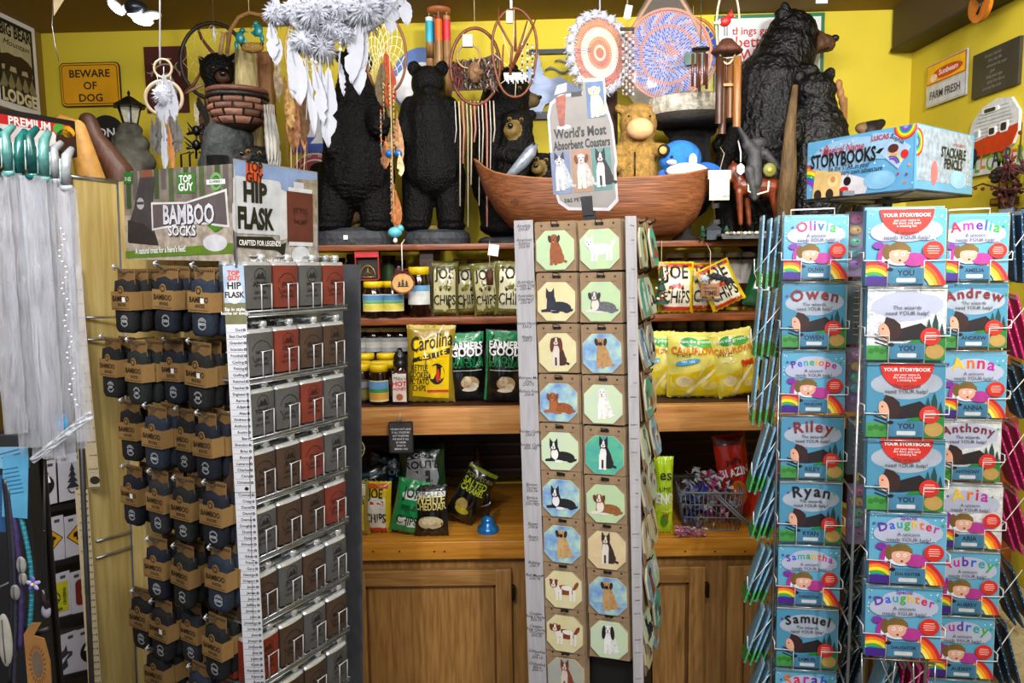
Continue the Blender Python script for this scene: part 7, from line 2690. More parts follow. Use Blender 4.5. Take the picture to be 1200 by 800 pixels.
BREED = ['Airedale\n250-87', 'American\nEskimo\n250-95', '', '', 'Australian\nCattle Dog\n250-46', 'Australian\nShepherd\n250-47', '', 'Basset Hound\n250-2', 'Beagle\n250-3', '', '', 'Bernese Mt.\nDog\n250-72', 'Bichon Frise\n250-4', '', '',
         'Border Collie\n250-5', 'Border Collie\n250-142', '', '', 'Boston\nTerrier\n250-74', 'Boston\nTerrier\n250-74D', '', 'Boxer\n250-6', 'Boxer\n250-7', '', 'Bulldog\n250-7', 'Bull Mastiff\n250-78', '', '', 'Cavalier\nKing Charles\n250-19', 'Cavalier\nKing Charles\nTri-Color\n250-20', '', 'Chihuahua\nTan\n250-10', 'Chihuahua\nBlack\n250-11', '', '', '']
GS = mat('#a6a4aa', .7, var=.10, scale=14, stretch=(6, 6, .6))
CRS = name_strip(CF, 612, 258, 632, 830, 23, BREED, GS, CR, sz_=.0115, off=.003)
CSF = frame(cR, (1, .12), lean=-.016)
name_strip(CSF, 738, 253, 750, 830, 13, ['Dog', 'Cat', '', 'Pug', '', 'Poodle', 'Husky', '', 'Golden', 'Lab', '', 'Lab', 'Maltese', '', 'Papillon', 'Pekinese', 'Pointer', '', 'Pug', 'Pug', 'Rott', '', 'Samoyed', 'Schnauzer', '', 'Scottie', 'Setter', 'Sheltie', 'Shih Tzu', '', 'Spaniel', 'Terrier', '', 'Westie', 'Whippet', 'Yorkie'], GS, CR, ring_=False)


def dog(mb, pose, c1, c2, c3, cx=0, cz=0, s=.09, ear='f', mask=None, y0=-.004):
 """small painted dog, flat print on a tile"""
 M1, M2, M3 = mat(c1, .6, var=.2, scale=120), mat(c2, .6, var=.05), mat(c3, .6, var=.15)
 lay = [y0]

 def e(x, z, a, b, m, r=0):
  lay[0] -= .00012
  mb.flat([(cx + q[0] * s, cz + q[1] * s) for q in E2(x, z, a, b, r, 14)], lay[0], m)

 def pg(pts, m):
  lay[0] -= .00012
  mb.flat([(cx + q[0] * s, cz + q[1] * s) for q in pts], lay[0], m)
 if pose == 'sit':
  hx, hz, hr = -.02, .27, .115
  pg([(.15, -.30), (.30, -.36), (.33, -.30), (.18, -.24)], M1)
  e(.10, -.22, .15, .15, M1)
  pg([(-.10, .22), (.07, .24), (.18, .0), (.24, -.22), (.2, -.36), (-.12, -.36), (-.14, -.1)], M1)
  e(-.03, .02, .09, .17, M2)
  for x in (-.10, .02):
   pg([(x - .035, .0), (x + .035, .0), (x + .03, -.38), (x - .035, -.38)], M2 if c2 != c1 else M1)
   e(x, -.38, .05, .025, M2)
 elif pose == 'lie':
  hx, hz, hr = -.16, .12, .115
  e(.12, -.15, .28, .13, M1, -.08)
  e(.28, -.2, .13, .12, M1)
  pg([(.30, -.24), (.46, -.20), (.45, -.26), (.30, -.31)], M1)
  pg([(-.24, .08), (-.04, .10), (.06, -.25), (-.26, -.25)], M1)
  e(-.14, -.10, .10, .15, M2)
  pg([(-.2, -.2), (-.40, -.24), (-.40, -.30), (-.1, -.29)], M2 if ear != 'p' else M1)
  e(-.02, -.29, .12, .035, M2)
 else:
  hx, hz, hr = -.26, .14, .11
  e(.04, -.02, .30, .14, M1)
  e(.1, .04, .16, .07, M2)
  for x in (-.18, -.08, .2, .3):
   pg([(x - .04, .0), (x + .04, .0), (x + .03, -.30), (x - .035, -.30)], M2)
   e(x - .01, -.30, .045, .02, M2)
  pg([(-.30, .10), (-.14, .16), (-.05, -.08), (-.22, -.14)], M2)
  e(.36, .12, .05, .12, M1, -.5)
 e(hx, hz, hr, hr * 1.05, M1)
 e(hx, hz + .01, hr * .28, hr * .9, M2)
 if ear == 'p':
  pg([(hx - hr, hz + .02), (hx - hr * .9, hz + .22), (hx - hr * .1, hz + .08)], M3)
  pg([(hx + hr, hz + .02), (hx + hr * .9, hz + .22), (hx + hr * .1, hz + .08)], M3)
 elif ear == 'f':
  e(hx - hr * 1.0, hz - .0, .045, .10, M3, .2)
  e(hx + hr * 1.0, hz - .0, .045, .10, M3, -.2)
 elif ear == 'L':
  e(hx - hr * 1.0, hz - .09, .055, .19, M3, -.08)
  e(hx + hr * 1.0, hz - .09, .055, .19, M3, .08)
 else:
  e(hx - hr * .75, hz + .09, .04, .04, M3)
  e(hx + hr * .75, hz + .09, .04, .04, M3)
 mm = mat(mask, .6) if mask else M2
 e(hx - .01, hz - .045, .06, .05, mm)
 e(hx - .045, hz + .03, .014, .014, K)
 e(hx + .04, hz + .03, .014, .014, K)
 e(hx - .01, hz - .03, .022, .016, K)
 if mask is None and pose != 'stand':
  e(hx - .01, hz - .08, .02, .025, mat('#c87878', .6))


TW = .105
oct_ = lambda w_, c: [(-w_ / 2 + c, -w_ / 2), (w_ / 2 - c, -w_ / 2), (w_ / 2, -w_ / 2 + c), (w_ / 2, w_ / 2 - c), (w_ / 2 - c, w_ / 2), (-w_ / 2 + c, w_ / 2), (-w_ / 2, w_ / 2 - c), (-w_ / 2, -w_ / 2 + c)]
mb = MB()
hdrw = .114
mb.prism(RR(hdrw, .034, .006, 0, .060), -.002, .001, KRAFT)
mb.prism(R2(-hdrw / 2, -.056, hdrw / 2, .05), -.001, .001, KRAFT)
for sd in (-1, 1):
 mb.flat(E2(sd * .038, .066, .003, n=8), -.0024, K)
mb.box((0, -.0026, .053), (.08, .0004, .0012), mat('#4a3c2c', .7))
mb.prism(RR(.024, .008, .003, 0, .066), -.0026, -.002, K)
CARD = mb.mesh('kraft_card')
SKY = {'cream': ('#c8c090', '#d0c8a0'), 'green': ('#a8c0a0', '#b0c898'), 'blue': ('#5a86c8', '#a8c8b8'), 'teal': ('#3a9a98', '#5ab088'), 'pale': ('#b8ccb8', '#c0d0a8'), 'grey': ('#9aa0a0', '#a8a894'), 'sand': ('#c8b088', '#d0c098')}


def tile_mesh(bg, dogspec):
 mb = MB()
 c1, c2 = SKY[bg]
 mb.prism(oct_(TW, .026), -.006, -.001, mat('#b8b49c', .7))
 mb.flat(oct_(TW - .002, .025), -.0062, mat(c1, .6, h2=c2, scale=30))
 mb.flat([(-TW / 2 + .002, -.02), (TW / 2 - .002, -.016), (TW / 2 - .002, -TW / 2 + .026), (TW / 2 - .026, -TW / 2 + .001), (-TW / 2 + .026, -TW / 2 + .001), (-TW / 2 + .002, -TW / 2 + .026)], -.0064, mat(c2, .6, h2=c1, scale=25))
 tile = mb.mesh('coaster_tile')
 d = MB()
 dog(d, *dogspec[:4], s=.104, cz=.002, ear=dogspec[4], mask=dogspec[5] if len(dogspec) > 5 else None, y0=-.0066)
 return tile, d.mesh('dog_picture')


COAST = [  # px, top py, bg, (pose,c1,c2,c3,ear,mask), words
 (0, 0, 'green', ('sit', '#8a4a24', '#8a4a24', '#3a2014', 'f'), 'tan sitting terrier'), (1, 0, 'green', ('stand', '#d0d4d8', '#dcdee2', '#c8ccd4', 'p'), 'white fluffy standing dog'),
 (0, 1, 'cream', ('lie', '#181c2c', '#202438', '#181c2c', 'p', '#181c2c'), 'blue-black lying dog'), (1, 1, 'green', ('lie', '#5c5c64', '#c8c4bc', '#2a2628', 'f'), 'grey merle lying dog'),
 (0, 2, 'cream', ('sit', '#3a1c12', '#c8c0b8', '#5a2414', 'L'), 'brown and white long-eared dog'), (1, 2, 'blue', ('sit', '#a88050', '#a88050', '#241814', 'f', '#241814'), 'tan dog with black face, upper'),
 (0, 3, 'blue', ('lie', '#8a4a20', '#9a5a2c', '#7a3c1a', 'f'), 'golden-red lying dog'), (1, 3, 'pale', ('sit', '#d4d6d4', '#e0e0de', '#c8ccc8', 'f'), 'white curly sitting dog'),
 (0, 4, 'pale', ('lie', '#101012', '#dcdcdc', '#101012', 'p'), 'black and white lying dog on pale green'), (1, 4, 'teal', ('sit', '#101012', '#dcdcdc', '#101012', 'p'), 'black and white sitting dog on teal'),
 (0, 5, 'blue', ('lie', '#141014', '#d8d4dc', '#141014', 'p'), 'black and white pointed-ear dog on blue'), (1, 5, 'green', ('lie', '#8a5428', '#d4ccc4', '#5a3018', 'f'), 'brown and white lying dog on green'),
 (0, 6, 'blue', ('sit', '#b08c5a', '#b89868', '#241814', 'f', '#241814'), 'tan dog with black face on blue and green'), (1, 6, 'sand', ('sit', '#30201a', '#d0c8c0', '#30201a', 'p'), 'dark brindle sitting dog'),
 (0, 7, 'cream', ('stand', '#7a3a20', '#d8d4cc', '#6a2c18', 'r'), 'white and red bulldog'), (1, 7, 'blue', ('sit', '#a88050', '#b08c5c', '#241814', 'f', '#241814'), 'tan dog with black face, lower'),
 (0, 8, 'cream', ('stand', '#7a3414', '#d8d4cc', '#6a2c10', 'f'), 'red and white standing spaniel'), (1, 8, 'pale', ('sit', '#d4d4d4', '#e0e0e0', '#101012', 'L'), 'black and white long-eared spaniel'),
 (0, 9, 'grey', ('sit', '#7a3a24', '#c8beb4', '#6a3020', 'p'), 'small red sitting dog')]
colx = ((651, 258), (703, 255))
LT = [258, 317, 378, 436, 495, 550, 605, 658, 711, 761]
RTp = [255, 317, 378, 438, 497, 557, 611, 666, 718]
CARD_G = 'coasters on the front of the rack'


def hookmb(M, par):
 mb = MB()
 mb.tube([(-.006, -.001, .064), (-.006, -.02, .070), (-.006, -.022, .077), (.012, -.022, .075), (.010, -.018, .068), (.006, -.002, .063)], .0014, BLACKWIRE, n=5, T=CO @ M)
 part('peg', mb, par)


for col, row, bg, spec, words in COAST:
 px = colx[col][0] + row * 1.4
 py = (LT, RTp)[col][row]
 nxt = (LT, RTp)[col][row + 1] if row + 1 < len((LT, RTp)[col]) else py + 50
 p = hit(CF, px, (py + nxt) / 2 + 3, -.004)
 M = FM(CF, p - vc * .006, tilt=-.03, roll=radians([0, 1, -1, .5, -.5][(row + col * 2) % 5]))
 t = thing('coaster', 'coaster with a %s, %s column, %s from top' % (words.replace(' on blue and green', ', paler sky'), ['left', 'right'][col], ORD[row]), 'coaster', M, CARD_G)
 part('kraft_card', CARD, t)
 a, b = tile_mesh(bg, spec)
 o = part('tile', a, t)
 part('dog_picture', b, o)
 # the coasters waiting behind it
 for d in (1, 2):
  M2 = FM(CF, p - vc * .006 - nc * (.010 * d) + uc * .003 * d, tilt=-.03)
  t2 = thing('coaster', '%s coaster behind the %s %s column one' % (['', 'next', 'last'][d], ORD[row], ['left', 'right'][col]), 'coaster', M2, 'coasters waiting behind the front ones')
  part('kraft_card', CARD, t2)
 hookmb(M, CR)
# side face
CS = frame(cR - nc * .01, (-nc.x, -nc.y), lean=-.016)
us, vs_, ns_ = CS[1], CS[2], CS[3]
SP = ['green', 'teal', 'blue', 'teal', 'pale', 'grey', 'sand', 'blue', 'pale', 'cream']
for row in range(10):
 py = (LT[row] + 2)
 zc0 = hit(CF, 700, (LT + [812])[row] * .5 + (LT + [812])[min(row + 1, 9)] * .5 + 3, 0).z
 for col in range(2):
  flare = .012 + .010 * ((row * 3 + col) % 4 == 1)
  pc = cR + vc * ((zc0 - cR.z) / vc.z) - nc * (.07 + .115 * col) + ns_ * flare
  M = FM(CS, pc, tilt=-.10 - .06 * ((row + col) % 3), yaw=0)
  key = (row + col * 3) % 10
  t = thing('coaster', 'coaster seen edge-on on the right side of the rack, %s row, %s' % (ORD[row], ['nearer', 'farther']
                  [col]), 'coaster', M, 'coasters on the side of the rack')
  part('kraft_card', CARD, t)
  cs = COAST[(row * 2 + col + 5) % 19]
  a, b = tile_mesh(SP[key], cs[3])
  o = part('tile', a, t)
  part('dog_picture', b, o)
  for d in (1,):
   t2 = thing('coaster', 'coaster behind the %s %s one on the side of the coaster rack' % (ORD[row], ['nearer', 'farther'][col]), 'coaster', FM(CS, pc - ns_ * .010 * d, tilt=-.06), 'coasters waiting on the side of the rack')
   part('kraft_card', CARD, t2)
  hookmb(M, CR)
# header card
HFc = frame(P(690, 170, 2.08), (1, -.10))
c = hit(HFc, 683, 171)
t = thing('coaster_sign', "die-cut grey sign reading World's Most Absorbent Coasters above the coaster rack", 'sign', FM(HFc, c, roll=radians(-4)))
s = c.y / 900
mb = MB()
outl = [(-38, -40), (-33, -62), (-22, -71), (25, -76), (36, -66), (36, -30), (38, -22), (36, 20), (30, 46), (30, 73), (6, 75), (4, 60), (-22, 60), (-34, 52), (-38, 38)]
sm = []
for i in range(len(outl)):
 a_, b_, c_ = outl[i - 1], outl[i], outl[(i + 1) % len(outl)]
 sm.append((b_[0] * .75 + a_[0] * .25 * .6 + b_[0] * .25 * .4, b_[1] * .75 + a_[1] * .25 * .6 + b_[1] * .25 * .4)) if False else sm.append(b_)
poly = [(x * s, z * s) for x, z in sm]
mb.prism(poly, 0, .003, mat('#a8a8ae', .5))
mb.flat([(x * .93, z * .95) for x, z in poly], -.0006, mat('#7c7876', .6, var=.08, scale=20))
part('sign_board', mb, t)
mb = MB()
mb.flat(R2(8 * s, 30 * s, 28 * s, 70 * s), -.0012, mat('#4a6488', .6))
for i, (x, c_) in enumerate(((-27, '#646f8c'), (-3, '#8a6a56'), (20, '#4a7270'))):
 mb.flat(R2((x - 11) * s, -52 * s, (x + 11) * s, -4 * s), -.0012, mat(c_, .6))
mb.flat([(-27 * s, 57 * s), (-15 * s, 60 * s), (-19 * s, 24 * s), (-25 * s, 24 * s)], -.0016, mat('#7a2c0e', .4, var=.4, scale=90))
mb.flat([(-28 * s, 60 * s), (-14 * s, 63 * s), (-13 * s, 72 * s), (-24 * s, 70 * s)], -.0014, mat('#c0c8d0', .4))
mb.flat(E2(-20 * s, 23 * s, 8 * s, 2.5 * s), -.0014, mat('#c8ccd0', .5))
mb.flat(R2(-9 * s, 56 * s, 3 * s, 61 * s), -.0018, K)
part('print', mb, t)
mb = MB()
dog(mb, 'sit', '#b0a890', '#c0b8a0', '#a09880', cx=18 * s, cz=48 * s, s=44 * s, ear='f', y0=-.0014)
dog(mb, 'sit', '#989ca4', '#a8acb0', '#202024', cx=-27 * s, cz=-28 * s, s=50 * s, ear='p', y0=-.0014)
dog(mb, 'sit', '#a09c98', '#b0aca8', '#5a2c1c', cx=-2 * s, cz=-28 * s, s=50 * s, ear='f', y0=-.0014)
dog(mb, 'sit', '#101014', '#b0b0b4', '#101014', cx=20 * s, cz=-28 * s, s=50 * s, ear='p', y0=-.0014)
part('dog_pictures', mb, t)
mb = MB()
mb.text("World's Most", -2 * s, 11 * s, 15 * s, -.0016, K, bold=.03, sx=.70)
mb.text('Absorbent Coasters', -1 * s, -2 * s, 14 * s, -.0016, K, bold=.03, sx=.56)
mb.text('E&S PETS', -14 * s, -62 * s, 6 * s, -.0016, K, bold=.02)
part('lettering', mb, t)
mb = MB()
mb.box((0, .002, -68 * s), (13 * s, .006, 22 * s), BLACKWIRE)
mb.box((2 * s, .008, -90 * s), (15 * s, .006, 40 * s), BLACKWIRE)
part('clip', mb, t)

# ============================================================ STORYBOOK SPINNER
YAWB = radians(8)
BK_R = thing('storybook_rack', 'silver wire spinner rack with columns of personalised storybooks', 'display rack', TM((1.0, 2.15, 0)))
BO = BK_R.matrix_world.inverted()


def bplane(px, Y):
 return frame(P(px, 400, Y), (cos(YAWB), -sin(YAWB)), lean=.004)


FA, FB, FC = bplane(954, 1.93), bplane(1060, 1.72), bplane(1139, 1.88)
SKYB = mat('#5aa0c0', .3, var=.06, scale=20, coat=.3)
SKYW = mat('#4888a8', .3, var=.06, scale=20, coat=.3)
SILV_GLARE = mat('#e2e6ee', .22, .35, var=.2, scale=60, bump=.3, bscale=120)  # silver lightened so the base colour carries the white glare
CLOUD = mat('#aab0c8', .5, var=.04)
SKIN = mat('#d8a088', .6)
BKS = .152


def cover_common(mb, s):
 return lambda pts: [((x - .5) * s, (z - .5) * s) for x, z in pts]


def cover_unicorn(s, silver=False):
 mb = MB()
 q = cover_common(mb, s)
 y = [-.0052]

 def F(pts, m):
  y[0] -= .00015
  pts = clip(pts, .004, .004, .996, .996)
  if pts:
   mb.flat(q(pts), y[0], m)
 F(R2(.005, .005, .995, .995), SILV_GLARE if silver else SKYB)
 rr = random.Random(4)
 for k in range(16):
  x, z = rr.choice((rr.uniform(.02, .15), rr.uniform(.85, .98))), rr.uniform(.6, .97)
  F(E2(x, z, .009, n=6), WHITE)
 for x, z, a, b in ((.5, .74, .36, .17), (.25, .70, .2, .12), (.75, .72, .2, .13), (.5, .84, .28, .1)):
  F(E2(x, z, a, b), CLOUD)
 F(E2(.3, .1, .42, .10), mat('#b8d0e8', .5))
 for i, c in enumerate(('#c81c28', '#e07a18', '#e8cc20', '#3a9a3a', '#2458b8', '#5a2a9a')):
  F(arc2(.10, -.02, .34 - i * .045 - .045, .34 - i * .045, .15, pi * .66, 12), mat(c, .5))
 F([(.005, .005), (.3, .005), (.3, .12), (.005, .12)], mat('#3c1c80', .5))
 for i, c in enumerate(('#b81c28', '#e05a18', '#e8a020', '#e8d860')):
  F(arc2(.50, -.12, .52 - i * .05 - .05, .52 - i * .05, .25, 1.1, 10), mat(c, .5))
 F(E2(.42, .36, .18, .10), mat('#d8dce8', .5))
 F(E2(.60, .34, .16, .09), mat('#a83088', .5))
 F(E2(.22, .42, .07, .14, -.3), mat('#a82890', .5))
 F(E2(.15, .53, .07, .05), mat('#7a2a98', .5))
 F(E2(.24, .40, .03, .10, -.3), mat('#d8dce8', .5))
 F(E2(.26, .44, .06, .10), mat('#6a5020', .6))
 F(E2(.41, .40, .125, .11), SKIN)
 F([(.27, .42), (.28, .52), (.36, .57), (.48, .56), (.55, .50), (.56, .43), (.50, .46), (.40, .47), (.32, .46)], mat('#6e5622', .6))
 for x in (.37, .46):
  F(E2(x, .41, .024, .028, n=10), mat('#d8d4d8', .5))
  F(E2(x, .41, .008, n=6), K)
 F(E2(.42, .33, .018, .014, n=8), mat('#5a2020', .5))
 F(E2(.83, .46, .13, .12, n=22), RED)
 return mb, y


def cover_wizard(s, silver=False):
 mb = MB()
 q = cover_common(mb, s)
 y = [-.0052]

 def F(pts, m):
  y[0] -= .00015
  pts = clip(pts, .004, .004, .996, .996)
  if pts:
   mb.flat(q(pts), y[0], m)
 F(R2(.005, .005, .995, .995), SILV_GLARE if silver else SKYW)
 for x, z, a, b in ((.5, .76, .38, .16), (.25, .72, .2, .12), (.78, .74, .18, .13), (.5, .62, .3, .1)):
  F(E2(x, z, a, b), mat('#9aa4b4', .5) if not silver else CLOUD)
 F(E2(.9, .0, .5, .36), mat('#1c7a34', .5))
 F(E2(.1, .02, .35, .18), mat('#3a8a3c', .5))
 for k in range(6):
  F(E2(.06 + k * .07, .12 + .02 * (k % 2), .04, n=8), mat('#2a6a2c', .5))
 F(E2(.86, .12, .12, .10), mat('#a8884a', .5))
 for x, w_, h in ((.70, .05, .48), (.78, .06, .56), (.86, .07, .62), (.94, .05, .50)):
  F([(x - w_ / 2, .30), (x - w_ / 2, h - .12), (x, h), (x + w_ / 2, h - .12), (x + w_ / 2, .30)], mat('#143a38', .6))
 F([(.30, .36), (.34, .48), (.42, .42), (.55, .46), (.68, .50), (.80, .40), (.78, .30), (.60, .28), (.45, .26), (.30, .26)], mat('#160c14', .6))
 F([(.20, .45), (.24, .58), (.34, .55), (.42, .48), (.44, .36), (.36, .26), (.28, .26)], mat('#2c1010', .6))
 F(E2(.22, .38, .065, .12, .25), SKIN)
 F(E2(.20, .42, .012, n=8), K)
 for a in (0, .05, .1):
  F([(.10, .24 + a), (.26, .18 + a), (.26, .195 + a), (.10, .255 + a)], K)
 F(E2(.80, .32, .13, .12, n=22), RED)
 return mb, y


def book_body(s):
 mb = MB()
 mb.box((0, 0, 0), (s, .010, s), mat('#3c7c9c', .4), bev=.001)
 mb.box((.001, 0, 0), (s - .001, .0085, s + .0006), PAPER)
 return mb.mesh('book_block')


BODY = book_body(BKS)
COV = {}
for kind, fn in (('u', cover_unicorn), ('w', cover_wizard)):
 for sv in (False, True):
  mb, y = fn(BKS, sv)
  yy = y[0] - .0003
  s = BKS
  l1, l2 = ('A unicorn', 'needs YOUR help!') if kind == 'u' else ('The wizards', 'need YOUR help!')
  ink = mat('#2a3038', .6)
  mb.text(l1, 0, .18 * s, .011, yy, ink, bold=.0)
  mb.text(l2, 0, .105 * s, .0115, yy, ink, bold=.0)
  cx, cz = (.33, -.04) if kind == 'u' else (.30, -.18)
  for i in range(4):
   mb.box((cx * s, yy, (cz + .05 - i * .03) * s), ((.17 - abs(i - 1.5) * .03) * s, .0003, .0016), mat('#e8b0a8', .6))
  COV[kind + ('s' if sv else '')] = mb.mesh('cover_picture')
RB = [mat(c, .4) for c in ('#5a2a9a', '#2458c8', '#1c9a9a', '#3aa83a', '#e0b818', '#e06a18', '#c81c48', '#b0289a')]
PLATE = mat('#3e7494', .35, var=.2, scale=30)


def make_book(name, kind, fr, p, label, scale=1.0, group='storybooks on the wire rack', plate=True, col=None, banner=False, tiltx=-.04, prefix=''):
 M = FM(fr, p, tilt=tiltx) @ Matrix.Scale(scale, 4)
 t = thing('storybook', label, 'book', M, group)
 part('book_block', BODY, t)
 cv = part('cover_picture', COV[kind], t)
 mb = MB()
 n = len(name)
 size = min(.040, .20 / max(n, 1)) if not prefix else min(.034, .21 / n)
 tot = sum(max(v_[0] for v_ in text_mesh(ch, 'LEFT', .0, 0)[0]) + .12 for ch in name) * size if n else 0
 x = -tot / 2
 for i, ch in enumerate(name):
  wch = max(v_[0] for v_ in text_mesh(ch, 'LEFT', .0, 0)[0]) + .12
  m = RB[(i + len(name)) % 8] if kind[0] == 'u' else (mat('#7a1c24', .5) if col is None else col)
  xc = x + wch * size / 2
  zz = .29 * BKS - (xc * xc) * 3.2
  mb.text(ch, xc, zz, size, -.0092, m, bold=.02, rot=-xc * 4)
  x += wch * size
 if prefix:
  mb.text(prefix, 0, .40 * BKS, .012, -.0092, RB[0], bold=.02)
 for sd in (-1, 1):
  cx, cz = sd * (tot / 2 + .008), .34 * BKS
  mb.flat([(cx + (.004 if k % 2 else .0018) * cos(pi * k / 5 + .3), cz + (.004 if k % 2 else .0018) * sin(pi * k / 5 + .3)) for k in range(10)], -.0092, RB[(0 if sd < 0 else 3)])
 if n:
  part('title', mb, t)
 if banner:
  mb = MB()
  mb.flat([((x - .5) * BKS, (z - .5) * BKS) for x, z in arc2(.5, 1.0, 0, .34, pi, 2 * pi, 18)], -.0090, RED)
  mb.text('YOUR STORYBOOK', 0, .40 * BKS, .010, -.0094, WHITE, bold=.02)
  mb.text('put your name in\nthe story and send\na amazing fun', 0, .34 * BKS, .007, -.0094, WHITE)
  part('banner', mb, t)
 if plate:
  mb = MB()
  mb.box((-.0 * BKS, -.012, -.375 * BKS), (.44 * BKS, .0012, .21 * BKS), PLATE)
  mb.text((name or 'YOU').upper(), 0, -.37 * BKS, min(.015, .075 / max(3, len(name or 'YOU'))), -.0128, mat('#10243c', .5), bold=.03)
  mb.flat(RR(.24 * BKS, .055 * BKS, .002, 0, -.43 * BKS), -.0128, mat('#c0c4c8', .5))
  mb.flat(E2(-.20 * BKS, -.29 * BKS, .006, .004), -.0128, K)
  part('name_plate', mb, t)
 return t


def pocket(fr, p, sc_=1.0, depth=.035):
 """white wire pocket round the lower half of a book"""
 u_, v_, n_ = fr[1], fr[2], fr[3]
 W_ = BKS * sc_ / 2 + .006
 mb = MB()
 f_ = .014
 for sd in (-1, 1):
  mb.tube([p + u_ * sd * W_ * 1.0 - n_ * depth + v_ * (-.01) * sc_, p + u_ * sd * W_ + n_ * f_ + v_ * (-.01), p + u_ * sd * W_ + n_ * f_ - v_ * .028, p + u_ * sd * W_ * .42 + n_ * f_ - v_ * .029, p + u_ * sd * W_ * .42 + n_ * f_ - v_ * (BKS * sc_ / 2 + .006), p + u_ * sd * W_ * .42 - n_ * depth - v_ * (BKS * sc_ / 2 + .006)],
    .0015, WHITEWIRE, n=5, T=BO)
 mb.tube([p - u_ * W_ + n_ * f_ - v_ * (BKS * sc_ / 2 + .006), p + u_ * W_ + n_ * f_ - v_ * (BKS * sc_ / 2 + .006)], .0014, WIRE, n=5, T=BO)
 mb.tube([p - u_ * W_ - n_ * depth - v_ * (BKS * sc_ / 2 + .004), p + u_ * W_ - n_ * depth - v_ * (BKS * sc_ / 2 + .004)], .0014, WIRE, n=5, T=BO)
 part('book_pocket', mb, BK_R)


YK = mat('#101012', .5)
colA = [('Olivia', 'u', 955, 291), ('Owen', 'w', 953, 371), ('Penelope', 'u', 952, 448), ('Riley', 'w', 951, 525), ('Ryan', 'w', 949, 600), ('Samantha', 'u', 947, 673), ('Samuel', 'w', 945, 747), ('Sarah', 'u', 943, 818)]
scA = 72 * 1.93 / 900 / BKS
for nm, kd, px, py in colA:
 p = hit(FA, px, py)
 make_book(nm, kd, FA, p, 'storybook for %s with a %s cover, in the left column' % (nm, 'unicorn' if kd == 'u' else 'wizard'), scA, col=(YK if nm in ('Ryan', 'Samuel') else None))
 pocket(FA, p, scA)
 for d in (1,):
  make_book('', kd, FA, p - FA[3] * (.014 * d) + FA[1] * .004 + FA[2] * .006, 'storybook tucked behind the %s book in the left column' % nm, scA, plate=False, group=None)
colB = [('', 'u', 1060, 290, True, 'you-titled unicorn storybook with red half-circle banner at the top of the middle column', ''), ('', 'ws', 1061, 378, False, 'shiny silver storybook with painted-in white glare in the middle column', ''),
  ('', 'w', 1060, 469, True, 'you-titled wizard storybook with red banner, upper of two in the middle column', ''), ('', 'w', 1060, 555, True, 'you-titled wizard storybook with red banner, lower of two in the middle column', ''),
  ('Daughter', 'u', 1062, 641, False, 'Special Daughter unicorn storybook, upper of the two', 'Special'), ('Daughter', 'u', 1057, 727, False, 'Special Daughter unicorn storybook, lower of the two', 'Special')]
scB = 88 * 1.72 / 900 / BKS
for nm, kd, px, py, ban, lab, pre in colB:
 p = hit(FB, px, py)
 make_book(nm, kd, FB, p, lab, scB, banner=ban, prefix=pre)
 pocket(FB, p, scB)
 make_book('', kd, FB, p - FB[3] * .014 + FB[2] * .006, 'storybook tucked behind the ' + lab.replace('storybook', 'one')[:60], scB, plate=False, group=None)
colC = [('Amelia', 'u', 1140, 291), ('Andrew', 'w', 1139, 370), ('Anna', 'u', 1138, 452), ('Anthony', 'ws', 1132, 526), ('Aria', 'us', 1134, 605), ('Aubrey', 'u', 1131, 682), ('Audrey', 'u', 1125, 757), ('Ava', 'u', 1121, 830)]
scC = 75 * 1.88 / 900 / BKS
for nm, kd, px, py in colC:
 p = hit(FC, px, py)
 make_book(nm, kd, FC, p, 'storybook for %s with a %s%s cover, in the right column' % (nm, 'silver ' if 's' in kd else '', 'unicorn' if kd[0] == 'u' else 'wizard'), scC)
 pocket(FC, p, scC)
 make_book('', kd, FC, p - FC[3] * .014 + FC[1] * .004 + FC[2] * .006, 'storybook tucked behind the %s book in the right column' % nm, scC, plate=False, group=None)

# frame wires
mb = MB()
for fr, pxs in ((FA, (917, 993)), (FB, (1012, 1108)), (FC, (1098, 1180))):
 for px in pxs:
  p = hit(fr, px, 300, -.02)
  zv_ = lambda z: p + fr[2] * ((z - p.z) / fr[2].z)
  mb.tube([zv_(.12), zv_(hit(fr, px, 248, -.02).z)], .0035, WIRE, n=6, T=BO)
for fr, a_, b_ in ((FA, 927, 978), (FB, 1025, 1095), (FC, 1112, 1160)):
 p, q = hit(fr, a_, 246), hit(fr, b_, 244)
 dn = fr[2] * -.02
 mb.tube([p + dn, p, q, q + dn], .002, WHITEWIRE, n=6, T=BO)
for k in range(9):
 z = hit(FA, 950, 332, 0).z - k * .165
 for fr, a_, b_ in ((FA, 917, 993), (FC, 1098, 1180)):
  p, q = hit(fr, a_, 300, -.02), hit(fr, b_, 300, -.02)
  mb.tube([p + fr[2] * ((z - p.z) / fr[2].z), q + fr[2] * ((z - q.z) / fr[2].z)], .0025, WIRE, n=5, T=BO)
 p, q = hit(FA, 993, 300, -.02), hit(FB, 1012, 300, -.02)
 mb.tube([p + V((0, 0, z - p.z)), q + V((0, 0, z - q.z))], .0025, WIRE, n=5, T=BO)
part('wire_frame', mb, BK_R)
mb = MB()
zh = P(1045, 246, 1.95).z
mb.lathe([(0, 0), (.30, 0), (.30, .02), (.03, .05), (.018, .12), (.018, zh + .02), (0, zh + .02)], mat('#8a8e94', .3, .8), n=24, T=Matrix.Translation((.0, -.02, 0)))
part('pole_and_base', mb, BK_R)

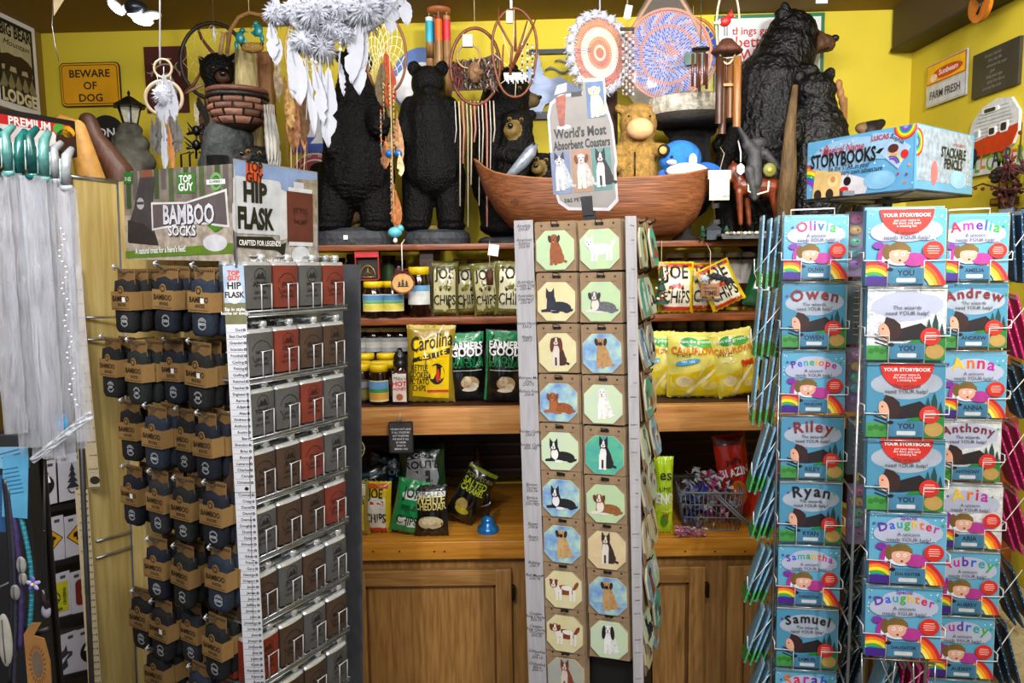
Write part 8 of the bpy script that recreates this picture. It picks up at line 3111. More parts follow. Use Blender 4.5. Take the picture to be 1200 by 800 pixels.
# header carton
Yn = 1.74
N0 = P(1075, 150, Yn)
zt_h, zb_h = P(1075, 144, Yn).z, P(1075, 221, Yn).z
Lp = P(946, 200, 2.02)
Rp = P(1140, 200, 1.94)
HC = thing('storybook_header', 'sky blue folded header box reading Magical Name STORYBOOKS above the book rack', 'sign', TM((N0.x, N0.y, zb_h)))
hfL = frame((Lp.x, Lp.y, zb_h), (N0.x - Lp.x, N0.y - Lp.y))
hfR = frame((N0.x, N0.y, zb_h), (Rp.x - N0.x, Rp.y - N0.y))
WL_, WR_ = V((N0.x - Lp.x, N0.y - Lp.y)).length, V((N0.x - Rp.x, N0.y - Rp.y)).length
Hh = zt_h - zb_h
HI = HC.matrix_world.inverted()


def hpart(name, mb, fr, corner):
 o = part(name, mb, HC)
 o.matrix_local = HI @ FM(fr, V((corner[0], corner[1], zb_h)))
 return o


W_ = WL_
HB = mat('#5a9ac4', .4, var=.08, scale=15)
mb = MB()
mb.prism(R2(0, 0, W_, Hh), 0, .004, HB)
mb.flat(E2(W_ * .42, Hh * .72, W_ * .36, Hh * .24), -.0004, mat('#88aecc', .4))
mb.flat(E2(W_ * .30, Hh * .62, W_ * .30, Hh * .2), -.0006, mat('#88aecc', .4))
for i, c in enumerate(('#c81c28', '#e07a18', '#e8cc20', '#3a9a3a', '#2458b8', '#8a2a9a')):
 mb.flat(arc2(W_ * .94, Hh * 1.0, .062 - i * .008 - .008, .062 - i * .008, pi * 1.02, pi * 1.65, 8), -.0006 - i * .0001, mat(c, .5)) if False else None
 mb.flat(clip(arc2(W_ - .028, Hh - .001, .026 - i * .004, .030 - i * .004, pi, 2 * pi, 10), 0, 0, W_, Hh), -.0008, mat(c, .5))
 mb.flat(arc2(.0, Hh * .12, .062 - i * .008, .070 - i * .008, 0, pi / 2, 8), -.0006, mat(c, .5))
mb.flat([(W_ * .06, .001), (W_ * .09, Hh * .50), (W_ * .36, Hh * .40), (W_ * .33, .001)], -.0010, mat('#d0b070', .6))
mb.flat([(W_ * .33, .001), (W_ * .36, Hh * .40), (W_ * .62, Hh * .22), (W_ * .58, .001)], -.0010, mat('#c8c4cc', .6))
mb.flat(E2(W_ * .27, Hh * .27, .016, .014), -.0013, mat('#e0c890', .6))
mb.flat(E2(W_ * .27, Hh * .30, .008), -.0015, mat('#c88a50', .6))
mb.flat(E2(W_ * .41, Hh * .24, .011), -.0013, K)
mb.flat(E2(W_ * .38, Hh * .10, .014, .008), -.0013, RED)
for x in (.12, .24):
 mb.flat(E2(W_ * x, Hh * .05, .012, .014), -.0015, mat('#2a1814', .6))
mb.flat(E2(W_ * .70, Hh * .20, W_ * .14, Hh * .15), -.0012, mat('#7fb4d8', .4))
mb.flat([(W_ * .61, Hh * .56), (W_ * .63, Hh * .97), (W_ * .80, Hh * .92), (W_ * .78, Hh * .52)], -.0012, mat('#8ab0cc', .5))
mb.flat([(W_ * .70, Hh * .62), (W_ * .82, Hh * .88), (W_ * .96, Hh * .66), (W_ * .86, Hh * .34)], -.0015, mat('#9ab4d4', .5))
mb.flat(E2(W_ * .82, Hh * .62, .012), -.0019, SKIN)
mb.flat(E2(W_ * .815, Hh * .67, .014, .010), -.0021, mat('#4a2414', .5))
mb.flat(E2(W_ * .91, Hh * .56, .010), -.0019, RED)
for i, c in enumerate(('#8a2a9a', '#2458b8', '#e8cc20')):
 mb.flat(arc2(W_ * .80, Hh * .40, .014 + i * .005, .018 + i * .005, .2, pi * .6, 8), -.0019, mat(c, .5))
mb.flat([(W_ * .66, Hh * .64), (W_ * .70, Hh * .70), (W_ * .74, Hh * .70), (W_ * .70, Hh * .62)], -.0017, K)
rr = random.Random(6)
for k in range(40):
 x, z = rr.uniform(.02, .98), rr.uniform(.05, .97)
 if .1 < x < .6 and z < .45:
  continue
 mb.flat(E2(W_ * x, Hh * z, .0012 + .0012 * rr.random(), n=6), -.0009, WHITE)
for x, z, c in ((.14, .83, '#b02838'), (.2, .88, '#b02838'), (.17, .74, '#b02838'), (.86, .26, '#b02838'), (.93, .24, '#7a2a6a'), (.92, .12, '#d86a28'), (.95, .38, '#e08a48')):
 mb.flat([(W_ * x + (.005 if j % 2 else .0022) * cos(pi * j / 5 + .3), Hh * z + (.005 if j % 2 else .0022) * sin(pi * j / 5 + .3)) for j in range(10)], -.0012, mat(c, .5))
hpart('front_panel', mb, hfL, Lp)
mb = MB()
mb.text('Magical Name', W_ * .36, Hh * .735, .027, -.0024, mat('#a8283c', .5), bold=.01, shear=.3, sx=.8)
mb.text('STORYBOOKS', W_ * .355, Hh * .53, .046, -.0024, K, bold=.03, sx=.66)
mb.text('Be the STAR in your', W_ * .42, Hh * .44, .017, -.0024, mat('#10203c', .5), bold=.01, sx=.85)
mb.text('very own adventure', W_ * .54, Hh * .35, .017, -.0024, mat('#10203c', .5), bold=.01, sx=.85)
mb.text('LUCAS', W_ * .70, Hh * .84, .016, -.0024, mat('#a8283c', .5), bold=.03)
mb.text('Sophia', W_ * .84, Hh * .78, .015, -.0024, K, bold=.01, rot=-.5)
hpart('front_lettering', mb, hfL, Lp)
W_ = WR_
mb = MB()
mb.prism(R2(0, 0, W_, Hh), 0, .004, HB)
mb.flat(R2(.002, .02, W_ * .96, Hh - .003), -.0004, mat('#93a6bf', .25, .1, var=.25, scale=60))
for i, c in enumerate(('#c81c28', '#e8cc20', '#3a9a3a', '#5a2a9a')):
 mb.flat(arc2(.0, Hh * .72, .026 - i * .006, .032 - i * .006, -pi / 2, pi / 2, 8), -.0008, mat(c, .5))
mb.flat(E2(W_ * .30, Hh * .28, .018, .028), -.0008, mat('#b86a70', .5))
mb.flat(E2(W_ * .72, Hh * .22, W_ * .15, Hh * .15), -.001, mat('#8ab8dc', .4))
for k in range(18):
 mb.flat(E2(W_ * rr.uniform(.85, .98), Hh * rr.uniform(.1, .6), .0015, n=6), -.001, WHITE)
hpart('side_panel', mb, hfR, N0)
mb = MB()
mb.text('personalised', W_ * .70, Hh * .76, .014, -.0018, mat('#a8483c', .5), shear=.3)
mb.text('STACKABLE', W_ * .62, Hh * .56, .033, -.0018, K, bold=.03, sx=.8)
mb.text('PENCILS', W_ * .62, Hh * .38, .033, -.0018, K, bold=.03, sx=.85)
hpart('side_lettering', mb, hfR, N0)
mb = MB()
F4 = V((Lp.x + Rp.x - N0.x, Lp.y + Rp.y - N0.y, zb_h))
cn = [V((Lp.x, Lp.y, zb_h)), V((N0.x, N0.y, zb_h)), V((Rp.x, Rp.y, zb_h)), F4]
mb.add([c + V((0, 0, .001)) for c in cn] + [c + V((0, 0, .004)) for c in cn], [(0, 1, 2, 3), (7, 6, 5, 4)], mat('#e6e9f2', .6), HI)
part('base_card', mb, HC)
mb = MB()
for i in range(4):
 mb.tube([cn[i] + V((0, 0, -.002)), cn[(i + 1) % 4] + V((0, 0, -.002))], .003, mat('#3a3e48', .3, .6), n=6, T=HI)
cmid = (cn[0] + cn[2]) / 2
for i in range(4):
 mb.tube([cn[i] + V((0, 0, -.004)), cmid + V((0, 0, -.006))], .0025, mat('#8a8e94', .3, .8), n=6, T=HI)
mb.box(HI @ (cmid + V((0, 0, -.010))), (.05, .03, .012), mat('#4a4c50', .4, .6))
mb.box(HI @ ((cn[0] * .55 + cn[1] * .45) + V((0, 0, .004))), (.05, .02, .012), mat('#5a5e66', .4), T=None)
mb.tube([cmid, V((cmid.x, cmid.y, zh - .03))], .012, mat('#8a8e94', .3, .8), n=10, T=HI)
part('wire_base', mb, HC)


# ---- hanging packs between the columns
def trinket(px, py, h, kind, Y, lab):
 s = Y / 900
 fr = bplane(px, Y)
 t = thing('trinket_pack', lab, 'novelty pack', FM(fr, hit(fr, px, py)), 'packs hanging between the book columns')
 W_, H_ = 21 * s, h * s
 mb = MB()
 mb.box((0, .004, 0), (W_, .002, H_), mat('#7a5a90' if kind == 'p' else '#2a4a5a', .4, var=.2), bev=0)
 part('backing_card', mb, t)
 mb = MB()
 if kind == 'p':
  for k, c in enumerate(('#b83a90', '#c8a020', '#2a9a78', '#2a98a8', '#7a3aa8')):
   z = H_ * .38 - k * H_ * .17
   mb.ell((0, -.006, z), (W_ * .34, .006, H_ * .07), mat(c, .3), n=12)
   mb.ell((W_ * .1, -.012, z), (.002, .002, .002), K, n=6)
   mb.tube([(-W_ * .3, -.004, z + H_ * .02), (-W_ * .38, -.004, z + H_ * .06)], .002, mat(c, .3), n=5)
 else:
  for k in range(8):
   z = H_ * .34 - k * H_ * .095
   mb.lathe([(.003, z + H_ * .04), (.0055, z + H_ * .015), (.0055, z - H_ * .01), (.003, z - H_ * .045)], mat(['#1c1410', '#3a2c20'][k % 2], .35), n=10, T=Matrix.Translation((0, -.008, 0)))
   mb.lathe([(.007, z), (.007, z - .003)], mat('#a8a090', .4), n=10, T=Matrix.Translation((0, -.008, 0)))
  mb.ell((0, -.008, H_ * .42), (.012, .007, .005), mat('#b8a020', .4), n=10)
 part('stacked_charms', mb, t)
 mb = MB()
 mb.box((0, -.004, 0), (W_ * .96, .016, H_ * .98), mat('#c8d0e8', .08, alpha=.18), bev=.002)
 part('clear_blister', mb, t)
 mb = MB()
 mb.tube([(0, .004, H_ / 2), (0, -.01, H_ / 2 + .012), (.004, -.012, H_ / 2 + .02)], .0012, WIRE, n=5)
 part('hanger', mb, t)


trinket(1001, 286, 76, 'p', 1.97, 'purple pack of stacked bright animal charms at the top between the first two columns')
trinket(1002, 366, 76, 'k', 1.99, 'dark pack of stacked black charms below the top purple pack')
trinket(1002, 445, 78, 'p', 1.97, 'purple pack of stacked bright charms level with the Penelope book')
trinket(1002, 522, 70, 'k', 1.99, 'dark pack of black charms level with the Riley book')
trinket(1003, 602, 74, 'p', 1.97, 'purple pack of stacked bright charms level with the Ryan book')


# ---- thin books and pencils fanned on the sides, seen edge-on
def sliver_mesh(c, dots=True, tipc='#2a8a3c', hgt=.15, wd_=.15):
 mb = MB()
 mb.box((0, 0, 0), (wd_, .007, hgt), mat(c, .4), bev=.0008)
 mb.box((0, 0, hgt * .46), (wd_ * .98, .0075, .008), mat('#c8d4dc', .4))
 mb.box((0, 0, -hgt * .38), (wd_ * 1.004, .0074, hgt * .2), mat(tipc, .5))
 if dots:
  for k in range(9):
   for sd in (-1, 1):
    mb.box((wd_ / 2 * sd, 0, hgt * (-.4 + .1 * k)), (.0006, .0018, .0018), WHITE)
 return mb.mesh('edge_on_book')


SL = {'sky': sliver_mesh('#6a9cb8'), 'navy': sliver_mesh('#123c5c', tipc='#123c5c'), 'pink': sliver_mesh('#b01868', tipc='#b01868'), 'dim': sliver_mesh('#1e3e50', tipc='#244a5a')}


def fan(px, py, hpx, Y, kind, lab, nn=4, lean_=.2, dx=8, group='thin books fanned on the rack sides', yaw=1.35, hw=.5):
 s = Y / 900
 for k in range(nn):
  p = P(px + (k - (nn - 1) / 2) * dx, py + (k % 2) * 3, Y + .01 * k)
  sc_ = hpx * s / .15
  M = TM(p, yaw, 0, 0)
  M = Matrix.Translation(p) @ Matrix.Rotation(lean_ + .02 * (k - 1), 4, 'Y') @ Matrix.Rotation(yaw, 4, 'Z') @ Matrix.Diagonal((sc_ * hw * 2, .7, sc_, 1))
  me = SL[kind]
  o = bpy.data.objects.new('thin_book', me)
  C.objects.link(o)
  o.matrix_world = M
  tag(o, lab + ', ' + ['first', 'second', 'third', 'fourth', 'fifth'][k] + ' in it', 'book', group)
 mb = MB()
 e = nn * dx / 2 + 3
 a_, b_ = P(px - e, py + hpx * .30, Y - .03), P(px + e, py - hpx * .28, Y - .03)
 mb.tube([a_, b_], .0013, WHITEWIRE, n=5, T=BO)
 mb.tube([P(px - e, py + hpx * .1, Y - .03), a_, P(px - e + 6, py + hpx * .5, Y + .02), P(px + e, py + hpx * .42, Y + .05)], .0013, WHITEWIRE, n=5, T=BO)
 part('side_pocket', mb, BK_R)


for k, (px, py, h, le) in enumerate(((903, 295, 82, .06), (899, 377, 80, .10), (896, 455, 80, .10), (898, 533, 84, .28), (900, 592, 74, .30), (893, 668, 72, .34), (893, 738, 72, .34), (893, 800, 72, .34))):
 fan(px, py, h, 2.0, 'sky', 'sky blue thin book, %s fan from top left of the book rack' % ORD[k], 4, le, 8 if k < 3 else 7, hw=.24)
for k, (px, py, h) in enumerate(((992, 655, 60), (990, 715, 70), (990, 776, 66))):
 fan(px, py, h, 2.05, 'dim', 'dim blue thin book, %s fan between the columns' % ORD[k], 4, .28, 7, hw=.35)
for k, (px, py, h, kd, le) in enumerate(((1191, 286, 84, 'navy', -.08), (1184, 380, 76, 'pink', -.32), (1190, 455, 70, 'navy', -.35), (1184, 530, 86, 'pink', -.35), (1182, 605, 78, 'pink', -.32), (1180, 690, 80, 'navy', -.38), (1170, 760, 90, 'navy', -.30))):
 fan(px, py, h, 1.98, kd, '%s dotted thin book, %s fan from top at far right' % ({'navy': 'dark blue', 'pink': 'hot pink'}[kd], ORD[k]), 3, le, 10, hw=.22)
fan(1065, 800, 60, 1.85, 'pink', 'hot pink thin book in the bottom basket', 4, .1, 9, hw=.3)
fan(1035, 800, 70, 1.85, 'sky', 'blue thin book in the bottom basket', 3, .3, 9, hw=.3)
mb = MB()
f, s = pxf(1.74)
for a_, b_ in (((1010, 765), (1096, 778)), ((1010, 765), (1010, 840)), ((1096, 778), (1094, 840)), ((1050, 771), (1040, 840)), ((1030, 768), (1060, 840)), ((1070, 774), (1072, 840))):
 mb.tube([f(*a_), f(*b_)], .0022, WIRE, n=6, T=BO)
part('bottom_basket', mb, BK_R)

# ---- things at right behind: wooden cabinet and cream platform
mb = MB()
x0 = P(1148, 700, 2.1).x
zpl = P(1160, 650, 2.6).z
mb.box(((x0 + XR - .03) / 2, 2.32, zpl / 2), (XR - x0 - .03, .6, zpl), mat('#b0a078', .9, bump=.5, bscale=120, var=.12, scale=50), bev=.01)
solo('display_platform', mb, 'low platform covered in cream speckled cloth by the right wall', 'platform')
mb = MB()
zhi = P(1190, 410, 2.4).z
mb.box(((XR - .03 + 1.46) / 2, 2.5, (zpl + zhi) / 2 + .001), (XR - .03 - 1.46, .2, zhi - zpl), mat('#6a3414', .4, h2='#84441c', stretch=(5, 5, .6), scale=10), bev=.005)
solo('wooden_case', mb, 'red-brown wooden case standing on the cream platform at the right edge', 'cabinet')
# ============================================================ LEFT EDGE: STICKER RACK, JEWELLERY, CLEAR SLEEVES
LR = frame(P(70, 600, 1.78), (.59, .81), lean=LEAN)
ul, vl, nl = LR[1], LR[2], LR[3]
SR = thing('sticker_rack', 'dark slatted rack of white sticker cards at the lower left behind the cords', 'display rack', TM(V((LR[0].x, LR[0].y, 0))))
SO = SR.matrix_world.inverted()
c0 = hit(LR, 20, 545, -.03)
c1 = c0 + ul * .30
mb = MB()
zq = lambda p, z: p + vl * ((z - p.z) / vl.z)
zt_ = hit(LR, 60, 330, -.03).z
pts = [zq(c0, .02), zq(c1, .02), zq(c1, zt_), zq(c0, zt_)]
b = [p - nl * .03 for p in pts]
mb.add(pts + b, [(0, 1, 2, 3), (7, 6, 5, 4), (0, 4, 5, 1), (1, 5, 6, 2), (2, 6, 7, 3), (3, 7, 4, 0)], mat('#4a4038', .6, var=.1), SO)
part('back_panel', mb, SR)


def card(px0, py0, px1, py1, lab, draw):
 p = hit(LR, (px0 + px1) / 2, (py0 + py1) / 2)
 w_ = (hit(LR, px1, (py0 + py1) / 2) - hit(LR, px0, (py0 + py1) / 2)).length
 h_ = (py1 - py0) * p.y / 900
 t = thing('sticker_card', lab, 'sticker', FM(LR, p), 'sticker cards on the lower left rack')
 mb = MB()
 mb.prism(R2(-w_ / 2, -h_ / 2, w_ / 2, h_ / 2), 0, .002, mat('#b0aeb8', .6, var=.04))
 for sd in (-1, 1):
  mb.flat(R2(sd * w_ * .3 - .006, h_ * .36, sd * w_ * .3 + .006, h_ * .43), -.0005, mat('#3a3a40', .6))
 part('card', mb, t)
 mb = MB()
 draw(mb, w_, h_)
 part('sticker', mb, t)
 return t


YS = mat('#c89010', .5)
bear2 = [(-.42, -.1), (-.38, .2), (-.1, .32), (.2, .3), (.42, .12), (.4, -.02), (.3, -.05), (.3, -.35), (.18, -.35), (.14, -.1), (-.08, -.1), (-.1, -.35), (-.25, -.35), (-.26, -.1)]


def d_bear(mb, w_, h_):
 r = w_ * .46
 mb.flat([(0, r), (r, 0), (0, -r), (-r, 0)], -.001, K)
 r *= .92
 mb.flat([(0, r), (r, 0), (0, -r), (-r, 0)], -.0014, YS)
 mb.flat([(x * w_ * .6, z * w_ * .5) for x, z in bear2], -.0018, K)


def d_moose(mb, w_, h_):
 d_bear(mb, w_, h_)
 mb.flat(E2(.0, -.005, .008, .006), -.0022, RED)


def d_round(mb, w_, h_):
 mb.flat(E2(0, -.005, w_ * .42), -.001, K)
 mb.flat([(-w_ * .1, h_ * .25), (w_ * .1, h_ * .36), (w_ * .25, h_ * .2), (w_ * .05, h_ * .15)], -.0012, mat('#b03818', .5))
 for x in (-.2, .05, .22):
  mb.flat([((x - .1) * w_, 0), (x * w_, .018), ((x + .08) * w_, 0)], -.0014, WHITE)


def d_tree(mb, w_, h_):
 for k in range(4):
  mb.flat([(-.006 - k * .003, .015 - k * .014), (.006 + k * .003, .015 - k * .014), (0, .035 - k * .014)], -.001 - k * .0001, mat('#20242c', .6))
 mb.flat(arc2(0, -.03, .008, .011, pi, 2 * pi, 10), -.001, K)


def d_yellow(mb, w_, h_):
 mb.flat(R2(-w_ * .42, -h_ * .38, w_ * .42, h_ * .3), -.001, mat('#a8a818', .5))
 mb.flat(arc2(-.002, -.005, w_ * .20, w_ * .23, 0, 1.99 * pi, 20), -.0014, K)
 mb.flat([(-.016, -.008), (-.004, .002), (.004, .014), (.010, .012), (.006, 0), (.014, -.012), (.004, -.010), (-.004, -.016)], -.0016, K)
 mb.text('DANGER', 0, -h_ * .34, .010, -.0016, K, bold=.03)
 mb.text('CROSSING', w_ * .36, -.005, .009, -.0016, K, bold=.03, rot=pi / 2)


def d_red(mb, w_, h_):
 mb.flat(RR(w_ * .7, h_ * .6, .01), -.001, mat('#6a1c18', .5))
 mb.flat(E2(0, .0, .012, .02), -.0014, mat('#b89890', .5))


def d_wolf(mb, w_, h_):
 g = mat('#2a2a34', .6, var=.5, scale=90)
 mb.flat([(-.024, -.03), (-.026, -.005), (-.016, .012), (-.012, .028), (-.004, .014), (.006, .018), (.012, .03), (.014, .012), (.026, .008), (.024, -.002), (.012, -.008), (.014, -.026), (.0, -.034)], -.001, g)
 mb.flat([(-.004, -.006), (.018, .006), (.010, -.004), (-.002, -.02)], -.0014, mat('#a8a8b4', .6))


cards = [((33, 540, 66, 594), 'white card with a round black mountain and red bird sticker, top row', d_round), ((69, 530, 100, 586), 'white card with a dark pine tree sticker, top row right', d_tree),
         ((36, 606, 75, 662), 'white card with yellow bear crossing diamond, left of second row', d_bear), ((77, 600, 112, 650), 'white card with yellow diamond cut by the name strip, right of second row', d_moose),
         ((42, 672, 82, 728), 'card with square yellow DANGER CROSSING sticker, left of third row', d_yellow), ((84, 664, 118, 718), 'white card with dark red rounded sticker, right of third row', d_red),
         ((54, 742, 90, 800), 'white card with grey howling wolf sticker, left of bottom row', d_wolf), ((92, 730, 126, 786), 'white card with small dark bird sticker, right of bottom row', d_round)]
for bx, lab, fn in cards:
 card(*bx, lab, fn)
for a_, b_ in ((602, 594), (668, 656), (736, 722), (806, 790)):
 mb = MB()
 p, q = hit(LR, 24, a_ + 4, .006), hit(LR, 128, b_ - 6, .006)
 dz = vl * .012
 mb.add([p, q, q + dz, p + dz, p - nl * .035, q - nl * .035, q - nl * .035 + dz, p - nl * .035 + dz], [(0, 1, 2, 3), (7, 6, 5, 4), (3, 2, 6, 7), (0, 4, 5, 1)], mat('#141214', .5), SO)
 part('shelf_rail', mb, SR)

# dark upright stand carrying cords and tags
Yc = 1.02
f, s = pxf(Yc)
o = V((f(8, 700).x, Yc + .05, 0))
ST = thing('jewellery_stand', 'black stand at the far left edge carrying necklaces, cords and tags', 'display stand', TM(o))
mb = MB()
zs1 = P(5, 520, Yc).z
mb.box((-.055, .03, zs1 / 2 + .02), (.11, .03, zs1 - .04), mat('#08080c', .6), bev=.004)
mb.box((-.03, .03, .01), (.20, .2, .02), mat('#08080c', .6), bev=.004)
part('upright', mb, ST)
mb = MB()
so = ST.matrix_world.inverted()
mb.tube([f(-10, 722), f(20, 736), f(42, 742), f(58, 736)], 4.5 * s, K, n=8, T=so)
mb.tube([f(-10, 692), f(18, 679)], 1.6 * s, WIRE, n=6, T=so)
part('arm', mb, ST)
for i, (x0, x1, y0, y1, r, c, lab) in enumerate(((22, 34, 596, 742, 2.6, '#1e7488', 'turquoise beaded cord necklace hanging on the black stand'), (14, 24, 590, 760, 3.2, '#3a2a5a', 'purple cord hanging beside the turquoise beaded cord'), (6, 12, 560, 800, 3.6, '#16161e', 'black leather cord nearest the left edge'),
                                                 (10, 16, 570, 812, 2.4, '#2c2c38', 'thin grey cord behind the shell pieces'))):
 mb = MB()
 P0, P1 = f(x0, y0, -4 - i), f(x1, y1, -10 - i)
 N = 26
 pts = [P0.lerp(P1, k / N) + V((.006 * sin(pi * k / N) * (1 if i else 1.6), 0, 0)) for k in range(N + 1)]
 mb.tube([p - P0 for p in pts], r * s, mat(c, .4, var=.3, scale=200), n=8)
 if i == 0:
  for p in pts:
   mb.ell(p - P0, (r * 1.15 * s, r * 1.15 * s, r * .8 * s), mat('#2f8496', .3), n=8)
 solo('necklace', mb, lab, 'necklace', TM(P0))
P0 = f(52, 540)
mb = MB()
for dx in (0, 5):
 mb.tube([V((0, 0, 0)), f(51 + dx * .4, 620) - P0, f(50 + dx, 690) - P0, f(50 + dx, 722) - P0], 1.1 * s, K, n=6)
mb.ell(f(52, 622) - P0, 2 * s, K, n=8)
mb.tube([f(50, 690) - P0, f(52, 702) - P0, f(56, 712) - P0], 3.5 * s, mat('#2a1c28', .2), n=8)
mb.ell(f(54, 716) - P0, (6 * s, 3 * s, 9 * s), mat('#9c98a8', .3), n=12)
solo('necklace', mb, 'thin doubled black cord necklace with grey pendant before the bear crossing card', 'necklace', TM(P0))
for i, (px, py, rx, rz, c, lab) in enumerate(((25, 662, 6, 11, '#8a8a88', 'upper pale grey shell pendant'), (27, 678, 5, 8, '#8c8880', 'middle pale grey shell pendant'), (18, 694, 6, 10, '#7c7c7a', 'lower pale grey shell pendant'), (6, 750, 9, 34, '#a8a498', 'large whitish shell at the bottom left edge'))):
 mb = MB()
 mb.ell((0, 0, 0), (rx * s, 3 * s, rz * s), mat(c, .35, var=.2), n=14)
 mb.tube([(0, -3 * s, rz * s * .8), (0, -3.3 * s, 0), (0, -3 * s, -rz * s * .8)], .6 * s, mat('#4a4644', .6), n=5)
 solo('shell_pendant', mb, lab + ' on the black stand', 'pendant', TM(f(px, py, -14)))
p = f(39, 684, -14)
mb = MB()
for k in range(5):
 a = 2 * pi * k / 5 + .3
 mb.ell((5 * s * cos(a), 0, 5 * s * sin(a)), (4.5 * s, 1.4 * s, 2.6 * s), mat('#6a5ab8' if k % 2 else '#a8a0d8', .4), n=10, R=Matrix.Rotation(-a, 3, 'Y'))
mb.ell((0, -2 * s, 0), 2 * s, mat('#d8c860', .4), n=8)
solo('flower_charm', mb, 'purple and white flower charm on the turquoise cord', 'pendant', TM(p))
# cork-coloured tag
p = f(44, 770, -12)
t = thing('paper_tag', 'orange-tan pointed tag with a brown starburst at the bottom left', 'tag', TM(p))
mb = MB()
mb.prism([(x * s, z * s) for x, z in ((-14, -50), (-14, 30), (-4, 44), (8, 44), (-2, 28), (10, 24), (15, -5), (14, -50))], -.001, .001, mat('#9a6a34', .7, var=.1))
part('tag_card', mb, t)
mb = MB()
for k in range(22):
 a = 2 * pi * k / 22
 mb.flat([(8 * s * cos(a - .05), (-8 + 20 * sin(a - .05)) * s), (11 * s * cos(a), (-8 + 28 * sin(a)) * s), (8 * s * cos(a + .05), (-8 + 20 * sin(a + .05)) * s)], -.0016, mat('#4a3014', .6))
mb.flat(E2(0, -8 * s, 6.5 * s, 17 * s), -.0016, mat('#6a5a48', .6))
part('starburst', mb, t)
# blue tags
for i, (px, py, w_, h_, c, r, lab) in enumerate(((18, 570, 30, 76, '#4a90b4', .10, 'light blue paper tag with small print hanging over the cords'), (3, 590, 18, 70, '#1c4a78', .05, 'deep blue tag behind the light blue tag'), (14, 536, 40, 26, '#6a9ab8', .0, 'short pale blue tag above the light blue one'))):
 mb = MB()
 mb.box((0, 0, 0), (w_ * s, .001, h_ * s), mat(c, .6))
 for k in range(7):
  mb.box((0, -.001, (h_ * .3 - k * 5) * s), (w_ * .6 * s, .0004, .9 * s), mat('#2a6088', .6), T=Matrix.Rotation(-.25, 4, 'Y'))
 solo('paper_tag', mb, lab, 'tag', TM(f(px, py, -8 + i * 5), roll=r))

# clear plastic sleeves with teal tops
Ys = .98
f, s = pxf(Ys)
CL = mat('#b4b6c0', .18, alpha=.36, var=.2, scale=14, stretch=(5, 5, .5), bump=1.0, bscale=30, coat=1)
SLEEVES = [(-6, 210, 510, 22), (10, 205, 530, 22), (24, 210, 545, 20), (38, 208, 540, 22), (52, 212, 548, 22), (66, 214, 535, 20), (78, 222, 520, 16)]


def sleeve_mesh(w_, L, sd, m=None, puff=.006):
 mb = MB()
 nu, nv = 8, 30
 for side in (-1, 1):
  vs, fs = [], []
  for j in range(nv + 1):
   v = j / nv
   for i in range(nu + 1):
    u = -1 + 2 * i / nu
    b = (1 - u * u) ** .6
    y = side * puff * b * (.5 + .7 * noise.noise(V((u + sd, v * 7, sd * 3)))) + .004 * noise.noise(V((u * 2 + sd * 2, v * 12, 1)))
    x = u * w_ / 2 * (1 - .1 * v * v + .06 * noise.noise(V((sd, v * 5, 2))))
    vs.append((x, y, -L * v))
  for j in range(nv):
   for i in range(nu):
    k = j * (nu + 1) + i
    q = (k, k + 1, k + nu + 2, k + nu + 1)
    fs.append(q[::-1] if side < 0 else q)
  mb.add(vs, fs, m or CL, None, True)
 return mb


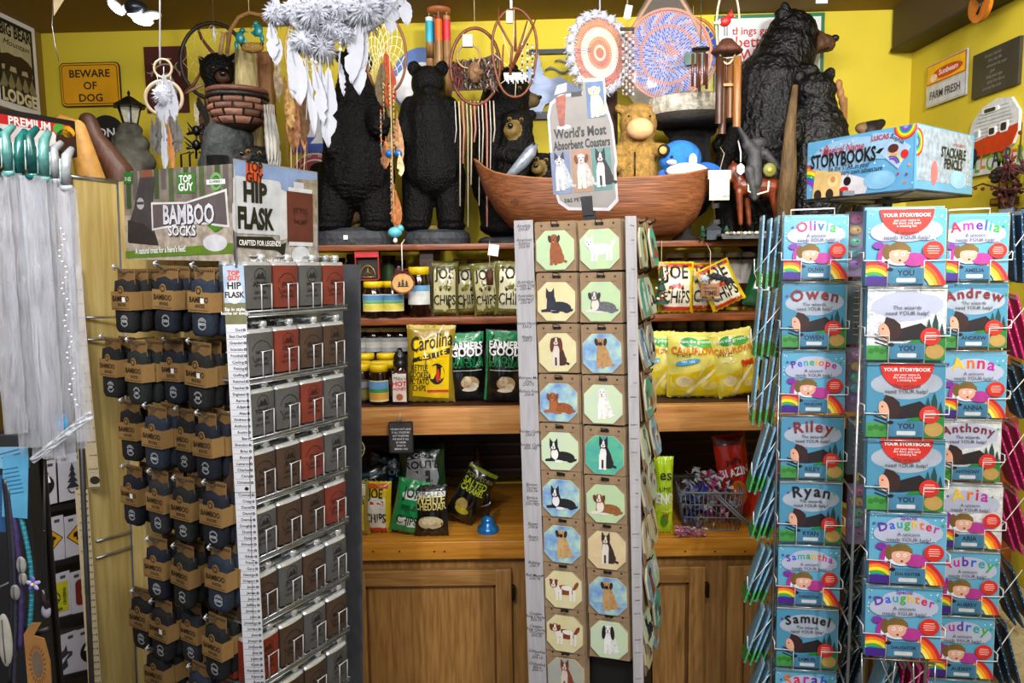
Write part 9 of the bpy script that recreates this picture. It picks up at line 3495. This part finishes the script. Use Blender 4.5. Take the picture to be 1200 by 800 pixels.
TEAL = [mat('#0c4a48', .25, var=.5, scale=60), mat('#145c58', .25, var=.5, scale=60), mat('#4a807c', .3, var=.4, scale=60), mat('#8c9096', .3, var=.3, scale=60)]
WORD = ['first', 'second', 'third', 'fourth', 'fifth', 'sixth', 'seventh']
for i, (px, y0, y1, wpx) in enumerate(SLEEVES):
 o = f(px, y0 - 2, (i % 3) * 9)
 t = thing('clear_sleeve', 'long clear crinkled plastic sleeve with %s top, %s from the left edge' % ('teal' if i < 5 else 'whitish', WORD[i]), 'plastic sleeve', TM(o, .25), 'clear sleeves hanging at the left edge')
 part('sleeve', sleeve_mesh(wpx * 1.25 * s, (y1 - y0) * s, i), t)
 mb = MB()
 top = 56 if i < 5 else 46
 tm_ = TEAL[(i * 2) % 3] if i < 5 else TEAL[3]
 mb.tube([(0, 0, 4 * s), (.001, -.004, top * .4 * s), (.002 * (-1) ** i, .004, top * .8 * s), (.006, .012, top * s)], [5.5 * s, 6 * s, 5.5 * s, 3.5 * s], tm_, n=10)
 mb.ell((0, 0, 0), (8 * s, 5 * s, 5 * s), tm_, n=12)
 part('bunched_top', mb, t)
 mb = MB()
 mb.tube([(-4 * s, -7 * s, 6 * s), (-3 * s, -6 * s, top * .7 * s)], .8 * s, mat('#b8d8d4', .3), n=5)
 part('tie', mb, t)
mb = MB()
for k in range(34):
 rr = random.Random(k)
 mb.ell((-.0 + .004 * sin(k), 0, -k * 6.2 * s), (1.6 * s, 1.2 * s, 1.2 * s), mat('#d0ccd0', .2), n=6)
solo('bead_chain', mb, 'tiny beaded silver chain running down the right edge of the clear sleeves', 'chain', TM(f(71, 268, -12)))
mb = MB()
mb.add(*(lambda q: (q.v, q.f))(sleeve_mesh(9 * s, 95 * s, 9, puff=.002)), mat('#c8ccd4', .2, alpha=.4), Matrix.Rotation(.93, 4, 'Y'))
solo('plastic_flap', mb, 'pointed clear plastic flap sticking out to the right at the foot of the sleeves', 'plastic', TM(f(108, 484, -4), .0))
mb = MB()
mb.ell((0, 0, 0), (9 * s, 4 * s, 13 * s), mat('#3a88b8', .2, var=.4, scale=90), n=12)
solo('blue_charm', mb, 'bright blue glinting charm inside the lowest part of the clear sleeves', 'charm', TM(f(72, 495, 10)))
# rack post holding the sleeves
mb = MB()
f2, s2 = pxf(1.06)
zA = f2(70, 190).z
mb.tube([V((f2(-34, 300).x, 1.18, 0)), V((f2(-34, 300).x, 1.18, zA)), V((f2(-34, 300).x, 1.05, zA))], .006, mat('#2a2a30', .3, .6), n=8)
mb.tube([V((f2(-34, 300).x, 1.05, zA)), V((f2(86, 300).x, 1.05, zA))], .005, mat('#2a2a30', .3, .6), n=8)
mb.lathe([(0, 0), (.14, 0), (.14, .015), (0, .03)], K, n=20, T=Matrix.Translation((f2(-34, 300).x, 1.18, 0)))
solo('sleeve_stand', mb, 'thin dark metal post and rail the clear sleeves hang from', 'display stand')
